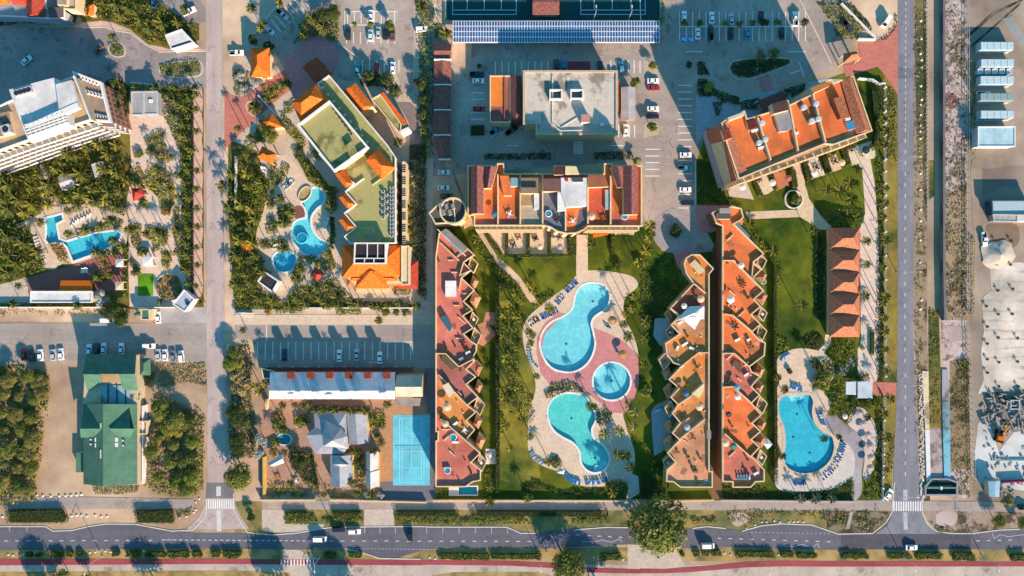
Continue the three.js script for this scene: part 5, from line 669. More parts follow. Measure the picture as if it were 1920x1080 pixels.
const tooth = (list, dx, w) => list.map(([x, y]) => [X, `${x - dx * 2},${y - w} ${x + dx * 10},${y - w * 0.1} ${x + dx * 2},${y + w * 1.1} ${x - dx * 8},${y + w * 0.3}`]);
{ const h = 7.5, t = sawBlock('apartment_block', 'saw-toothed apartment block with red roof terraces beside the court and central lawn', '824,438 840,432 889,478 869,492 883,507 865,521 889,544 869,565 886,581 868,592 887,615 869,626 883,640 893,646 893,658 885,673 890,676 874,692 892,706 874,720 896,744 876,759 892,772 874,788 890,805 875,822 900,849 883,866 901,880 901,899 886,902 873,911 818,911 818,826 822,826 822,808 818,808 818,480', h,
  [K_.deckR, [K, '64,298 130,298 220,385 330,338 330,455 268,505 340,588 280,630 84,440', K_.deckP], [K, '84,470 270,640 330,695 268,750 320,808 270,860 84,720', K_.deckA], [K, '84,730 130,740 270,870 355,970 300,1030 84,1120', K_.deckR]],
  [[K, '62,296 130,297 220,384 325,330', 1.6], [K, '84,440 275,645', 1.4], [K, '100,735 365,965', 1.8], [J, '95,560 220,680', 1], [J, '250,690 225,780 300,745', 1.2], [J, '235,795 220,880', 1.2]],
  tooth([[886, 496], [888, 528], [890, 560], [888, 598], [892, 630], [895, 690], [897, 724], [898, 760], [895, 790], [900, 826], [902, 866]], 1, 15), 1);
  boxRoof(t, J, '125,815 198,815 198,922 125,922', h, h + 1.4, K_.white, K_.white, 'skylight'); boxRoof(t, J, '85,490 130,462 275,600 235,640', h, h + 1.2, K_.cream, M('#8d8a86', 'seam'), 'plant_screen'); boxRoof(t, K, '85,55 125,38 175,120 155,155', h, h + 1.6, K_.steel, M('#355f6c', ''), 'skylight'); boxRoof(t, K, '110,300 215,380 170,410 95,340', h, h + 1.0, K_.wood, M('#6a5a40', 'seam'), 'pergola');
  for (let k = 0; k < 7; k++) { const c = AT(J, `${100 + k * 23},${495 + k * 21}`, h + 1.4); mesh('pergola_beam', box(0.3, 0.2, 4.2, c[0], h + 1.2, c[1], 0.75), K_.white, t); } boxRoof(t, K, '105,515 145,495 190,560 150,595', h, h + 2.2, K_.cream, M('#e6d6b8', 'fine')); }
{ const h = 5.4, t = sawBlock('apartment_block', 'saw-toothed apartment block with tan roof terraces nearer the large pools, white roof tent on top', '1282,495 1286,484 1296,478 1311,478 1336,504 1328,514 1328,883 1334,883 1334,912 1275,912 1262,902 1249,901 1250,880 1266,866 1251,848 1274,824 1260,811 1275,792 1260,774 1271,758 1257,744 1271,726 1254,711 1274,690 1281,686 1262,680 1250,664 1247,644 1274,626 1258,609 1272,594 1256,578 1300,532 1286,512', h,
  [K_.deckT, [N, '310,700 400,650 480,735 450,770 450,900 350,790 300,750', K_.deckA], [N, '210,1000 360,840 440,900 440,985 330,990 270,1055', M('#9a5a4a', 'roof')], [O, '180,230 270,180 450,120 450,270 390,285 290,375', K_.deckA], [O, '270,400 390,300 450,300 450,470 260,530 205,470', K_.deckA], [O, '210,590 265,535 400,470 425,520 260,635', K_.deckA], [O, '220,700 260,650 425,570 425,600 425,720 275,765', K_.deckA]],
  [[O, '262,393 390,291 456,291', 1.3], [O, '255,638 425,520', 1.7], [O, '207,588 262,528', 1.3], [O, '265,868 430,735', 1.9], [O, '272,764 330,730', 1.2], [N, '200,998 300,1078', 1.3], [N, '360,835 440,900', 1.2]],
  tooth([[1258, 590], [1256, 622], [1246, 676], [1252, 700], [1256, 733], [1256, 766], [1256, 800], [1256, 833], [1252, 866]], -1, 14), -1);
  mesh('roof_tent', hip(GP(q(N, '240,1085 335,988 435,985 435,1075').concat(), h + 2), h + 1.8, h + 3, 1), M('#e9e7e4', 'stain'), t); mesh('roof_tent', hip(GP(q(O, '290,70 330,-2 440,0 372,138'), h + 2), h + 1.8, h + 2.8, 1), M('#e9e7e4', 'stain'), t);
  boxRoof(t, N, '340,700 372,672 440,745 405,772', h, h + 1.6, K_.cream, M('#d8c49a', 'fine')); boxRoof(t, O, '350,570 432,500 432,540 400,600', h, h + 2, K_.cream, M('#efd9a6', 'fine')); boxRoof(t, O, '456,820 480,820 480,876 456,876', h - 1, h + 1, K_.white, M('#8a7f7c', ''), 'stair_hatch'); boxRoof(t, P, '385,318 420,318 420,332 385,332', h, h + 0.8, M('#8a4a34', ''), M('#8a4a34', '')); }
{ const h = 7.5, t = sawBlock('apartment_block', 'saw-toothed apartment block with orange roof terraces facing the long lawn', '1338,407 1334,400 1345,394 1360,392 1372,388 1388,392 1392,408 1386,414 1374,420 1430,476 1411,492 1425,506 1410,521 1428,544 1412,561 1424,575 1407,589 1424,608 1408,622 1422,637 1433,643 1431,666 1403,687 1407,696 1422,705 1407,724 1422,740 1407,755 1425,777 1408,792 1424,808 1407,823 1422,838 1407,854 1431,880 1431,901 1415,902 1406,912 1373,912 1373,902 1354,901 1354,424 1342,418', h,
  [K_.deckO, [O, '558,300 630,300 725,388 790,450 740,520 790,570 745,622 620,516 558,520', M('#c9705c', 'paver')], [N, '640,400 700,410 690,440 640,420', K_.deckA], [O, '560,840 735,990 830,1080 558,1150', K_.deckR], [P, '597,60 800,215 886,315 886,385 600,385', K_.deckR]],
  [[N, '556,680 626,680 822,880', 1.6], [O, '560,30 620,40 750,150', 1.5], [O, '556,295 630,295 728,384', 1.4], [O, '556,522 622,518 745,630', 1.6], [O, '562,832 738,990', 1.8], [N, '755,690 820,640', 1.2], [N, '750,790 760,690', 0.8], [N, '765,935 830,880', 1.2], [O, '745,518 800,455', 1.1], [O, '750,765 808,712', 1.1]],
  tooth([[1426, 490], [1430, 516], [1428, 556], [1428, 588], [1426, 622], [1424, 694], [1424, 724], [1426, 758], [1428, 794], [1426, 824], [1426, 856]], 1, 14), 1);
  boxRoof(t, N, '525,358 612,358 612,398 525,398', h, h + 1.8, K_.cream, M('#4b4c52', '')); boxRoof(t, N, '540,325 615,325 615,357 540,357', h, h + 2.2, K_.cream, M('#a5a09c', 'seam')); mesh('solar_heater', prism(GP(q(N, '640,430 660,420 745,515 735,530'), h + 0.8), h + 0.4, h + 0.8), M('#5a7480', '', { r: 0.3 }), t); boxRoof(t, O, '640,340 690,370 680,430 620,380', h, h + 0.6, K_.wood, M('#7a5a44', 'seam'), 'pergola');
  mesh('tiled_roof', tri([[...'x'].length ? [[...AT(N, '650,310', 6)], [...AT(N, '712,385', 6)], [...AT(N, '690,425', 6)], [...AT(N, '620,365', 6)]].map((p, i) => [p[0], i < 2 ? 5.2 : 7.4, p[1]]) : []]), M('#c98c66', 'tile', { side: THREE.DoubleSide }), t); }
// --- tilted block, north east
{ const t = building('apartment_block', 'tilted apartment block with bright orange roof terraces and brick tiled ends', 'apartment building'), h = 20;
  const w = block(t, q(X, '1362,270 1352,232 1365,222 1394,210 1399,225 1444,211 1462,196 1475,190 1478,199 1519,180 1519,164 1556,151 1560,158 1597,144 1632,246 1560,272 1545,270 1384,336'), 0, h, K_.cream, K_.deckO, { par: 1.0 });
  deckPiece(t, N, '640,60 700,80 1000,-40 1440,-190 1440,-160 1000,10 700,100', h, M('#c99a70', 'roof'));
  const tr = (o, s, y, m) => { mesh('tiled_roof', hip(GP(q(o, s), y), y, y + 1.8, 0.2), m, t); }; { const lo = GP(q(MM, '445,882 560,832 700,1220 582,1246'), 5), up = GP(q(MM, '540,842 600,815 735,1190 650,1215'), h + 0.4), Y = (p, y) => [p[0], y, p[1]]; mesh('wall', prism([lo[0], up[0], up[3], lo[3]], 0, 5), M('#b9b2ac', 'fine'), t); mesh('tiled_roof', tri([[Y(lo[3], 5), Y(up[3], h + 0.4), Y(up[0], h + 0.4), Y(lo[0], 5)], [Y(lo[0], 5), Y(up[0], h + 0.4), Y(up[0], 5)], [Y(up[3], 5), Y(up[3], h + 0.4), Y(lo[3], 5)], [Y(up[3], h + 0.42), Y(up[2], h + 0.42), Y(up[1], h + 0.42), Y(up[0], h + 0.42)]]), M('#c67d5c', 'tile', { side: THREE.DoubleSide }), t); } tr(Q, '95,540 170,520 298,880 200,905', h + 0.6, K_.terra); boxRoof(t, Q, '45,665 108,645 160,790 95,800', h, h + 2.2, M('#a5603f', 'fine'), M('#b5714e', 'tile')); boxRoof(t, MM, '550,880 600,862 622,930 570,950', h, h + 1.6, K_.cream, M('#8a3c34', 'tile'));
  for (const [o, s] of [[MM, '785,800 872,1085'], [MM, '998,715 1056,1022'], [MM, '1155,640 1240,965']]) divider(t, o, s, h, 1.6, K_.cream, 0.5);
  boxRoof(t, MM, '908,770 1000,738 1022,810 1050,860 990,885 940,890', h, h + 1.4, K_.cream, M('#9a979a', 'seam')); boxRoof(t, MM, '890,700 990,672 1005,742 905,768', h, h + 3.4, K_.cream, M('#5a4640', 'roof')); boxRoof(t, MM, '720,820 775,800 790,860 735,880', h, h + 1.2, K_.cream, M('#6a2c2c', 'roof')); boxRoof(t, MM, '590,795 700,755 708,775 600,815', h, h + 2.6, K_.cream, M('#cfc2ae', 'fine')); boxRoof(t, MM, '1160,590 1272,548 1282,580 1180,625', h, h + 2.6, K_.cream, M('#b8763c', 'fine'));
  for (const [o, s] of [[MM, '825,828'], [MM, '1108,722'], [MM, '1190,698'], [MM, '1205,800'], [MM, '805,962'], [MM, '846,940'], [MM, '1160,815']]) { const p = AT(o, s, h + 1.5); const k = mesh('water_tank', new THREE.CylinderGeometry(1.05, 1.05, 1.6, 18).translate(p[0], h + 0.82, p[1]), M('#a9b3b4', 'fine'), t); mesh('lid', new THREE.CylinderGeometry(0.8, 1.0, 0.15, 18).translate(p[0], h + 1.7, p[1]), K_.steel, k); }
  boxRoof(t, Q, '130,822 175,812 195,865 150,880', h, h + 1, K_.white, M('#2f7fa5', '')); boxRoof(t, Q, '122,792 158,785 162,808 130,815', h, h + 1.2, K_.white, K_.white);
  const a = w[17], b = w[14], l = Math.hypot(b[0] - a[0], b[1] - a[1]), n = [-(b[1] - a[1]) / l, (b[0] - a[0]) / l]; facade(t, a, b, n, 0.8, 6, 3.15, 15, { balc: 1.5, railM: K_.cream, slabM: K_.cream });
  const en = GP(q(MM, '800,680 890,640 970,610 990,680 890,710 890,760 830,770'), 4); mesh('porte_cochere', prism(en, 3.6, 4), M('#8a5a50', 'tile'), t); for (const p of [en[0], en[2], en[6]]) mesh('canopy_post', box(0.5, 3.6, 0.5, p[0], 0, p[1]), K_.cream, t); }
hipHouse('entrance_gate', 'terracotta roofed entrance gate spanning the red paver drive', 'gate', q(Q, '112,425 118,360 200,345 235,400'), 4.2, 6.6, K_.terra, { posts: 1 });
{ const t = building('pavilion_row', 'long pavilion with six terracotta pyramid roofs in a row beside the lawn', 'pavilion'); const c = GP([[1555, 427], [1612, 427], [1612, 632], [1555, 632]], 3.8); mesh('wall', prism([[c[0][0] + 0.6, c[0][1] + 0.6], [c[1][0] - 0.6, c[1][1] + 0.6], [c[2][0] - 0.6, c[2][1] - 0.6], [c[3][0] + 0.6, c[3][1] - 0.6]], 0, 3.5), K_.cream, t); for (let i = 0; i < 5; i++) { const y0 = 427 + i * 41, s = GP([[1555, y0], [1612, y0], [1612, y0 + 41], [1555, y0 + 41]], 3.8); mesh('pyramid_roof', hip(s, 3.8, 6.7, 0.95), K_.terra, t); } }
t_shade: { const t = thing('shade_pavilion', 'pale blue two-bay shade pavilion beside the red paver path', 'pavilion'); for (const s of ['130,490 198,488 198,578 130,575', '210,488 298,488 312,600 210,600']) { const c = GP(q(S, s), 3.4); mesh('canopy', prism(c, 3.2, 3.4), M('#c7d3da', 'seam'), t); for (const p of c) mesh('post', box(0.2, 3.2, 0.2, p[0], 0, p[1]), K_.white, t); } }
// --- east side: containers, site cabins
for (const [i, [s, hh]] of [['1040,282 1262,282 1262,336 1040,336', 0], ['1042,398 1264,398 1264,450 1042,450', 0], ['1038,512 1264,512 1264,568 1038,568', 0], ['1038,628 1264,628 1264,678 1038,678', 0], ['1040,745 1264,745 1264,798 1040,798', 0]].entries()) { const t = thing('storage_container', `${i === 3 ? 'dull teal' : 'pale blue'} container on the dirt lot, ${ord(i)} from the north in the stack of five`, 'container'), p = q(Q, s), w = GP(p, 3); mesh('body', prism(w, 0.15, 3), M(i === 3 ? '#8fa9a8' : '#b4cdd4', 'seam'), t); for (let k = 0; k < 5; k++) { const x0 = w[0][0] + (w[1][0] - w[0][0]) * (k + 0.04) / 5, x1 = w[0][0] + (w[1][0] - w[0][0]) * (k + 0.96) / 5; mesh('roof_panel', box(x1 - x0, 0.08, w[2][1] - w[1][1] - 0.3, (x0 + x1) / 2, 3.0, (w[0][1] + w[2][1]) / 2), M(i === 3 ? '#8fa9a8' : '#bcd3d9', 'fine'), t); } mesh('sill', box(w[1][0] - w[0][0], 0.3, 0.2, (w[0][0] + w[1][0]) / 2, 0, w[2][1] + 0.15), K_.white, t); for (const x of [0.1, 0.9]) mesh('door', box(0.9, 2, 0.08, w[0][0] + (w[1][0] - w[0][0]) * x, 0.3, w[2][1] + 0.05), K_.grey, t); }
for (let i = 0; i < 5; i++) { const x = 1022 + i * 49, t = thing('storage_crate', `pale crate between the second and third containers, ${ord(i)} from the scrub side`, 'crate'), w = GP(q(Q, `${x},466 ${x + 32},464 ${x + 32},496 ${x},498`), 2); mesh('body', prism(w, 0, 1.9), M('#b9d0d4', 'fine'), t); mesh('lid', band(w, 0.2, 1.8, 2.05, true), K_.white, t); }
{ const t = building('site_shed', 'large pale blue flat roofed shed at the end of the container row'); block(t, q(Q, '1022,858 1268,856 1268,988 1022,988'), 0, 4, M('#b9c9cc', 'seam'), M('#b3d3db', 'seam'), { par: 0.25, parM: K_.white }); mesh('roller_door', box(8, 2.8, 0.1, ...(() => { const p = AT(Q, '1145,990', 3); return [p[0], 0, p[1] + 0.1]; })()), K_.steel, t); }
{ const t = building('site_cabin', 'long pale roofed site cabin with dark frame at the edge of the sand mounds'); block(t, q(R, '1112,275 1400,275 1400,358 1118,362'), 0, 3.4, M('#39525c', 'seam'), M('#a9c3c9', 'stain'), { par: 0.4, parM: M('#3f5a62', '') }); block(t, q(R, '1122,368 1285,372 1285,415 1130,412'), 0, 2.8, K_.grey, M('#b3b0ac', 'seam'), { par: 0.2, parM: K_.steel }); block(t, q(R, '1290,368 1420,368 1420,415 1290,415'), 0, 2.8, K_.white, M('#d8d6d2', 'fine')); }
hipHouse('site_hut', 'pale blue roofed hut beside the magenta fence on the site edge', 'hut', q(T, '1168,395 1255,392 1248,508 1175,505'), 3, 3.5, M('#9fc4d2', 'seam'), { inset: 0 });
{ const t = thing('pump_basin', 'dark open drainage basin with cross beam at the end of the slabs', 'basin'); const w = GP(q(T, '705,430 750,375 870,375 935,400 932,490 705,490')); mesh('rim', band(w, 0.6, 0, 0.9, true), K_.grey, t); mesh('floor', flat(w, 0.1), M('#1f3c3a', 'fine'), t); const c = AT(T, '815,438'); mesh('beam', box(11.5, 0.4, 0.5, c[0], 0.5, c[1]), M('#6a9a98', 'fine'), t); mesh('sluice', box(0.7, 1.1, 1.1, c[0], 0.2, c[1]), K_.white, t); }
for (const [s, m, l, h] of [['660,240 690,240 692,400 660,400', '#f0ead8', '', 0]].slice(1)) { }
{ const t = thing('concrete_slab', 'long cream to white concrete slab along the dirt track', 'slab'); mesh('slab', prism(GP(q(S, '640,415 684,418 690,815 662,815')), 0, 0.35), M('#e0cfae', 'stain'), t); mesh('slab', prism(GP(q(T, '708,22 740,20 748,395 720,405')), 0, 0.4), M('#e9e7e6', 'fine'), t); }
{ const t = thing('culvert_cover', 'long blue-grey culvert cover running down to the dark basin', 'slab'); mesh('slab', prism(GP(q(S, '775,405 815,405 822,615 775,615')), 0, 0.4), M('#a5a6ae', 'stain'), t); mesh('slab', prism(GP(q(S, '775,618 826,618 826,808 778,808')), 0, 0.42), M('#7d98a5', 'stain'), t); mesh('slab', prism(GP(q(T, '835,18 888,18 890,365 845,370')), 0, 0.45), M('#7fbdd3', 'stain'), t); }
{ const t = thing('retaining_wall', 'long dark retaining wall along the drainage ditch', 'wall'); mesh('wall', band(GP([[1764, -40], [1764, 500], [1766, 600]]), 0.6, 0, 1.9, false), M('#8a8680', 'stain'), t); mesh('coping', band(GP([[1764, -40], [1764, 500], [1766, 600]]), 0.8, 1.9, 2.05, false), M('#75747a', 'fine'), t); }

// ================= POOLS =================
function poolSteps(t, cx, cy, a0, a1, r, n) { for (let k = 0; k < n; k++) { const c = G([cx, cy]), p = []; for (let i = 0; i <= 14; i++) { const a = a0 + (a1 - a0) * i / 14; p.push([c[0] + Math.cos(a) * (r - k * 0.9), c[1] + Math.sin(a) * (r - k * 0.9)]); } mesh('step', band(p, 0.85, -0.85, -0.3 - k * 0.16, false), M('#c9eef0', 'pool'), t); } }
function poolBits(t, drains, ladders) { for (const [x, y] of drains) mesh('drain', new THREE.CylinderGeometry(0.45, 0.45, 0.04, 14).translate(G([x, y])[0], -(t.userData.depth - 0.03), G([x, y])[1]), M('#2b5a62', ''), t); for (const [x, y, a] of ladders) { const c = G([x, y]); for (const s of [-0.3, 0.3]) { const g = new THREE.TorusGeometry(0.4, 0.04, 6, 10, Math.PI); g.translate(0, 0.25, s); g.rotateY(a); g.translate(c[0], 0, c[1]); mesh('ladder_rail', g, K_.steel, t); } } }
pool('swimming_pool', PO.lagoon, 'winding lagoon pool with pale shallows between the hotel and its garden', { color: '#92e6ee' });
pool('swimming_pool', PO.lower, 'small rounded blue pool beside the dark roofed pool bar', { color: '#6fd0e4' });
pool('swimming_pool', PO.garden, 'angular turquoise garden pool wrapped around a tan deck and palms', { color: '#62cfe0' });
const pu = pool('swimming_pool', PO.upper, 'large pale blue pear-shaped pool between the lawn and the round pool', { color: '#a5e2e6', depth: 0.85 });
const pr = pool('swimming_pool', PO.round, 'perfectly round pale blue pool on the red paving', { color: '#a5e2e6', depth: 0.85 });
const pt2 = pool('swimming_pool', PO.twin, 'green-turquoise pool narrowing to a small bay, below the round pool', { color: '#7fdcd0', depth: 0.85 });
const pe = pool('swimming_pool', PO.east, 'deep turquoise curved pool beside the stone patio near the east road', { color: '#4fc4d6', rimM: M('#d9c2a8', 'paver'), rim: 1.2, depth: 0.85 });
pool('plunge_pool', PO.plunge, 'small rectangular plunge pool behind the sidewalk wall below the red terraces', { color: '#3fb2c2', rim: 0.4 });
pool('plunge_pool', PO.court, 'small octagonal plunge pool in the motel garden', { color: '#2fa0b4', rim: 0.4 });
poolSteps(pt2, 1120, 862, 0.2, 1.9, 4.4, 3); poolSteps(pu, 1112, 562, -2.4, -0.9, 6, 3); poolSteps(pr, 1147, 715, 3.4, 4.4, 6.8, 3); poolSteps(pe, 1494, 765, -2.2, -1.0, 5.2, 3);
poolBits(pu, [[1062, 645], [1112, 565]], [[1013, 640, 0], [1116, 640, 0]]); poolBits(pr, [[1147, 715]], [[1182, 712, 0]]); poolBits(pt2, [[1072, 785], [1116, 860]], [[1028, 785, 0]]); poolBits(pe, [[1496, 777], [1489, 820], [1520, 850]], [[1466, 800, 0], [1566, 842, 0]]);

// ================= PLANTS =================
seed = 4242;
const MIX = TONE.lush.concat(TONE.olive, TONE.lush, TONE.yellow);
const V = (o, s, k) => planting(q(o, s), k);
function palms(o, list, r, h, kind, label, group = 'palms', loose) { q(o, list).forEach((p, i) => palm(G(p, h), r * rr(0.8, 1.2), h * rr(0.85, 1.15), kind, label.replace('#', ord(i)), group, loose)); }
function trees(o, list, r, h, kind, label, group = 'broadleaf trees', big) { q(o, list).forEach((p, i) => tree(G(p), r * (group === 'thicket trees' ? rr(0.55, 1.25) : rr(0.85, 1.15)), h * (group === 'thicket trees' ? rr(0.6, 1.15) : 1), kind, label.replace('#', ord(i)), group, big || (r > 3.1 && kind !== 'silver' && kind !== 'dry'))); }
function bushes(o, list, r, kind, label, group = 'round bushes') { q(o, list).forEach((p, i) => bush(G(p), r * rr(0.9, 1.1), kind, label.replace('#', ord(i)), group)); }
// --- far left hotel gardens
V(A, '530,-60 960,-60 1240,150 1330,170 1345,265 1160,250 1120,230 1140,320 1000,290 880,195 770,140 690,130 570,140 560,60', { h1: 2.2, d: 8 });
V(A, '0,100 380,105 380,165 130,160 0,178', { tone: TONE.dark, h1: 2, d: 7 });
V(A, '460,80 520,80 520,165 460,165', { tone: TONE.dark, h1: 2, d: 8 });
V(A, '740,310 775,290 815,300 838,335 830,370 790,378 750,360', { h1: 1, d: 9 }); V(A, '1085,450 1150,430 1260,420 1340,415 1360,450 1350,495 1320,508 1120,508 1085,490', { h1: 1.3, d: 9 });
V(A, '880,570 1380,590 1380,612 870,610', { h1: 1.6, d: 9 });
V(A, '800,570 870,600 885,760 860,850 790,700', { tone: TONE.dark, h1: 3.5, d: 8 }); trees(A, '815,600 838,680 850,760 862,830', 2.4, 6, 'dark', '# dark tree against the end wall of the brown roofed hotel wing');
V(A, '1070,620 1300,640 1300,1080 1235,1080 1210,1000 1150,870 1115,780 1120,700', { h1: 1.8, d: 9 });
V(B, '1225,-30 1300,-30 1300,950 1240,930 1260,780 1215,700 1235,300', { h1: 1.8, d: 9 });
V(B, '0,90 110,80 270,45 300,110 350,270 340,320 270,365 90,435 0,450', { h1: 2.2, d: 9 });
V(B, '300,0 400,-30 640,-120 820,-110 830,10 720,90 640,120 500,200 430,220 350,190 330,100', { h1: 2.2, d: 9, gap: 0.36 });
V(B, '430,225 620,170 720,100 860,60 865,300 850,380 700,330 560,300 440,300', { h1: 2, d: 9, tone: TONE.dark.concat(TONE.lush) });
V(B, '0,455 100,440 210,430 225,560 290,650 330,735 180,790 0,835', { h1: 2.3, d: 9 });
V(B, '500,500 620,450 800,390 840,420 830,460 640,490 540,530', { h1: 1.3, d: 7 }); V(B, '640,640 820,560 860,560 850,640 680,670', { h1: 1.4, d: 8, tone: TONE.yellow.concat(TONE.lush) }); V(B, '330,570 400,555 450,600 480,700 410,680 380,640', { h1: 1.6, d: 9, tone: TONE.red });
V(B, '835,600 870,600 870,930 835,930', { h1: 1.3, d: 10 }); V(B, '640,745 770,750 770,800 650,830', { h1: 1.5, d: 8 });
V(B, '0,962 760,962 760,992 0,992', { h1: 1, d: 8 });
for (const s of ['980,960 1040,890 1110,890 1110,960 1140,1010 1140,1080 1080,1080 1020,1020']) V(A, s, { h1: 1.2, d: 10, tone: TONE.red.concat(TONE.lush) });
for (const s of ['1010,40 1130,60 1190,180 1180,290 1150,380 1100,370 1070,250 1000,200 985,100', '980,460 1060,445 1145,470 1140,570 1030,630 1040,560 980,520', '1090,620 1130,610 1170,680 1140,740 1100,725']) V(B, s, { h1: 1.3, d: 10, tone: TONE.red.concat(TONE.lush, TONE.yellow) });
{ const t = thing('round_planter', 'large round planter of red and green plants inside a curved grey path', 'planter', AT(B, '1145,858')); mesh('kerb', new THREE.TorusGeometry(5.2, 0.3, 6, 30).rotateX(Math.PI / 2).translate(0, 0.1, 0), K_.kerb, t); mesh('plants', foliageGeo(ring(0, 0, 4.9), { h1: 1.4, d: 11, tone: TONE.red }), LEAF, t); }
[['975,290', 2.3], ['970,615', 2.3], ['935,755', 2], ['1130,345', 2]].forEach(([s, r], i) => bush(AT(B, s), r, i === 3 ? 'red' : 'lush', ['dark round clipped bush beside the red gazebo on the pink path', 'rounded bush above the white pergola on the pink path', 'rounded bush between white pergola and bright square lawn', 'reddish round bush at the foot of the curved flower bed'][i], null));
bush(AT(A, '945,1045'), 2, 'lush', 'small rounded bush between the curved path and the hotel balconies');
{ sheet('lawn', q(B, '932,768 1036,768 1036,916 932,916'), 5, M('#5d9a20', 'grass')); }
palms(A, '1325,640 1320,740 1325,885 1300,1012', 1.7, 5, 'green', '# palm from the lot in the sidewalk row beside the hotel garden', 'sidewalk palms');
palms(B, '1332,75 1320,195 1325,325 1330,450 1325,590 1325,708 1325,850 1345,962', 1.7, 5, 'green', '# palm in the sidewalk row downhill of the garden gate beds', 'sidewalk palms');
palms(A, '800,90 870,60 940,130 1010,200 1090,150 1190,140 780,30 1240,60', 2.9, 6, 'green', '# large palm in the bed beside the white gatehouse', 'gatehouse palms', true);
palms(A, '760,250 800,560 905,585 1040,590 1175,590 1310,590', 1.8, 4, 'green', '# low palm along the lot edge above the grey shed', 'lot edge palms');
palms(B, '540,90 130,270 60,170 40,330 200,180 330,170 360,230', 3.2, 6.5, 'green', '# big feathery palm of the lawn beneath the hotel balconies', 'hotel lawn palms', true);
palms(B, '440,90 460,-40 600,-80 730,-40 780,150 730,220 820,210 640,280 800,90 790,320 520,310 700,-90', 2.9, 6, 'green', '# palm in the dense grove around the grey cabanas', 'cabana grove palms', true);
palms(B, '740,410 570,470 470,500 680,450 450,340 270,420 640,620 770,545 690,640', 2.5, 5, 'green', '# palm leaning over the angular garden pool', 'garden pool palms', true);
palms(B, '60,520 150,560 40,640 190,690 110,700 60,760 250,620 30,480', 2.8, 6, 'green', '# palm in the thicket beside the loungers and tan path', 'thicket palms', true);
palms(B, '130,850 660,790 740,775 700,700 90,975 520,985', 2, 4.5, 'green', '# small palm around the long white bar and terrace', 'bar palms');
palms(B, '900,150 900,460 985,500 905,760 1075,960 870,470', 2, 4.5, 'green', '# palm on the pink path beds beside the pool wall', 'path palms');
palms(B, '820,590', 2.2, 4, 'yellow', 'yellow leaved palm at the corner of the angular pool');
trees(B, '725,935', 3.2, 3.5, 'silver', 'silver leaved tree at the end of the long white bar'); trees(C, '800,10 860,60', 3.6, 4, 'dark', '# dark tree overhanging the parked white van');
V(B, '-30,1005 690,1005 690,1040 400,1060 200,1030 -30,1070', { tone: TONE.dry, h1: 0.7, d: 3, gap: 0.45 }); V(C, '660,0 880,0 880,45 700,40', { tone: TONE.dark, h1: 2, d: 8 });
// --- thickets beside the green roofed building
V(C, '-60,370 140,370 150,400 335,400 350,520 330,700 310,830 290,1000 250,1200 270,1290 -60,1330', { tone: TONE.olive.concat(TONE.lush), h1: 2.6, d: 6, s: 0.6, gap: 0.36 });
trees(C, '40,420 110,470 230,440 300,480 60,560 160,580 270,600 330,560 40,680 150,700 250,720 60,820 200,800 270,860 100,930 220,960 40,1020 150,1060 240,1060 60,1140 160,1180 240,1200', 3.7, 3.4, 'olive', '# tree from the street in the thicket beside the sandy drive', 'thicket trees', false);
V(C, '1060,560 1330,680 1385,720 1390,1000 1380,1220 1300,1260 1100,1260 980,1180 985,860 1020,720', { tone: TONE.lush.concat(TONE.olive, TONE.olive), h1: 2.4, d: 6, s: 0.6, gap: 0.36 });
trees(C, '1180,790 1290,760 1340,880 1200,900 1100,860 1300,1000 1180,1020 1060,950 1340,1110 1220,1140 1100,1120 1290,1200', 3.9, 3.8, 'lush', '# tree from the dry lot in the thicket behind the green roofs', 'thicket trees', false);
trees(C, '1130,660 1230,720', 4.4, 5.5, 'lush', '# tall tree shading the dry lot beside the green roofed building'); trees(C, '950,570', 2.6, 3.6, 'dark', 'dark tree between the green porch roof and the thicket');
V(C, '1060,370 1390,360 1400,520 1300,500 1080,520', { tone: TONE.dry, h1: 0.6, d: 5 }); V(D, '650,390 1010,385 1000,470 860,490 690,488', { h1: 0.3, d: 12, s: 0.35, tone: [[0.11, 0.19, 0.03], [0.09, 0.16, 0.03]] }); V(C, '950,440 1050,420 1050,500 960,520', { h1: 1.2, d: 8 });
hedge(q(D, '62,600 240,595 470,592 500,650 495,688 70,690'), 1.8, 'long clipped hedge by the main road at the thicket end', { tone: TONE.dark });
hedge(q(D, '990,600 1265,595 1270,690 1000,690'), 1.8, 'long clipped hedge by the main road nearer the street crossing', { tone: TONE.dark });
V(D, '1270,600 1400,590 1380,640 1290,660', { tone: TONE.olive, h1: 0.7, d: 6 });
q(D, '310,498 368,502 430,500 475,498 515,497 555,495 590,490 265,495').forEach((p, i) => boulder(G(p), 0.75, `white boulder at the foot of the sandy drive, ${ord(i)} from the thicket`, 'drive boulders', i));
q(D, '520,645 555,640 590,640 630,645 690,640 735,650 775,648 20,650').forEach((p, i) => boulder(G(p), 0.7, `white boulder on the verge between the two clipped hedges, ${ord(i)} from the long hedge`, 'verge boulders', i + 9));
q(D, '1415,545 1415,600 1400,620 1350,648 1300,655 1440,520').forEach((p, i) => boulder(G(p), 0.6, `white boulder curving round the street corner, ${ord(i)} from the crossing`, 'corner boulders', i + 20));
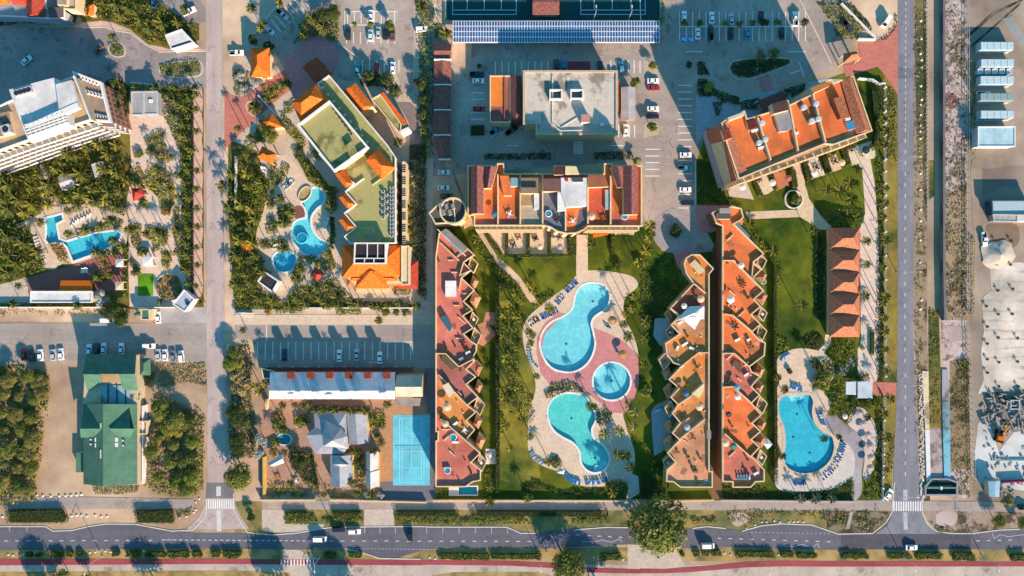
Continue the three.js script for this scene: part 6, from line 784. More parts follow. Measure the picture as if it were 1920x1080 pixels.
// --- bottom verge: clipped shrubs, white stones
{ const put = (o, list, from) => list.split(' ').forEach((s, i) => { const [a, b, y0, y1] = s.split(',').map(Number); const jx = () => rr(-9, 9), jy = () => rr(-7, 5), n = Math.max(2, Math.round((b - a) / 55)), top = [], bot = []; for (let k = 0; k <= n; k++) { const x = a + (b - a) * k / n; top.push(`${x + jx()},${y0 + 10 + jy()}`); bot.unshift(`${x + jx()},${y1 + jy()}`); } hedge(smooth(q(o, top.concat(bot).join(' ')), 3), rr(0.9, 1.5), `verge shrub block beside the cycle path, ${ord(i)} ${from}`, { tone: TONE.lush.concat(TONE.dark), s: 0.4, group: 'verge shrubs' }); });
  put(D, '195,242,890,935 270,312,900,930 382,452,885,940 490,540,890,935 560,600,890,930 830,875,890,930 920,1010,885,935 1065,1205,888,940 1218,1370,885,940 1400,1465,890,935', 'counted eastward up to the street crossing');
  put(HH, '0,55,885,940 75,205,885,940 810,885,890,945 985,1075,895,940', 'past the street crossing towards the plaza');
  put(L, '95,262,905,955 270,320,910,955 335,455,908,955 465,572,908,950 580,830,908,955', 'past the parking lay-by'); put(L, '1255,1400,900,955', 'alone beside the big tree junction');
  put(P, '290,315,890,935 380,420,885,930 455,495,890,930 520,585,885,930 690,965,890,940 1010,1100,890,940 1140,1270,900,940', 'after the junction towards the east road'); put(T, '110,180,900,945 190,300,905,950 440,600,905,950 640,820,900,950 910,1060,900,960 1320,1427,910,960', 'south of the east road mouth'); }
q(D, '60,925 95,930 150,930 170,925 290,925 650,910 690,905 720,900 760,900 800,905 1040,900 1380,915').forEach((p, i) => boulder(G(p), 0.6, `white stone among the verge shrubs by the main road, ${ord(i)} from the photo edge`, 'verge stones', i + 30));
q(L, '20,945 60,955 340,940 1210,945 1240,940 1420,960').concat(q(P, '610,915 655,925 1000,925 880,690 915,688 970,680 1010,690 1075,690 1110,688 1140,685 1180,688 830,710 770,735')).forEach((p, i) => boulder(G(p), 0.6, `white stone along the main road edge east of the lay-by, ${ord(i)} from the lay-by`, 'roadside stones', i + 50));
V(HH, '515,665 700,635 755,650 760,690 640,700 525,700', { h1: 1.2, d: 9 }); V(HH, '870,655 1080,640 1080,678 880,680', { h1: 1.2, d: 9 }); V(HH, '1310,645 1543,655 1543,710 1320,705', { tone: TONE.olive.concat(TONE.lush), h1: 0.8, d: 7 });
V(L, '0,645 700,650 760,700 0,705', { tone: TONE.olive.concat(TONE.lush), h1: 0.9, d: 7 }); V(L, '1050,640 1320,640 1310,690 1060,700', { tone: TONE.olive.concat(TONE.lush), h1: 0.9, d: 7 });
hedge([[742, 957], [860, 957], [860, 966], [742, 966]], 1.6, 'long low dark hedge on the verge below the blue court', { tone: TONE.dark }); hedge([[884, 957], [1140, 957], [1140, 966], [884, 966]], 1.6, 'longest low dark hedge on the verge below the resort wall', { tone: TONE.dark }); hedge(q(HH, '520,615 690,620 690,655 525,660'), 1.7, 'clipped hedge with shaded bay beside the pale forecourt', {}); hedge(q(HH, '868,615 1075,615 1080,650 870,650'), 1.7, 'clipped hedge between the footpath gap and the wide forecourt', {});
V(P, '640,610 1500,610 1480,700 1430,720 1240,650 1000,640 880,660 760,690 640,690', { tone: TONE.scrub.concat(TONE.olive), h1: 0.7, d: 4, gap: 0.42 }); V(P, '360,660 550,650 545,695 380,700', { tone: TONE.lush, h1: 0.8, d: 7 }); V(T, '190,620 310,615 300,690 200,690', { tone: TONE.olive, h1: 0.8, d: 7 }); V(T, '230,690 440,660 330,760 250,765', { tone: TONE.scrub, h1: 0.7, d: 5 }); V(T, '770,720 900,730 920,760 820,765', { tone: TONE.olive, h1: 0.8, d: 6 });
trees(X, '1230,970', 12.2, 6.5, 'lush', 'largest tree, a broad olive-green crown overhanging the main road and sidewalk', null, true); trees(X, '1062,1052', 8.5, 5.5, 'olive', 'broad grey-olive tree standing astride the red cycle path', null, true);
trees(X, '130,1075 172,1082', 3.4, 3, 'olive', '# scrubby tree at the photo edge below the cycle path'); trees(X, '548,1132 660,1138', 8.5, 7, 'lush', '# tall tree beyond the photo edge shading the paved plaza', null, true); trees(X, '300,1108 100,1112', 6, 5, 'lush', '# tree beyond the photo edge shading the promenade'); trees(X, '1130,1112', 7, 6, 'olive', 'tree beyond the photo edge behind the olive tree', null, true);
trees(T, '1205,665 1390,680', 3.2, 2.6, 'olive', '# low spreading tree on the rough ground beside the east sidewalk'); trees(T, '1275,530', 2.6, 2, 'olive', 'low tree beside the pale blue hut at the site edge');
// --- strip left of the motel
trees(GG, '170,300 150,360', 3.4, 3.4, 'lush', '# green tree on the strip where the parking row ends'); trees(GG, '185,440 200,520', 3.4, 2.6, 'dry', '# dry brown shrub tree on the strip beside the motel'); trees(GG, '180,690 210,730', 3.6, 3.8, 'dark', '# dark tree halfway down the strip beside the motel'); trees(GG, '195,870 200,930', 3.8, 4, 'dark', '# shadowy tree on the strip beside the yellow wall');
V(GG, '110,250 250,230 270,400 260,600 290,760 300,1000 120,1000 100,720 130,560 120,400', { tone: TONE.olive.concat(TONE.dark), h1: 1.8, d: 6 }); trees(HH, '225,330', 6.6, 4.6, 'lush', 'big round tree at the corner of the zebra crossing and motel garden', null, true); trees(HH, '290,640', 1.7, 2.2, 'dark', 'small dark bush-like tree on the pale corner island'); bush(G([472, 968]), 1.6, 'dark', 'narrow dark bush on the traffic corner by the zebra crossing');
// --- middle left hotel gardens
V(F, '160,20 320,60 370,130 340,250 330,360 290,480 240,520 130,560 130,330 200,160', { h1: 1.6, d: 8 }); V(F, '420,175 430,130 480,40 520,40 515,80 460,160', { h1: 1.2, d: 10 }); V(F, '360,495 385,370 440,430 435,490 390,500', { h1: 1.3, d: 10 }); V(F, '560,-20 640,-10 700,80 820,240 780,220 680,160 640,120', { h1: 1.4, d: 8, tone: TONE.dark.concat(TONE.lush) });
V(F, '310,560 380,535 480,530 520,580 480,600 350,600', { h1: 1.2, d: 9 }); V(F, '570,655 640,640 760,650 820,600 800,560 700,660 600,700', { h1: 1.2, d: 9 }); V(F, '785,380 820,390 825,520 795,520', { h1: 1.4, d: 10, tone: TONE.dark });
V(F, '120,640 300,600 360,680 300,770 310,880 400,900 470,960 330,1000 160,1010 130,820', { h1: 1.8, d: 8, tone: TONE.dark.concat(TONE.lush) }); V(F, '480,960 560,850 700,830 820,790 960,960 1000,990 830,990 640,985 480,1030', { h1: 1.8, d: 8 }); V(F, '440,410 540,410 535,450 460,460', { h1: 1.2, d: 9 });
V(F, '1010,950 1400,960 1400,1000 1000,995', { h1: 1.3, d: 8 }); V(F, '1210,870 1340,870 1330,910 1220,910', { h1: 1.2, d: 9 }); V(F, '1325,-100 1440,-100 1440,950 1380,900 1390,700 1320,560', { tone: TONE.dark, h1: 2.6, d: 6 }); V(F, '820,985 1000,985 1000,1040 840,1050', { h1: 1.3, d: 8 }); V(F, '410,1000 610,1000 600,1030 430,1035', { h1: 1.1, d: 8 });
for (const s of ['1130,1000 1205,1000 1205,1055 1130,1055', '1210,1000 1270,1000 1270,1055 1210,1055', '1275,1000 1340,1000 1340,1055 1275,1055']) bush(G(mid(...q(F, s))), 1.9, 'lush', `clipped round bush by the hotel's street wall, ${s[2] === '3' ? 'nearest the pavilion' : s[2] === '1' ? 'middle of three' : 'farthest from the pavilion'}`, 'three round bushes');
palms(F, '120,90 125,245 135,400 110,320 60,170 140,640 150,840', 2.7, 6, 'green', '# tall palm along the white garden wall beside the street', 'street wall palms', true);
palms(F, '340,570 250,455 450,260 200,30 300,720 250,830 180,850 400,945 300,930 470,420', 2.4, 5, 'green', '# palm on the garden side of the hotel pools', 'hotel garden palms', true);
palms(F, '560,930 640,900 720,930 780,850 690,860 850,985 940,970 980,970 760,970 620,970 520,990 840,930', 2.6, 5.5, 'green', '# palm in the thick clump below the red gazebo', 'gazebo clump palms', true);
palms(F, '1080,985 1170,975 1260,970 1370,985 1320,330 1325,470 1310,400 1120,990', 1.9, 4.5, 'green', '# small palm behind or below the cream balcony wall', 'balcony palms');
palms(F, '790,545 780,630', 1.8, 4, 'green', '# small palm at the tail of the lagoon pool');
palms(GG, '1115,75 200,140', 1.8, 4, 'green', '# lone palm on the street sidewalk');
trees(F, '490,365 255,670 200,480', 3, 3.2, 'dark', '# round dark tree between the lagoon and the street wall'); trees(E, '410,930', 4, 4.2, 'lush', 'dark green round tree beside the diagonal garden path north of the pool');
V(E, '150,1060 370,860 390,900 260,1010 170,1080', { h1: 1.4, d: 9, tone: TONE.dark.concat(TONE.lush) }); V(E, '530,1010 590,960 640,1080 560,1080', { h1: 1, d: 9 });
V(E, '535,310 600,220 570,180 640,110 700,80 800,75 850,80 855,290 790,290 740,250 640,262', { tone: TONE.dark.concat(TONE.lush), h1: 2, d: 7 }); palms(E, '620,180 660,120 740,180 610,240', 2.6, 5, 'green', '# palm on the shaded island north of the maroon turning circle', 'circle palms', true); trees(E, '830,110 760,130', 3.2, 3.4, 'dark', '# tree on the shaded island beside the sunny parking bays');
V(E, '335,600 500,530 530,570 440,660 390,690 330,660', { h1: 1.4, d: 9 }); palms(E, '380,610 460,570 360,670 500,560', 2, 4, 'green', '# palm on the bed between the red drive and turning circle', 'drive palms'); V(E, '140,460 240,480 250,590 180,650 145,640', { h1: 1.2, d: 6, tone: TONE.olive }); bushes(E, '190,520 300,560 215,600', 2.2, 'silver', '# grey-green bush by the orange gatehouse');
palms(E, '275,725', 2.7, 4, 'green', 'round spreading palm standing alone in the red drive'); trees(E, '290,285 400,330', 2.4, 3, 'dark', '# dark tree touching the orange gatehouse roof'); palms(E, '440,20 315,190 330,160 440,-10', 2, 4.5, 'yellow', '# bright palm on the white kerbed strip beside diagonal parking'); palms(E, '250,930 260,60 170,870', 2, 6, 'green', '# slim palm casting a feathery shadow near the red drive');
trees(E, '965,182 1070,185', 1.4, 2.6, 'lush', '# small tree in the row between sunny parking bays'); trees(E, '1195,190', 2.6, 3, 'lush', 'largest tree between the sunny parking bays'); trees(E, '1055,535 1180,550 1235,620', 2.8, 3.4, 'dark', '# dark tree between the orange wing and the parking bays');
V(E, '985,540 1100,500 1290,620 1240,670 1150,590 1000,580', { tone: TONE.dark, h1: 1.3, d: 6 }); trees(E, '1410,580 1420,680 1425,780', 2.8, 3.6, 'dark', '# dark tree against the brick garages'); V(E, '1385,540 1440,540 1440,1080 1410,1080 1395,760', { tone: TONE.dark.concat(TONE.lush), h1: 2.2, d: 6 }); palms(E, '1400,30 1250,960 1400,60', 2.1, 4.5, 'green', '# palm at the outer edge of the hotel lot'); V(E, '1360,-40 1440,-40 1440,90 1375,70', { h1: 1.4, d: 8 });
bushes(F, '375,1020', 1.6, 'red', 'reddish round bush on the street verge below the pool bar'); V(E, '490,700 560,690 540,760 480,770', { h1: 1.2, d: 9 });
// --- motel garden
palms(GG, '470,645 540,650 605,655 690,680 740,675 815,685 935,685 1030,680 1170,645', 1.9, 10.5, 'green', '# palm in the row between motel and clubhouse', 'motel palms'); palms(GG, '310,560 345,500 290,520', 2.2, 4, 'yellow', '# yellow-green palm at the street end of the motel', 'yellow palms', true); trees(GG, '345,870 330,960', 2.8, 3, 'silver', '# silver-leaved tree inside the yellow garden wall'); trees(GG, '600,1020', 3.8, 3.4, 'dark', 'dark round tree below the clubhouse roof'); V(GG, '520,960 680,960 700,1100 720,1200 600,1140 530,1060', { tone: TONE.dark, h1: 1.8, d: 8 });
V(GG, '400,690 470,690 460,780 420,770', { tone: TONE.red, h1: 1, d: 8 }); bushes(GG, '598,740 480,820 1115,860 1060,730', 1.6, 'lush', '# leafy bush in the motel garden beds'); palms(HH, '1040,190 1030,260 1070,300 1000,400 800,490 560,410 1040,480 1140,490 810,670', 1.8, 4.2, 'green', '# palm scattered between bungalow and shelters', 'bungalow palms'); V(HH, '1010,180 1090,170 1100,420 1020,440 1000,380', { h1: 1.2, d: 6 }); V(HH, '640,380 780,370 760,470 700,460', { h1: 1.4, d: 8 }); bushes(HH, '1210,490 1110,490', 1.8, 'silver', '# grey bush beside the sidewalk wall below the shelters'); V(GG, '1060,760 1160,740 1150,800 1080,810', { h1: 1.1, d: 9 }); V(GG, '640,640 1000,650 1000,690 640,700', { tone: TONE.yellow.concat(TONE.lush), h1: 1, d: 6 });
// --- lots round the tower
palms(I, '130,230', 2.4, 4, 'green', 'palm at the end of the solar carport beside the garages', null, true); V(I, '-60,0 50,0 45,1075 -40,1075', { tone: TONE.dark.concat(TONE.lush), h1: 2, d: 6 }); V(I, '50,160 120,160 110,280 60,270', { h1: 1, d: 7 });
hedge(q(I, '298,850 390,850 390,915 298,918'), 2, 'square dark hedge block at the end of the shaded parking bays', { tone: TONE.dark }); bush(AT(I, '355,450'), 1.1, 'dark', 'small round dark bush at the corner of the shaded bays'); trees(I, '1400,565', 2.2, 2.8, 'lush', 'green tree between concrete building and sunny bays'); V(I, '390,1040 840,1030 840,1078 390,1078', { tone: TONE.dark, h1: 1.4, d: 5 }); V(I, '1130,1030 1380,1020 1400,1078 1130,1078', { tone: TONE.dark, h1: 1.4, d: 5 }); trees(J, '1410,10', 2, 2.4, 'lush', 'bushy tree at the north east corner of the tall block');
trees(MM, '80,460', 1.9, 2.4, 'lush', 'small tree on the sunlit triangular island between lots'); trees(MM, '78,870', 2.6, 2.8, 'lush', 'leafy tree on the round kerbed island beside dark cars'); trees(MM, '320,450', 1.8, 2.4, 'dark', 'small tree on the shaded rounded traffic island');
trees(MM, '290,175 390,178', 1.5, 2.4, 'lush', '# small tree in the bay divider beside the blue accessible bays'); trees(MM, '567,180 655,178 740,172 912,172', 1.6, 2.4, 'olive', '# small tree in the long bay divider of the north east lot', 'divider trees'); trees(MM, '830,168 1090,168', 1.9, 2.4, 'dark', '# dark tree in the long bay divider near the lone white car', 'divider trees');
slab('traffic_island', q(MM, '25,410 80,412 115,450 140,500 25,500'), M('#c4b19d', 'fine'), 0.12); slab('traffic_island', q(MM, '25,840 60,815 110,820 135,870 115,910 25,930'), M('#c4b19d', 'fine'), 0.12);
V(MM, '605,470 625,425 720,405 860,400 1000,405 1015,425 960,450 740,525 650,520', { tone: TONE.dark, h1: 1.4, d: 8 }); trees(MM, '780,405 880,385', 2.6, 3.2, 'olive', '# tree on the long dark island before the tilted block'); V(MM, '385,420 430,415 470,510 390,505', { tone: TONE.dark, h1: 0.8, d: 8 }); V(MM, '390,530 450,540 510,610 670,660 665,710 560,690 500,650 400,655 385,620', { tone: TONE.dark, h1: 1.3, d: 8 }); trees(MM, '455,600', 2.4, 2.4, 'yellow', 'yellow-green tree alone in the shaded bed by the lot'); V(MM, '490,690 560,680 530,780 510,790', { tone: TONE.dark, h1: 1.2, d: 6 }); V(MM, '660,690 800,660 790,740 680,740', { tone: TONE.dark, h1: 1.3, d: 6 }); V(MM, '940,610 1120,560 1100,620 1000,670', { tone: TONE.dark, h1: 1.5, d: 7 });
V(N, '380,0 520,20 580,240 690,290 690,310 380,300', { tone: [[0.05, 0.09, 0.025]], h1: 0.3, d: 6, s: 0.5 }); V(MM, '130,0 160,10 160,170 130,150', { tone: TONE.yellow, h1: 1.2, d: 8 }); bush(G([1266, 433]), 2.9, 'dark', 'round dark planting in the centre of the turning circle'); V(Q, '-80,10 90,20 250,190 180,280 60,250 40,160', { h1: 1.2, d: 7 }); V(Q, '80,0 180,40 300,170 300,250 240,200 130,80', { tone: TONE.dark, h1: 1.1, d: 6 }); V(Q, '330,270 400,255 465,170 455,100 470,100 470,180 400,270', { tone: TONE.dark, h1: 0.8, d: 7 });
// --- pool resort
hedge([[929, 500], [936, 500], [937, 920], [930, 920]], 2.2, 'very tall narrow hedge running the length of the central lawn', { tone: TONE.dark, s: 0.45 });
for (const [s, l] of [['530,480 550,480 552,640 534,640', 'short hedge between the tower patios, nearest the stair tower'], ['672,470 696,470 696,640 674,640', 'short hedge between the second and third tower patios'], ['815,450 838,450 838,645 818,645', 'short hedge between the third and fourth tower patios'], ['952,500 1010,510 1008,650 955,650', 'wide hedge beside the paved walkway to the pools'], ['530,642 950,636 950,655 530,660', 'long hedge closing the row of tower patios'], ['1238,450 1265,450 1265,640 1240,640', 'hedge on the far side of the walkway patio lawn'], ['385,485 405,485 520,640 500,650', 'slanting hedge beside the bare patio']]) hedge(q(J, s), 1.5, l, { tone: TONE.dark.concat(TONE.lush) });
V(J, '285,500 340,500 470,700 640,860 690,960 560,900 440,740 330,600', { h1: 1.2, d: 6, gap: 0.38 }); V(K, '490,0 620,0 640,300 620,420 740,700 700,780 560,700 540,400', { h1: 0.8, d: 4, gap: 0.42, tone: TONE.olive.concat(TONE.lush) }); V(K, '495,700 530,690 530,840 500,850', { tone: TONE.yellow, h1: 1.1, d: 9 }); V(J, '750,930 830,880 880,900 780,980 720,1000', { h1: 1, d: 7 }); V(J, '500,780 545,800 545,870 500,900', { tone: TONE.red, h1: 1, d: 8 });
V(K, '800,560 850,502 940,484 1010,500 1068,556 940,556 860,586 805,600', { tone: TONE.olive.concat(TONE.dark), h1: 1, d: 9 }); V(K, '1150,690 1210,665 1250,700 1240,760 1170,790 1145,760', { tone: TONE.olive.concat(TONE.dark), h1: 1.2, d: 9 }); V(K, '830,1000 880,980 915,1030 905,1075 850,1070', { h1: 1.2, d: 9 });
V(L, '690,430 780,400 880,430 950,460 1290,460 1300,490 950,490 850,450 760,450', { tone: TONE.dark, h1: 1.3, d: 8 }); V(L, '1300,400 1380,370 1450,400 1440,520 1330,510', { h1: 1.4, d: 8 }); V(L, '420,300 500,300 500,450 420,500', { h1: 1.2, d: 7 }); V(L, '60,440 150,440 150,510 60,510', { h1: 1, d: 7 });
palms(K, '560,110 690,150 700,230 570,200 640,60 540,620 570,520 700,590 640,740 700,860 590,420 560,300', 2.1, 7.5, 'green', '# tall palm on the strip between the narrow hedge and the pools', 'pool strip palms', true);
palms(J, '690,840 600,900 640,950 830,1000 720,880 560,960', 2.1, 5.5, 'yellow', '# bright palm where the sandy path meets the pool deck', 'path end palms', true);
palms(K, '740,450 715,175 820,1030 1130,660 1100,650 1330,100 1360,180', 1.9, 5.5, 'green', '# palm growing through the pool deck paving', 'deck palms', true);
palms(K, '1400,690 1395,790 1300,820 1200,840 1370,640', 2.2, 6, 'pale', '# pale-fronded palm on the far side of the round pool', 'pale palms', true); palms(L, '1440,210 1470,290 1380,200 1400,440 1340,470 1330,420', 2.4, 5.5, 'green', '# palm by the winding path below the narrow pool bay', 'bay palms', true);
palms(J, '1430,690 1380,1000 1340,1040 1400,920', 2.2, 6, 'yellow', '# palm on the slope beyond the upper pool'); palms(N, '70,440 60,530 40,610 60,600 20,680 80,500', 2.3, 5, 'yellow', '# bright palm along the edge of the turning circle', 'circle edge palms', true); palms(O, '30,190 20,370 40,80', 2.6, 4, 'green', '# rounded palm in the shaded garden by the tan terraces', 'shaded garden palms', true); bushes(O, '30,545', 2.6, 'lush', 'round bush at the edge of the blue-grey patio'); bushes(J, '1285,705 1440,700', 2.2, 'dark', '# dark bush in the shade beside the upper pool'); palms(J, '1115,570', 2, 4, 'green', 'palm beside the paved walkway lawn'); palms(L, '455,540 730,510', 2, 4, 'green', '# palm overhanging the resort wall and sidewalk'); bushes(L, '740,510', 2.2, 'lush', 'leafy bush growing over the resort wall');
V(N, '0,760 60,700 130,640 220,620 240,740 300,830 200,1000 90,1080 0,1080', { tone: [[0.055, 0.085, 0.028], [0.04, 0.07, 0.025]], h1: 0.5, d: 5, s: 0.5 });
// --- east resort
for (const [s, l] of [['745,115 765,105 830,250 790,245', 'short hedge between the first and second tilted-block patios'], ['845,60 880,45 920,200 900,205', 'short hedge between red patio and umbrella patio'], ['1005,20 1040,70 1060,190 1015,190', 'hedge between red patio and the stone path'], ['1090,10 1115,0 1160,130 1120,150', 'hedge on the path side of the white patio'], ['1215,-40 1250,-50 1285,90 1250,100', 'hedge between the white and tan patios'], ['1335,-90 1365,-100 1420,30 1385,40', 'hedge between the tan patio and corner patio']]) hedge(q(N, s), 1.5, l, { tone: TONE.dark.concat(TONE.lush) });
hedge(q(Q, '290,590 350,570 380,650 330,700 345,900 320,1010 230,1060 220,1045 300,1000 320,900 300,720'), 1.8, 'curving dark hedge round the end of the tilted block', { tone: TONE.dark }); V(Q, '385,570 440,600 470,660 470,1080 385,1080', { h1: 0.9, d: 5, tone: TONE.olive.concat(TONE.lush) });
V(N, '1220,375 1290,340 1440,330 1510,340 1500,430 1300,450', { h1: 1.8, d: 10, tone: TONE.lush }); palms(N, '1340,210 1410,160 1430,260 1250,200', 2.6, 7, 'green', '# tall palm whose shadow lies on the square lawn', 'lawn palms', true); bush(AT(N, '1040,262'), 2.6, 'lush', 'round green bush in the circular stone planter by the path'); { const t = thing('round_planter', 'circular stone planter ring beside the path junction', 'planter', AT(N, '1035,265')); mesh('wall', new THREE.LatheGeometry([[3.0, 0], [3.0, 0.5], [3.5, 0.5], [3.6, 0]].map((p) => new THREE.Vector2(...p)), 26), K_.kerb, t); }
palms(N, '800,540 840,560 900,610 1180,480 1090,980 740,430', 2.2, 6, 'green', '# palm by the long lawn beside the orange terraces', 'long lawn palms', true); V(N, '730,440 800,520 880,640 930,700 940,860 910,880 900,700 820,600', { tone: TONE.red.concat(TONE.yellow), h1: 1.1, d: 7 }); V(N, '1165,420 1215,500 1230,560 1235,1080 1180,1080 1175,540', { tone: TONE.dark, h1: 1.6, d: 8 }); V(N, '1240,540 1278,560 1278,960 1240,980', { tone: TONE.olive, h1: 0.8, d: 6 });
hedge([[1447, 476], [1452, 476], [1455, 905], [1449, 905]], 2, 'long dark hedge between the orange terraces and the lawn', { tone: TONE.dark, s: 0.45 });
V(O, '915,190 1010,215 1000,270 930,290', { h1: 1.4, d: 8 }); V(O, '1110,200 1200,160 1250,220 1180,270 1120,260', { tone: TONE.dark, h1: 1.4, d: 8 }); V(O, '1180,380 1240,330 1290,360 1295,450 1240,540 1200,440', { tone: TONE.dark.concat(TONE.lush), h1: 1.6, d: 9 }); bush(AT(O, '1208,478'), 4.1, 'lush', 'large dome-shaped bush at the edge of the round deck'); bush(AT(O, '1000,415'), 1.5, 'dark', 'small round dark bush set in the round deck'); palms(O, '1240,870 1180,360 960,990 980,540 1210,400', 2, 4.5, 'dark', '# dark palm at the rim of the deep turquoise pool', 'pool rim palms', true); palms(O, '1290,700 930,460', 1.8, 4, 'green', '# palm by the pool deck loungers');
palms(S, '140,390 175,350 110,420', 2.6, 4, 'silver', '# silvery palm between the pool and the blue shade pavilion', 'silver palms', true); V(S, '60,200 190,190 200,330 60,400 20,500 130,500 130,600 30,640 0,560 0,380', { tone: TONE.dark.concat(TONE.lush), h1: 1.4, d: 7 }); V(S, '120,450 280,420 290,480 140,490', { tone: TONE.yellow.concat(TONE.lush), h1: 1.4, d: 9 }); V(S, '140,590 350,600 370,680 220,660 190,640', { tone: TONE.yellow.concat(TONE.lush), h1: 1.4, d: 9 }); V(S, '20,600 200,640 160,760 130,780 30,690', { tone: TONE.dark.concat(TONE.lush), h1: 1.3, d: 8 });
hedge(q(S, '290,140 312,140 312,312 290,312'), 1.2, 'narrow planted box with three openings on the pink path', {}); bush(AT(S, '240,262'), 1, 'yellow', 'small yellow-green bush beside the planted box on the path');
V(R, '335,-20 385,-20 380,520 345,520 345,300', { h1: 1.3, d: 6, tone: TONE.dark.concat(TONE.lush) }); V(R, '345,520 382,520 382,1080 345,1080', { tone: TONE.dark, h1: 1.3, d: 7 }); V(S, '335,100 380,100 375,480 345,480', { tone: TONE.dark, h1: 1.2, d: 7 }); V(S, '330,680 375,700 370,1200 330,1200 345,900', { tone: TONE.dark, h1: 1.2, d: 6 });
palms(Q, '410,700 400,880 395,975 370,800', 1.9, 4.5, 'green', '# palm on the road verge beside the tilted block'); palms(R, '390,190 400,290 385,380 385,545 385,720 400,920 390,960', 2.2, 6.5, 'green', '# palm in the leaning row along the white post fence by the lawn', 'east fence palms', true); palms(R, '275,545 275,705 260,915', 1.9, 5, 'green', '# palm standing in the pink path beside the pyramid roofs', 'path palms east', true); palms(S, '390,60 395,145 400,270 400,420 430,600 400,860 385,700', 2.1, 5.5, 'green', '# palm in the fence row below the pyramid roofs', 'lower fence palms', true); palms(S, '275,730 80,860', 1.6, 4, 'dark', '# small palm on the patio beside the pool path');
palms(P, '1165,520 1275,520 1385,515', 2.4, 3.5, 'teal', '# blue-green fan palm overhanging the sidewalk below the patio', 'fan palms', true); V(P, '990,470 1060,460 1120,480 1110,525 1000,525', { h1: 1, d: 6, tone: TONE.dark }); V(P, '1230,470 1400,450 1500,390 1543,380 1543,530 1240,525', { tone: TONE.dark, h1: 0.8, d: 6 }); V(P, '600,440 900,440 950,470 950,520 610,520', { tone: TONE.dark, h1: 0.8, d: 6 }); V(T, '275,380 310,340 350,340 370,520 280,520', { h1: 1.4, d: 9 }); V(P, '0,300 90,380 180,440 230,520 0,520', { tone: TONE.dark, h1: 1, d: 6 });
V(T, '395,60 490,60 480,300 440,360 395,420', { tone: TONE.scrub.concat(TONE.olive), h1: 0.7, d: 4, gap: 0.42 });
palms(X, '1663,880 1690,-10', 1.5, 4, 'green', '# small palm beside the east road verge');
// --- scrub on the east side
for (const [o, s, k] of [[X, '1764,0 1810,0 1810,150 1764,150', 0], [X, '1764,150 1810,150 1810,330 1764,330', 0], [X, '1770,330 1812,330 1812,600 1772,600', 1], [X, '1785,680 1816,660 1818,930 1784,930', 1], [Q, '590,60 670,60 670,1080 590,1080', 0], [R, '600,0 670,0 670,1080 600,1080', 1], [S, '595,0 680,0 640,400 640,900 600,900', 1], [S, '690,0 755,0 770,780 695,780', 1]]) V(o, s, { tone: k ? TONE.scrub.concat(TONE.olive) : TONE.scrub, h1: 0.7, h0: 0.05, d: 2.4, gap: 0.48, s: 0.5 });
V(S, '890,350 960,330 960,460 890,440', { tone: TONE.olive, h1: 1.6, d: 7 }); V(Q, '960,380 1010,400 1000,1060 950,1060', { tone: TONE.olive, h1: 1, d: 4, gap: 0.45 }); V(R, '950,500 995,520 990,1060 960,1060', { tone: TONE.olive, h1: 1, d: 4, gap: 0.42 });
q(R, '1145,880 1245,870 1068,985 1148,1040 1242,1038 1130,545 1235,545 1135,705 1230,705').concat(q(S, '1075,115 1148,190 1278,192 1075,230 1075,335 1152,355 1278,350 1075,425 1152,518 1282,518')).forEach((p, i) => palm(G(p), 0.8, 0.8, 'dark', `small transplanted palm on the pale sand mounds, ${ord(i)} from the site cabin`, 'sand mound palms'));

// --- more planting between the hotel pools and in the far gardens
for (const s of ['300,100 345,110 370,200 345,330 300,470 270,420 290,260', '380,40 430,20 440,80 420,170 395,300 375,330 385,180', '520,300 560,330 545,400 470,410 430,330 470,300', '760,180 830,230 840,330 800,370 755,330 770,260', '640,690 700,670 800,640 840,700 800,760 700,720', '560,700 610,690 600,800 560,840 530,780', '300,700 400,760 360,800 290,900 250,780']) V(F, s, { h1: 1.4, d: 9, tone: MIX });
for (const s of ['470,760 560,870 640,970 600,1000 500,900 450,820', '330,770 400,880 330,960 250,960 300,840', '700,1000 760,1080 690,1080 650,1020']) V(E, s, { h1: 1.3, d: 9, tone: MIX });
palms(F, '350,250 330,160 380,300 520,350 480,330 790,300 800,210 660,110 720,160 590,740 560,800 330,760 280,640 470,600', 2.3, 5, 'green', '# palm filling the beds between the hotel pools and the olive roofs', 'inner bed palms', true);
palms(F, '250,330 180,300 280,400 230,180 220,90 260,560 170,540', 2.5, 5.5, 'yellow', '# bright palm in the bed behind the street wall', 'bright bed palms', true);
for (const s of ['880,60 950,40 1000,150 980,240 930,180 890,160', '880,420 960,440 960,560 900,600 880,500', '1180,300 1220,320 1220,620 1190,560 1165,430', '880,640 950,740 930,770 880,720', '1050,-60 1130,-30 1150,20 1060,20']) V(B, s, { h1: 1.2, d: 9, tone: MIX.concat(TONE.red) });
palms(B, '1080,150 1060,60 1140,200 1100,510 1050,480 1130,640 1010,-60 1150,-20 1200,250 1200,480 1190,620 1200,100', 2, 4.5, 'green', '# palm rising from the flower beds of the pink path', 'flower bed palms', true);
palms(B, '20,120 100,130 180,110 250,90 300,220 80,230 150,350 210,300 20,270 320,300', 2.6, 6, 'yellow', '# bright palm on the lawn beneath the hotel balconies', 'bright lawn palms', true);
palms(B, '360,60 500,-30 560,60 680,60 770,60 830,130 620,200 540,230 450,260 700,270 650,-110 780,-100', 2.5, 5.5, 'yellow', '# bright palm in the grove around the grey cabanas', 'bright grove palms', true);
palms(A, '1180,680 1250,720 1170,780 1240,840 1260,930 1200,900 1270,1000 1270,660', 2, 4.5, 'green', '# palm in the planted strip beside the grey shed', 'shed strip palms', true); palms(B, '1260,60 1250,150 1270,250 1250,350 1270,460 1250,560 1270,640 1250,740 1265,830', 2, 4.5, 'green', '# palm in the planted strip behind the sidewalk, past the gazebo', 'planted strip palms', true);
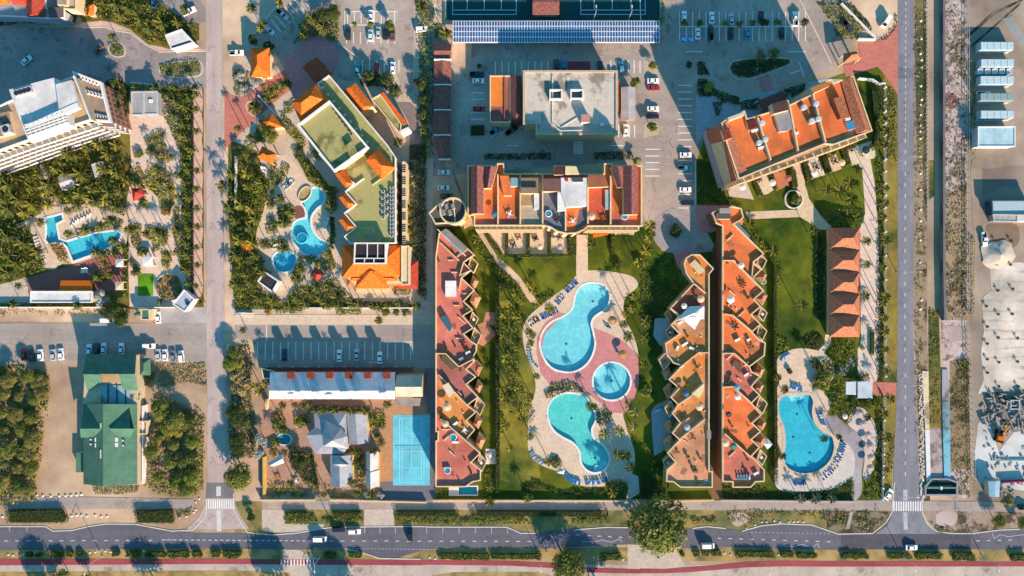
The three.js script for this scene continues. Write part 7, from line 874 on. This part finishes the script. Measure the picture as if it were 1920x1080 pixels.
palms(K, '520,40 600,40 520,180 610,260 530,330 600,520 520,590 620,640 530,780 560,940', 1.9, 6, 'yellow', '# bright palm on the strip of lawn beside the narrow hedge', 'bright strip palms', true);
for (const s of ['400,700 470,690 500,760 470,830 410,830', '550,720 640,700 660,760 600,800 560,790', '400,930 440,960 420,1000 380,980', '1050,700 1160,680 1170,800 1060,810', '930,930 1000,930 1010,1000 960,1080 940,1000']) V(GG, s, { h1: 1.3, d: 9, tone: MIX });
for (const s of ['395,400 640,430 720,480 640,515 400,515', '780,440 1200,440 1200,500 860,515', '540,130 620,110 640,180 560,190']) V(HH, s, { h1: 1.1, d: 5, gap: 0.4, tone: MIX });
palms(GG, '430,770 560,760 640,640 480,960 420,900 1080,730 1130,900 1080,960 960,960', 1.9, 5, 'green', '# palm in the beds around the clubhouse and plunge pool', 'clubhouse palms', true);

// ================= VEHICLES =================
car(A, 190, 412, 40, 'pale', 'pale car driving alone across the shaded hotel street'); car(A, 672, 332, 45, 'brown', 'brown car half in sunlight beside the oval planter'); car(A, 1047, 22, 95, 'blue', 'blue car parked under palms in the top street lot'); car(A, 1285, 82, 25, 'white', 'white pickup parked next to the gatehouse bed', 'pickup');
car(C, 740, 75, 0, 'white', 'white van parked below the dark trees by the street', 'van'); car(C, 1075, 55, 95, 'white', 'white car parked on the grey forecourt beside the kiosk');
for (const [x, y, c, l] of [[170, 305, 'red', 'red car, first in the row beside the thicket'], [222, 312, 'black', 'black car beside the red car by the thicket'], [283, 308, 'white', 'white car alone in the gap of the thicket row'], [370, 308, 'silver', 'silver car next to last in the thicket row'], [421, 302, 'white', 'white car last in the row by the sandy drive']]) car(C, x, y, 96, c, l);
car(C, 612, 275, 90, 'pale', 'pale car nearest the drive in the shade of the green roof'); car(C, 710, 264, 90, 'pale', 'pale car in the middle of the green roof\'s shade'); car(C, 828, 265, 90, 'white', 'white car farthest from the drive in the green roof\'s shade'); car(C, 660, 268, 90, 'dark', 'dark car hidden in the green roof\'s shade'); car(C, 1014, 246, 0, 'white', 'white car parked sideways at the end of the small row', 'suv');
for (const [x, y, c, l] of [[1075, 306, 'silver', 'silver car first of four beside the dry lot'], [1122, 308, 'white', 'white car second of four beside the dry lot'], [1176, 315, 'grey', 'grey car third of four beside the dry lot'], [1232, 318, 'white', 'white car last of four beside the dry lot']]) car(C, x, y, 96, c, l, x === 1232 ? 'suv' : 'car');
car(E, 382, 210, -38, 'pale', 'pale car in the shaded diagonal bays nearer the orange gatehouse'); car(E, 472, 105, -38, 'silver', 'silver pickup in the shaded diagonal bays farther from the gatehouse', 'pickup'); car(E, 166, 362, 2, 'white', 'white pickup on the sandy verge beside the orange gatehouse', 'pickup');
car(E, 1068, 112, 90, 'white', 'white car alone in the upper sunny bays'); car(E, 915, 235, 90, 'dark', 'dark car at the end of the lower sunny bays'); car(E, 1065, 245, 90, 'pale', 'pale blue car under the small divider tree'); car(E, 1118, 225, 90, 'silver', 'silver car next to the pale blue car in sunny bays'); car(E, 1165, 232, 90, 'black', 'black car half under the large divider tree'); car(E, 1212, 240, 90, 'brown', 'brown car at the end under the large divider tree');
car(E, 975, 472, 90, 'teal', 'teal car alone in the shaded bay before the orange wing'); car(E, 1105, 470, 90, 'red', 'red car between dark trees before the orange wing'); car(E, 1214, 462, 90, 'white', 'white car last in the bays before the orange wing'); car(E, 1408, 204, 5, 'white', 'white car in the shaded bays along the hotel\'s outer edge', 'suv');
car(GG, 485, 308, 90, 'dark', 'dark car deep in the shade of the motel parking row'); car(GG, 855, 312, 90, 'white', 'white car first of three in the motel parking row'); car(GG, 972, 305, 90, 'silver', 'silver car second of three in the motel parking row'); car(GG, 1127, 325, 90, 'white', 'white car last of three in the motel parking row');
car(HH, 778, 805, 0, 'white', 'white van driving on the main road below the motel', 'van', null); car(HH, 1024, 752, 0, 'white', 'white car parked in the roadside bay by the forecourt', 'suv', null); car(HH, 910, 735, 0, 'black', 'black car parked just behind the white roadside car', 'suv', null); car(HH, 1425, 775, 90, 'black', 'black car turning into the roadside bays', 'suv', null);
car(I, 340, 506, 0, 'black', 'black pickup at the top of the shaded side bays', 'pickup'); car(I, 350, 551, 0, 'white', 'white car under the black pickup in the side bays'); car(I, 352, 738, 0, 'red', 'red car low in the shaded side bays'); car(I, 466, 882, 35, 'teal', 'teal pickup in the slanting bays below the depot', 'pickup'); car(I, 575, 882, 35, 'dark', 'dark pickup in the slanting bays below the depot', 'pickup'); car(I, 876, 445, 90, 'dark', 'dark car beside the blue accessible mark behind the office'); car(I, 925, 445, 90, 'blue', 'blue car next to the maroon bay behind the office'); car(I, 1168, 455, 90, 'black', 'black car at the shadow edge behind the office'); car(I, 1312, 460, 100, 'teal', 'teal car in the sunny bays beside the office'); car(I, 1342, 882, 90, 'white', 'white car beside the office near the grey hut');
car(J, 118, 86, 0, 'pale', 'pale car, first of three in the shade beside the round stair tower'); car(J, 116, 190, 0, 'pale', 'pale car, second of three beside the round stair tower'); car(J, 135, 246, 0, 'dark', 'dark car, third of three beside the round stair tower');
for (const [x, y, c, l, k] of [[295, 118, 'white', 'white car above the accessible bays in the north east lot'], [480, 125, 'white', 'white car in sun in the north east lot'], [610, 135, 'silver', 'silver car third in the upper row of the north east lot'], [813, 120, 'black', 'black car in the upper row of the north east lot'], [1043, 132, 'white', 'white pickup last in the upper row of the north east lot', 'pickup'], [385, 232, 'white', 'white car beside the accessible bays in the lower row'], [473, 228, 'dark', 'dark pickup in the lower row near the accessible bays', 'pickup'], [608, 232, 'black', 'black car in the middle of the lower row'], [720, 232, 'teal', 'teal car in the lower row of the north east lot'], [950, 228, 'black', 'black car farthest along the lower row']]) car(MM, x, y, 90, c, l, k || 'car');
car(MM, 86, 550, 0, 'white', 'white car below the triangular island by the grey hut'); car(MM, 90, 598, 0, 'red', 'red car beside the white car near the grey hut'); car(MM, 85, 738, 0, 'white', 'white car above the leafy kerbed island'); car(MM, 85, 788, 0, 'black', 'black car directly above the leafy kerbed island'); car(MM, 305, 1048, 0, 'white', 'white car, top of the column by the shaded lawn');
car(N, 300, 58, 0, 'teal', 'teal pickup in the column of cars by the shaded lawn', 'pickup'); car(N, 303, 202, 0, 'white', 'white car above the accessible mark near the turning circle'); car(N, 317, 291, 0, 'black', 'black car nearest the maroon drive and turning circle');
car(Q, 132, 182, -50, 'dark', 'dark green pickup parked on the grass by the entrance gate', 'pickup', null); car(Q, 390, 155, -123, 'white', 'white box van parked on the sandy corner by the east road', 'van', null); car(R, 1054, 535, -85, 'white', 'white truck with blue shade beside the site cabins', 'pickup', null); car(T, 440, 485, 58, 'white', 'white car parked diagonally by the east zebra crossing', 'car', null); car(T, 605, 868, 0, 'white', 'white car on the main road at the east road mouth', 'car', null); car(P, 485, 853, 0, 'white', 'white delivery van on the main road past the largest tree', 'van', null); car(T, 1420, 578, 0, 'black', 'black car at the far end of the east sidewalk', 'car', null);
car(Q, 1050, 640, 0, 'pale', 'pale trailer car parked at the end of the teal container', 'pickup', null);
// excavator on the sand
{ const t = thing('excavator', 'orange tracked excavator working on the grey sand of the site', 'excavator', AT(S, '1155,850'), 0.05, 1.35); const o = M('#d9741c', 'fine'); for (const s of [-1, 1]) mesh('track', new THREE.ExtrudeGeometry(new THREE.Shape([[-2, 0], [2, 0], [2.3, 0.45], [2, 0.9], [-2, 0.9], [-2.3, 0.45]].map((p) => new THREE.Vector2(...p))), { depth: 0.6, bevelEnabled: false }).translate(0, 0, s * 1.15 - 0.3), K_.rubber, t); mesh('body', box(2.9, 1.1, 2.3, -0.5, 1, 0), o, t); mesh('cab', box(1.3, 1.5, 1, 0.6, 1.1, -0.6), K_.glass, t); mesh('boom', box(4.2, 0.45, 0.45, 0, 0, 0).rotateZ(0.55).translate(2.6, 2.6, 0.3), o, t); mesh('stick', box(2.8, 0.35, 0.35, 0, 0, 0).rotateZ(-0.95).translate(5, 2.6, 0.3), o, t); mesh('bucket', new THREE.CylinderGeometry(0.6, 0.6, 1.1, 10, 1, false, 0, 4).rotateX(Math.PI / 2).translate(5.9, 1.0, 0.3), K_.dark, t); mesh('counterweight', box(0.8, 1, 2.2, -2, 1.1, 0), K_.dark, t); }

// ================= FURNITURE, WALLS, LAMPS =================
const PW = M('#efe9df', 'fine'), PT = M('#b08a55', 'fine'), PC = M('#e8c9a0', 'fine'), PB = M('#2b6f93', 'fine');
// loungers
loungerRow(L, '995,335 1040,385 1110,405', 11, 'in', 'blue lounger on the curved deck edge below the narrow bay, # from the white cabana'); loungerRow(L, '1145,403 1230,400 1305,378', 10, 'in', 'blue lounger on the curved deck edge below the bay, # past the gap');
loungerRow(J, '940,890 1015,820', 7, 'out', 'blue lounger beside the lawn edge of the upper pool, # from the lower end'); loungerRow(J, '880,970 920,915', 4, 'out', 'blue lounger by the sandy path end, # from the palms'); loungerRow(J, '770,1065 885,1015', 9, 'out', 'blue lounger in the shady row near the sandy path, # from the street side'); loungerRow(K, '690,100 760,60', 5, 'out', 'dark lounger beside the palm strip, # from the palms', K_.dark); loungerRow(K, '690,260 700,330 740,390', 7, -30, 'lounger in the palm shade beside the big pool, # from the top', M('#9fb4c4', 'fine'));
loungerRow(K, '1195,90 1235,120', 3, -60, 'blue lounger by the brown parasol, # of three'); loungerRow(K, '1265,265 1300,285', 2, -60, 'blue lounger by the tan parasol, # of two'); loungerRow(L, '755,180 790,235 850,270', 7, 30, 'lounger in the palm shade beside the narrow pool, # from the top', M('#8a9db8', 'fine'));
loungerRow(O, '950,335 1005,310', 5, 70, 'blue lounger at the top of the round deck, # from the hedge'); loungerRow(O, '1015,515 1090,540', 6, 80, 'blue lounger between the round deck and the pool, # from the hedge'); loungerRow(O, '1205,690 1240,780', 6, 170, 'blue lounger on the deck beside the deep pool, # from the top');
loungerRow(S, '115,895 100,940 85,985 60,1030', 8, 'in', 'blue lounger on the curved patio edge, # from the top'); loungerRow(P, '1420,265 1370,320 1310,370', 7, 'in', 'blue lounger on the curve of the stone patio, # from the top'); loungerRow(P, '1200,395 1110,405', 6, 'in', 'blue lounger at the low end of the stone patio, # from the path'); loungerRow(O, '100,690 200,640', 6, 60, 'blue lounger on the blue-grey patio by the tan terraces, # from the path');
loungerRow(F, '470,200 540,140', 8, -40, 'white lounger in the cluster under the curved hedge, # from the pool end', PW); loungerRow(F, '745,465 770,390', 8, 0, 'white lounger on the tan bay beside the lagoon, # from the low end', PW); loungerRow(F, '320,60 365,75', 4, 80, 'white lounger beside the orange pavilion, # from the wall', PW); loungerRow(F, '400,590 450,575', 5, 60, 'white lounger between the two hotel pools, # from the wall', PW);
loungerRow(B, '240,510 300,690', 9, 15, 'white lounger along the tan path beside the thicket, # from the garden pool', PW); loungerRow(B, '550,745 600,745', 4, 80, 'pale lounger on the dark wooden terrace, #', PW); loungerRow(B, '480,440 620,370', 7, 60, 'white lounger on the tan deck above the garden pool, # from the shallow end', PW);
for (let i = 0; i < 5; i++) lounger(AT(P, `${705 + i * 21},365`, 7.5), Math.PI / 2, `teal lounger on the end roof terrace of the orange block, ${ord(i)} of five`, 'roof loungers', M('#3f8aa5', 'fine'), 7.55);
// parasols and tables
parasol(AT(K, '1248,72'), 0, 1.7, PT, 'brown parasol beside three blue loungers at the upper pool'); parasol(AT(K, '1318,300'), 0, 1.7, PT, 'tan parasol beside two blue loungers near the round pool');
parasol(AT(N, '615,942', 10), 7.5, 1.5, PW, 'large white parasol on the orange roof terraces'); parasol(AT(N, '408,938', 7), 5.4, 1.4, PC, 'cream parasol by the white roof tent'); parasol(AT(N, '295,985', 7), 5.4, 1.1, PW, 'white parasol on the shaded dark terrace'); parasol(AT(O, '400,658', 7), 5.4, 1.4, PC, 'cream parasol on the middle tan roof terrace'); parasol(AT(O, '310,568', 7), 5.4, 1.2, PB, 'blue parasol in the shaded tan terrace'); parasol(AT(O, '316,795', 7), 5.4, 1.2, M('#9db3c6', 'fine'), 'pale blue parasol on the lower shaded terrace'); parasol(AT(O, '658,528', 10), 7.5, 1.2, M('#6fa5c0', 'fine'), 'pale blue parasol by the diagonal party wall'); parasol(AT(O, '600,710', 10), 7.5, 1.1, K_.dark, 'dark parasol alone on the orange roof terrace'); parasol(AT(O, '580,905', 10), 7.5, 1.4, PC, 'cream parasol at the tip of the lowest orange terrace'); parasol(AT(O, '632,925', 10), 7.5, 1.3, M('#3d7a58', 'fine'), 'green parasol on the lowest orange terrace'); parasol(AT(O, '662,592', 10), 7.5, 1.2, PW, 'white parasol touching the diagonal party wall'); parasol(AT(K, '137,660', 10), 7.5, 1.6, PC, 'cream parasol on the amber roof terrace of the red block'); parasol(AT(K, '125,775', 10), 7.5, 1.3, PC, 'small cream parasol beside the lower party wall'); parasol(AT(N, '685,712', 10), 7.5, 1.2, PW, 'grey-white parasol near the purple terrace corner');
parasol(AT(J, '1115,382', 19), 17, 1.3, PC, 'cream parasol on the red terrace of the tall block', 2.2); parasol(AT(J, '458,365', 19), 17, 1.1, PB, 'blue parasol on the brick terrace of the tall block', 2.2);
q(N, '690,182').forEach((p) => parasol(G(p, 2), 0, 1.3, PW, 'white parasol on the pale corner patio of the tilted block')); parasol(AT(N, '985,130'), 0, 1.3, M('#a8605a', 'fine'), 'dull red parasol on the red patio'); parasol(AT(N, '1160,95'), 0, 1.3, PW, 'white parasol on the white patio'); parasol(AT(N, '1345,25'), 0, 1.3, PC, 'cream parasol on the tan patio'); parasol(AT(N, '880,160'), 0, 1.3, PW, 'white parasol beside the dining set patio'); parasol(AT(J, '765,588'), 0, 1.2, PC, 'cream parasol on the third tower patio'); parasol(AT(J, '897,588'), 0, 1.2, K_.grey, 'grey parasol on the fourth tower patio');
tub(AT(Q, '258,1012'), 0, 1.7, 'round blue hot tub on the corner patio of the tilted block'); tub(AT(N, '830,820'), 0, 1.0, 'small blue tub on the white lower terrace');
dining(AT(J, '585,570'), 0, K_.dark, 'on the second tower patio'); dining(AT(J, '620,520'), 0, K_.wood, 'close to the tower pergola', 4); dining(AT(J, '735,530'), 0, K_.dark, 'on the third tower patio'); dining(AT(J, '895,520'), 0, K_.dark, 'on the fourth tower patio'); dining(AT(N, '800,130'), 0, K_.dark, 'on the dining patio of the tilted block', 6); dining(AT(N, '950,60'), 0, K_.wood, 'on the red patio', 4); dining(AT(N, '1185,50'), 0, K_.dark, 'on the white patio', 4); dining(AT(N, '1310,10'), 0, K_.dark, 'on the tan patio', 4); dining(AT(Q, '150,1010'), 0, K_.wood, 'on the corner patio beside the hot tub', 4);
dining(AT(N, '690,840', 7.5), 7.55, K_.wood, 'at the centre of the orange roof terrace', 6); dining(AT(O, '740,240', 7.5), 7.55, K_.wood, 'on the rounded orange terrace', 4); dining(AT(O, '640,115', 7.5), 7.55, K_.dark, 'under the upper party wall terrace', 5); dining(AT(K, '240,215', 7.5), 7.55, K_.dark, 'on the rounded red terrace', 5); dining(AT(O, '240,955', 5.4), 5.45, K_.wood, 'at the tan terrace tip', 3); dining(AT(P, '375,75', 5.4), 5.45, K_.wood, 'at the top of the tan end terrace', 3); dining(AT(P, '758,322', 7.5), 7.55, K_.dark, 'on the end terrace of the orange block', 3); dining(AT(K, '258,810', 7.5), 7.55, K_.white, 'beside the sawtooth parapet of the red block', 3); dining(AT(J, '560,365', 17), 17.05, K_.white, 'on the orange tower terrace', 4); dining(AT(J, '985,415', 17), 17.05, K_.white, 'on the rounded orange tower terrace', 5); dining(AT(J, '880,400', 17), 17.05, K_.dark, 'on the grey tower terrace', 5); dining(AT(J, '1195,395', 17), 17.05, K_.wood, 'on the red tower terrace', 4);
[[O, '300,235', 0.6, 2.6, 'white sofa on the rounded tan terrace, longest', 5.4], [O, '250,262', 1.2, 1.8, 'white sofa on the rounded tan terrace, beside the curved edge', 5.4], [O, '345,262', -0.4, 1.8, 'white sofa on the rounded tan terrace, near the party wall', 5.4], [O, '655,205', 0.5, 2.2, 'white sofa below the brown rug terrace'], [O, '730,205', 0.5, 1.5, 'white armchair-like sofa on the rounded orange terrace'], [O, '715,440', 0.6, 1.9, 'white sofa on the purple terrace'], [K, '235,335', 0.5, 1.8, 'white sofa nearest the curved red terrace edge'], [K, '280,292', 0.5, 1.8, 'white sofa farther along the red terrace'], [K, '195,895', 0, 2.4, 'white sofa with blue shade on the lowest red terrace'], [K, '195,770', 0.7, 2.2, 'white sofa by the middle party wall'], [L, '150,300', 0, 2.4, 'white sofa on the red end terrace beside the tub'], [O, '270,90', 0.5, 2.2, 'white sofa beside the white roof tent', 5.4], [P, '835,335', 0.5, 1.9, 'white sofa on the end terrace of the orange block'], [MM, '815,1000', 0.3, 2.4, 'white sofa on the orange roof of the tilted block', 20], [MM, '1045,905', 0.3, 2.2, 'white slatted sofa on the orange roof by the grey plant', 20], [MM, '770,885', 0.3, 2.4, 'round-backed white sofa by the first party wall', 20]].forEach(([o, s, a, w, l, h = 7.5]) => sofa(AT(o, s, h), h + 0.04, a, w, l));
tub(AT(J, '822,362', 17), 17.05, 1.2, 'square-looking white hot tub on the grey tower terrace'); tub(AT(J, '1335,382', 17), 17.05, 1.2, 'white hot tub on the red end terrace of the tower'); tub(AT(L, '152,312', 7.5), 7.55, 1.2, 'pale blue hot tub on the lowest red terrace'); tub(AT(MM, '1160,818', 20), 20.05, 1.0, 'dark hot tub beside the second party wall'); tub(AT(K, '180,860', 7.5), 7.55, 1.3, 'blue hot tub in shadow on the lowest red terrace');
{ const t = thing('gazebo_tent', 'white cross-braced gazebo tent in the hedge beside the orange block', 'gazebo'); const c = GP(q(O, '828,905 862,872 898,910 862,945'), 2.6); mesh('canopy', hip(c, 2.5, 3.3, 1, 0.05), M('#dfe6ea', 'fine'), t); for (const p of c) mesh('post', box(0.12, 2.5, 0.12, p[0], 0, p[1]), K_.white, t); }
{ const t = thing('gazebo_tent', 'small white cabana at the start of the curved lounger row', 'cabana'); const c = GP(q(L, '950,300 1000,310 990,345 945,335'), 2.5); mesh('canopy', hip(c, 2.4, 3, 1, 0.05), K_.white, t); for (const p of c) mesh('post', box(0.12, 2.4, 0.12, p[0], 0, p[1]), K_.white, t); }
dining(AT(F, '510,160'), 0, K_.dark, 'between the white hotel loungers', 3); for (const [i, s] of '205,690 225,765 260,840 275,915 280,990 275,1060'.split(' ').entries()) parasol(AT(S, s), 0, 1.45, M('#b3a297', 'fine'), `pale parasol in the curved patio row east of the pool path, ${ord(i)} from the top`); parasol(AT(S, '105,717'), 0, 1.0, PW, 'small white parasol on the dark lawn beside the pool path');
dining(AT(HH, '470,365'), 0, M('#c97a2c', 'fine'), 'with orange seats in the motel garden', 4); dining(AT(HH, '600,390'), 0, K_.white, 'near the garden palm by the motel', 4); dining(AT(GG, '430,720'), 0, K_.wood, 'on the motel patio', 4); dining(AT(L, '460,210'), 0, K_.white, 'on the small white patio', 4);
// walls and fences
wall(B, '0,995 745,995', 1.8, 0.5, 'white boundary wall between the hotel garden and sandy strip'); wall(B, '920,995 1180,995', 1.8, 0.5, 'white boundary wall below the round planter'); wall(HH, '345,522 740,522', 1.8, 0.5, 'cream boundary wall below the motel garden', K_.cream); wall(HH, '850,522 1543,540', 1.6, 0.5, 'cream boundary wall below the bungalow and blue court', K_.cream); wall(L, '50,528 570,528', 1.6, 0.5, 'cream wall along the sidewalk below the red block', K_.cream); wall(L, '570,528 1440,530', 1.5, 0.5, 'cream fence wall with piers below the narrow pool bay', K_.cream); wall(P, '230,532 520,525', 1.5, 0.4, 'cream wall below the tan terraces', K_.cream); wall(P, '580,525 1543,535', 1.5, 0.4, 'pale wall along the sidewalk below the stone patio', M('#c9bfb4', 'fine')); wall(HH, '378,210 380,480', 2.2, 0.7, 'yellow garden wall on the street side of the motel', M('#d9b45c', 'fine')); wall(HH, '1205,180 1200,430', 2, 0.6, 'yellow wall between shelters and court apron', M('#d9a850', 'fine')); wall(F, '160,-20 158,330', 1.6, 0.4, 'white wall between street palms and hotel garden'); wall(F, '610,998 1350,998', 1.6, 0.4, 'white wall along the street verge of the hotel'); wall(F, '155,1030 270,1035', 1.4, 0.4, 'short white wall at the hotel street corner'); wall(GG, '372,600 372,670', 2.5, 0.5, 'short cream wall at the street end of the motel', K_.cream); wall(Q, '90,30 320,265', 1.4, 0.5, 'white slanting wall behind the entrance gate'); wall(Q, '205,268 320,272', 1.2, 0.5, 'short white wall facing the entrance drive'); wall(Q, '205,535 300,545 340,570 385,570', 1.5, 0.5, 'white angled wall between drive and tilted block'); wall(E, '262,248 470,-10', 0.3, 0.8, 'low white kerb wall of the diagonal parking strip', K_.kerb); wall(E, '310,650 440,790', 1.4, 0.4, 'white wall stepping down beside the red drive'); wall(S, '1110,1015 1500,1015', 0.5, 0.6, 'low teal edged wall across the grey sand', M('#6fa0a5', 'fine')); wall(T, '1255,395 1427,385', 1.6, 0.5, 'magenta site fence beside the pale blue hut', M('#8a2a55', 'fine'), 'site_fence', 'fence');
wall(A, '1305,640 1305,1080', 1.2, 0.4, 'dark wall behind the sidewalk palms, next to the grey shed', K_.dark); wall(B, '1305,0 1305,920', 1.2, 0.4, 'dark wall behind the sidewalk palms along the pink garden', K_.dark);
function fence(pts, n, h, label, m = K_.white, postW = 0.35) { const t = thing('fence', label, 'fence'), [a, b] = GP(pts); for (let i = 0; i <= n; i++) mesh('post', box(postW, h + 0.15, postW, a[0] + (b[0] - a[0]) * i / n, 0, a[1] + (b[1] - a[1]) * i / n), m, t); for (const k of [0.35, 0.9]) mesh('rail', band([a, b], 0.1, h * k, h * k + 0.1, false), K_.steel, t); return t; }
fence([[1657, 165], [1657.5, 705]], 24, 1.5, 'white post fence along the east verge of the tilted block and path', K_.white, 0.6); fence([[1656, 745], [1652, 935]], 9, 1.5, 'white post fence beside the curved patio, below the red drive', K_.white, 0.6); fence([[1812, 0], [1812, 580]], 40, 1.8, 'thin fence between scrub and the container lot', K_.grey, 0.15); fence([[1812, 610], [1824, 900]], 24, 1.8, 'thin fence between olive scrub and the building site', K_.steel, 0.15); fence([[1738, 0], [1738, 415]], 50, 1.1, 'low post fence beside the east verge stones', M('#d9cbb5', 'fine'), 0.2); fence([[836, 0], [836, 38]], 4, 3, 'green tennis court fence at the palm end', M('#2f7f5a', 'fine'), 0.15); fence([[1236, 0], [1236, 38]], 4, 3, 'green tennis court fence at the lot end', M('#2f7f5a', 'fine'), 0.15);
q(Q, '635,140 638,262 632,362 638,455 635,580 640,672 632,708 632,775 632,848 632,886 632,935 666,62 640,405').concat(q(R, '632,90 632,335 632,410 628,490 632,540 632,690 640,945 632,1005 632,200')).forEach((p, i) => boulder(G(p), 0.75, `white boulder lining the east road verge, ${ord(i)} from the container end`, 'east verge boulders', i + 80));
{ const m = merge([...Array.from({ length: 150 }, (_, i) => { const y = 700 + i * 1.6, x = 1722 + (i * 0.02) + 8 * rnd(); return box(rr(0.3, 0.6), 0.35, rr(0.3, 0.6), ...(() => { const p = G([x, y]); return [p[0], 0, p[1]]; })(), rnd() * 3); })]); const o = mesh('rubble', m, M('#cfc4b5', '')); o.userData.kind = 'stuff'; }
{ const l = []; for (let i = 0; i < 90; i++) { const p = G([rr(1842, 1925), rr(745, 930)]); l.push(box(rr(0.3, 1.4), rr(0.2, 0.7), rr(0.3, 1.1), p[0], 0, p[1], rnd() * 3)); } for (let i = 0; i < 60; i++) { const p = G([rr(1840, 1925), rr(738, 800)]); l.push(box(rr(0.2, 0.6), rr(0.3, 1.6), rr(0.6, 3), p[0], 0, p[1], rnd() * 3)); } for (let i = 0; i < 260; i++) { const p = G([rr(1764, 1812), rr(0, 600)]); l.push(box(rr(0.2, 0.7), rr(0.1, 0.4), rr(0.2, 0.7), p[0], 0, p[1], rnd() * 3)); } const o = mesh('debris', merge(l), M('#a5a09a', 'fine')); o.userData.kind = 'stuff'; }
{ const t = thing('formwork_stack', 'square formwork frame standing in the shaded part of the site', 'frame', AT(S, '1255,640')); mesh('frame', [box(3.6, 1.4, 0.4, 0, 0, -1.6), box(3.6, 1.4, 0.4, 0, 0, 1.6), box(0.4, 1.39, 2.8, -1.6, 0, 0), box(0.4, 1.39, 2.8, 1.6, 0, 0)], M('#a9c1c6', 'fine'), t); mesh('bed', box(2.8, 0.4, 2.8), K_.dark, t); }
{ const t = thing('sand_heap', 'heap of pale sand with furrows beside the white truck', 'heap'); const g = new THREE.ConeGeometry(5.2, 1.8, 30, 8), p = g.attributes.position; for (let i = 0; i < p.count; i++) { const k = 0.7 + 0.7 * noiseA(p.getX(i) * 2 + 60, p.getZ(i) * 2); p.setX(i, p.getX(i) * k * 1.15); p.setZ(i, p.getZ(i) * k); p.setY(i, p.getY(i) + 0.5 * (noiseA(p.getX(i) * 5, p.getZ(i) * 5) - 0.5)); } g.computeVertexNormals(); g.translate(0, 1.25, 0); mesh('heap', g, M('#cfc2b0', 'dune'), t).position.set(...(() => { const c = AT(R, '1150,640'); return [c[0], 0, c[1]]; })()); }
// street lamps
[[1681, 303, [3.4, 0], 'street lamp reaching over the east road beside the square lawn'], [1681, 511, [3.4, 0], 'street lamp reaching over the east road beside the pyramid roofs'], [1681, 717, [3.4, 0], 'street lamp reaching over the east road by the red crossing'], [1673, 919, [4, 0], 'street lamp reaching over the east road by its zebra crossing'], [192, 1042, [-1, 3], 'street lamp on the verge below the sandy drive'], [603, 1040, [0, 2.5], 'street lamp beside the paved plaza crossing'], [1013, 1042, [0, 2], 'street lamp beside the olive tree'], [1427, 1046, [0, 2], 'street lamp beside the stone-edged bed'], [1690, 1041, [0, 2], 'street lamp opposite the east road mouth'], [1840, 1040, [0, 2], 'street lamp on the verge farthest east']].forEach(([x, y, a, l]) => lamp(x, y, a, l));
[[820, 36, 'floodlight mast at the corner of the tennis courts'], [1113, 37, 'floodlight mast over the solar roof near the brick hut'], [1178, 37, 'floodlight mast over the solar roof near the lot']].forEach(([x, y, l]) => lamp(x, y, [0, -1.5], l, 8));
{ const t = thing('tennis_net', 'net across the middle of the blue court', 'net'); const a = G([746, 845]), b = G([798, 845]); for (let i = 0; i < 26; i++) mesh('strand', box(0.03, 0.95, 0.03, a[0] + (b[0] - a[0]) * (i + 0.5) / 26, 0.05, a[1]), K_.dark, t); mesh('tape', band([a, b], 0.08, 1, 1.08, false), K_.white, t); for (const p of [a, b]) mesh('post', box(0.12, 1.1, 0.12, p[0], 0, p[1]), K_.steel, t); }

renderer.render(scene, camera);
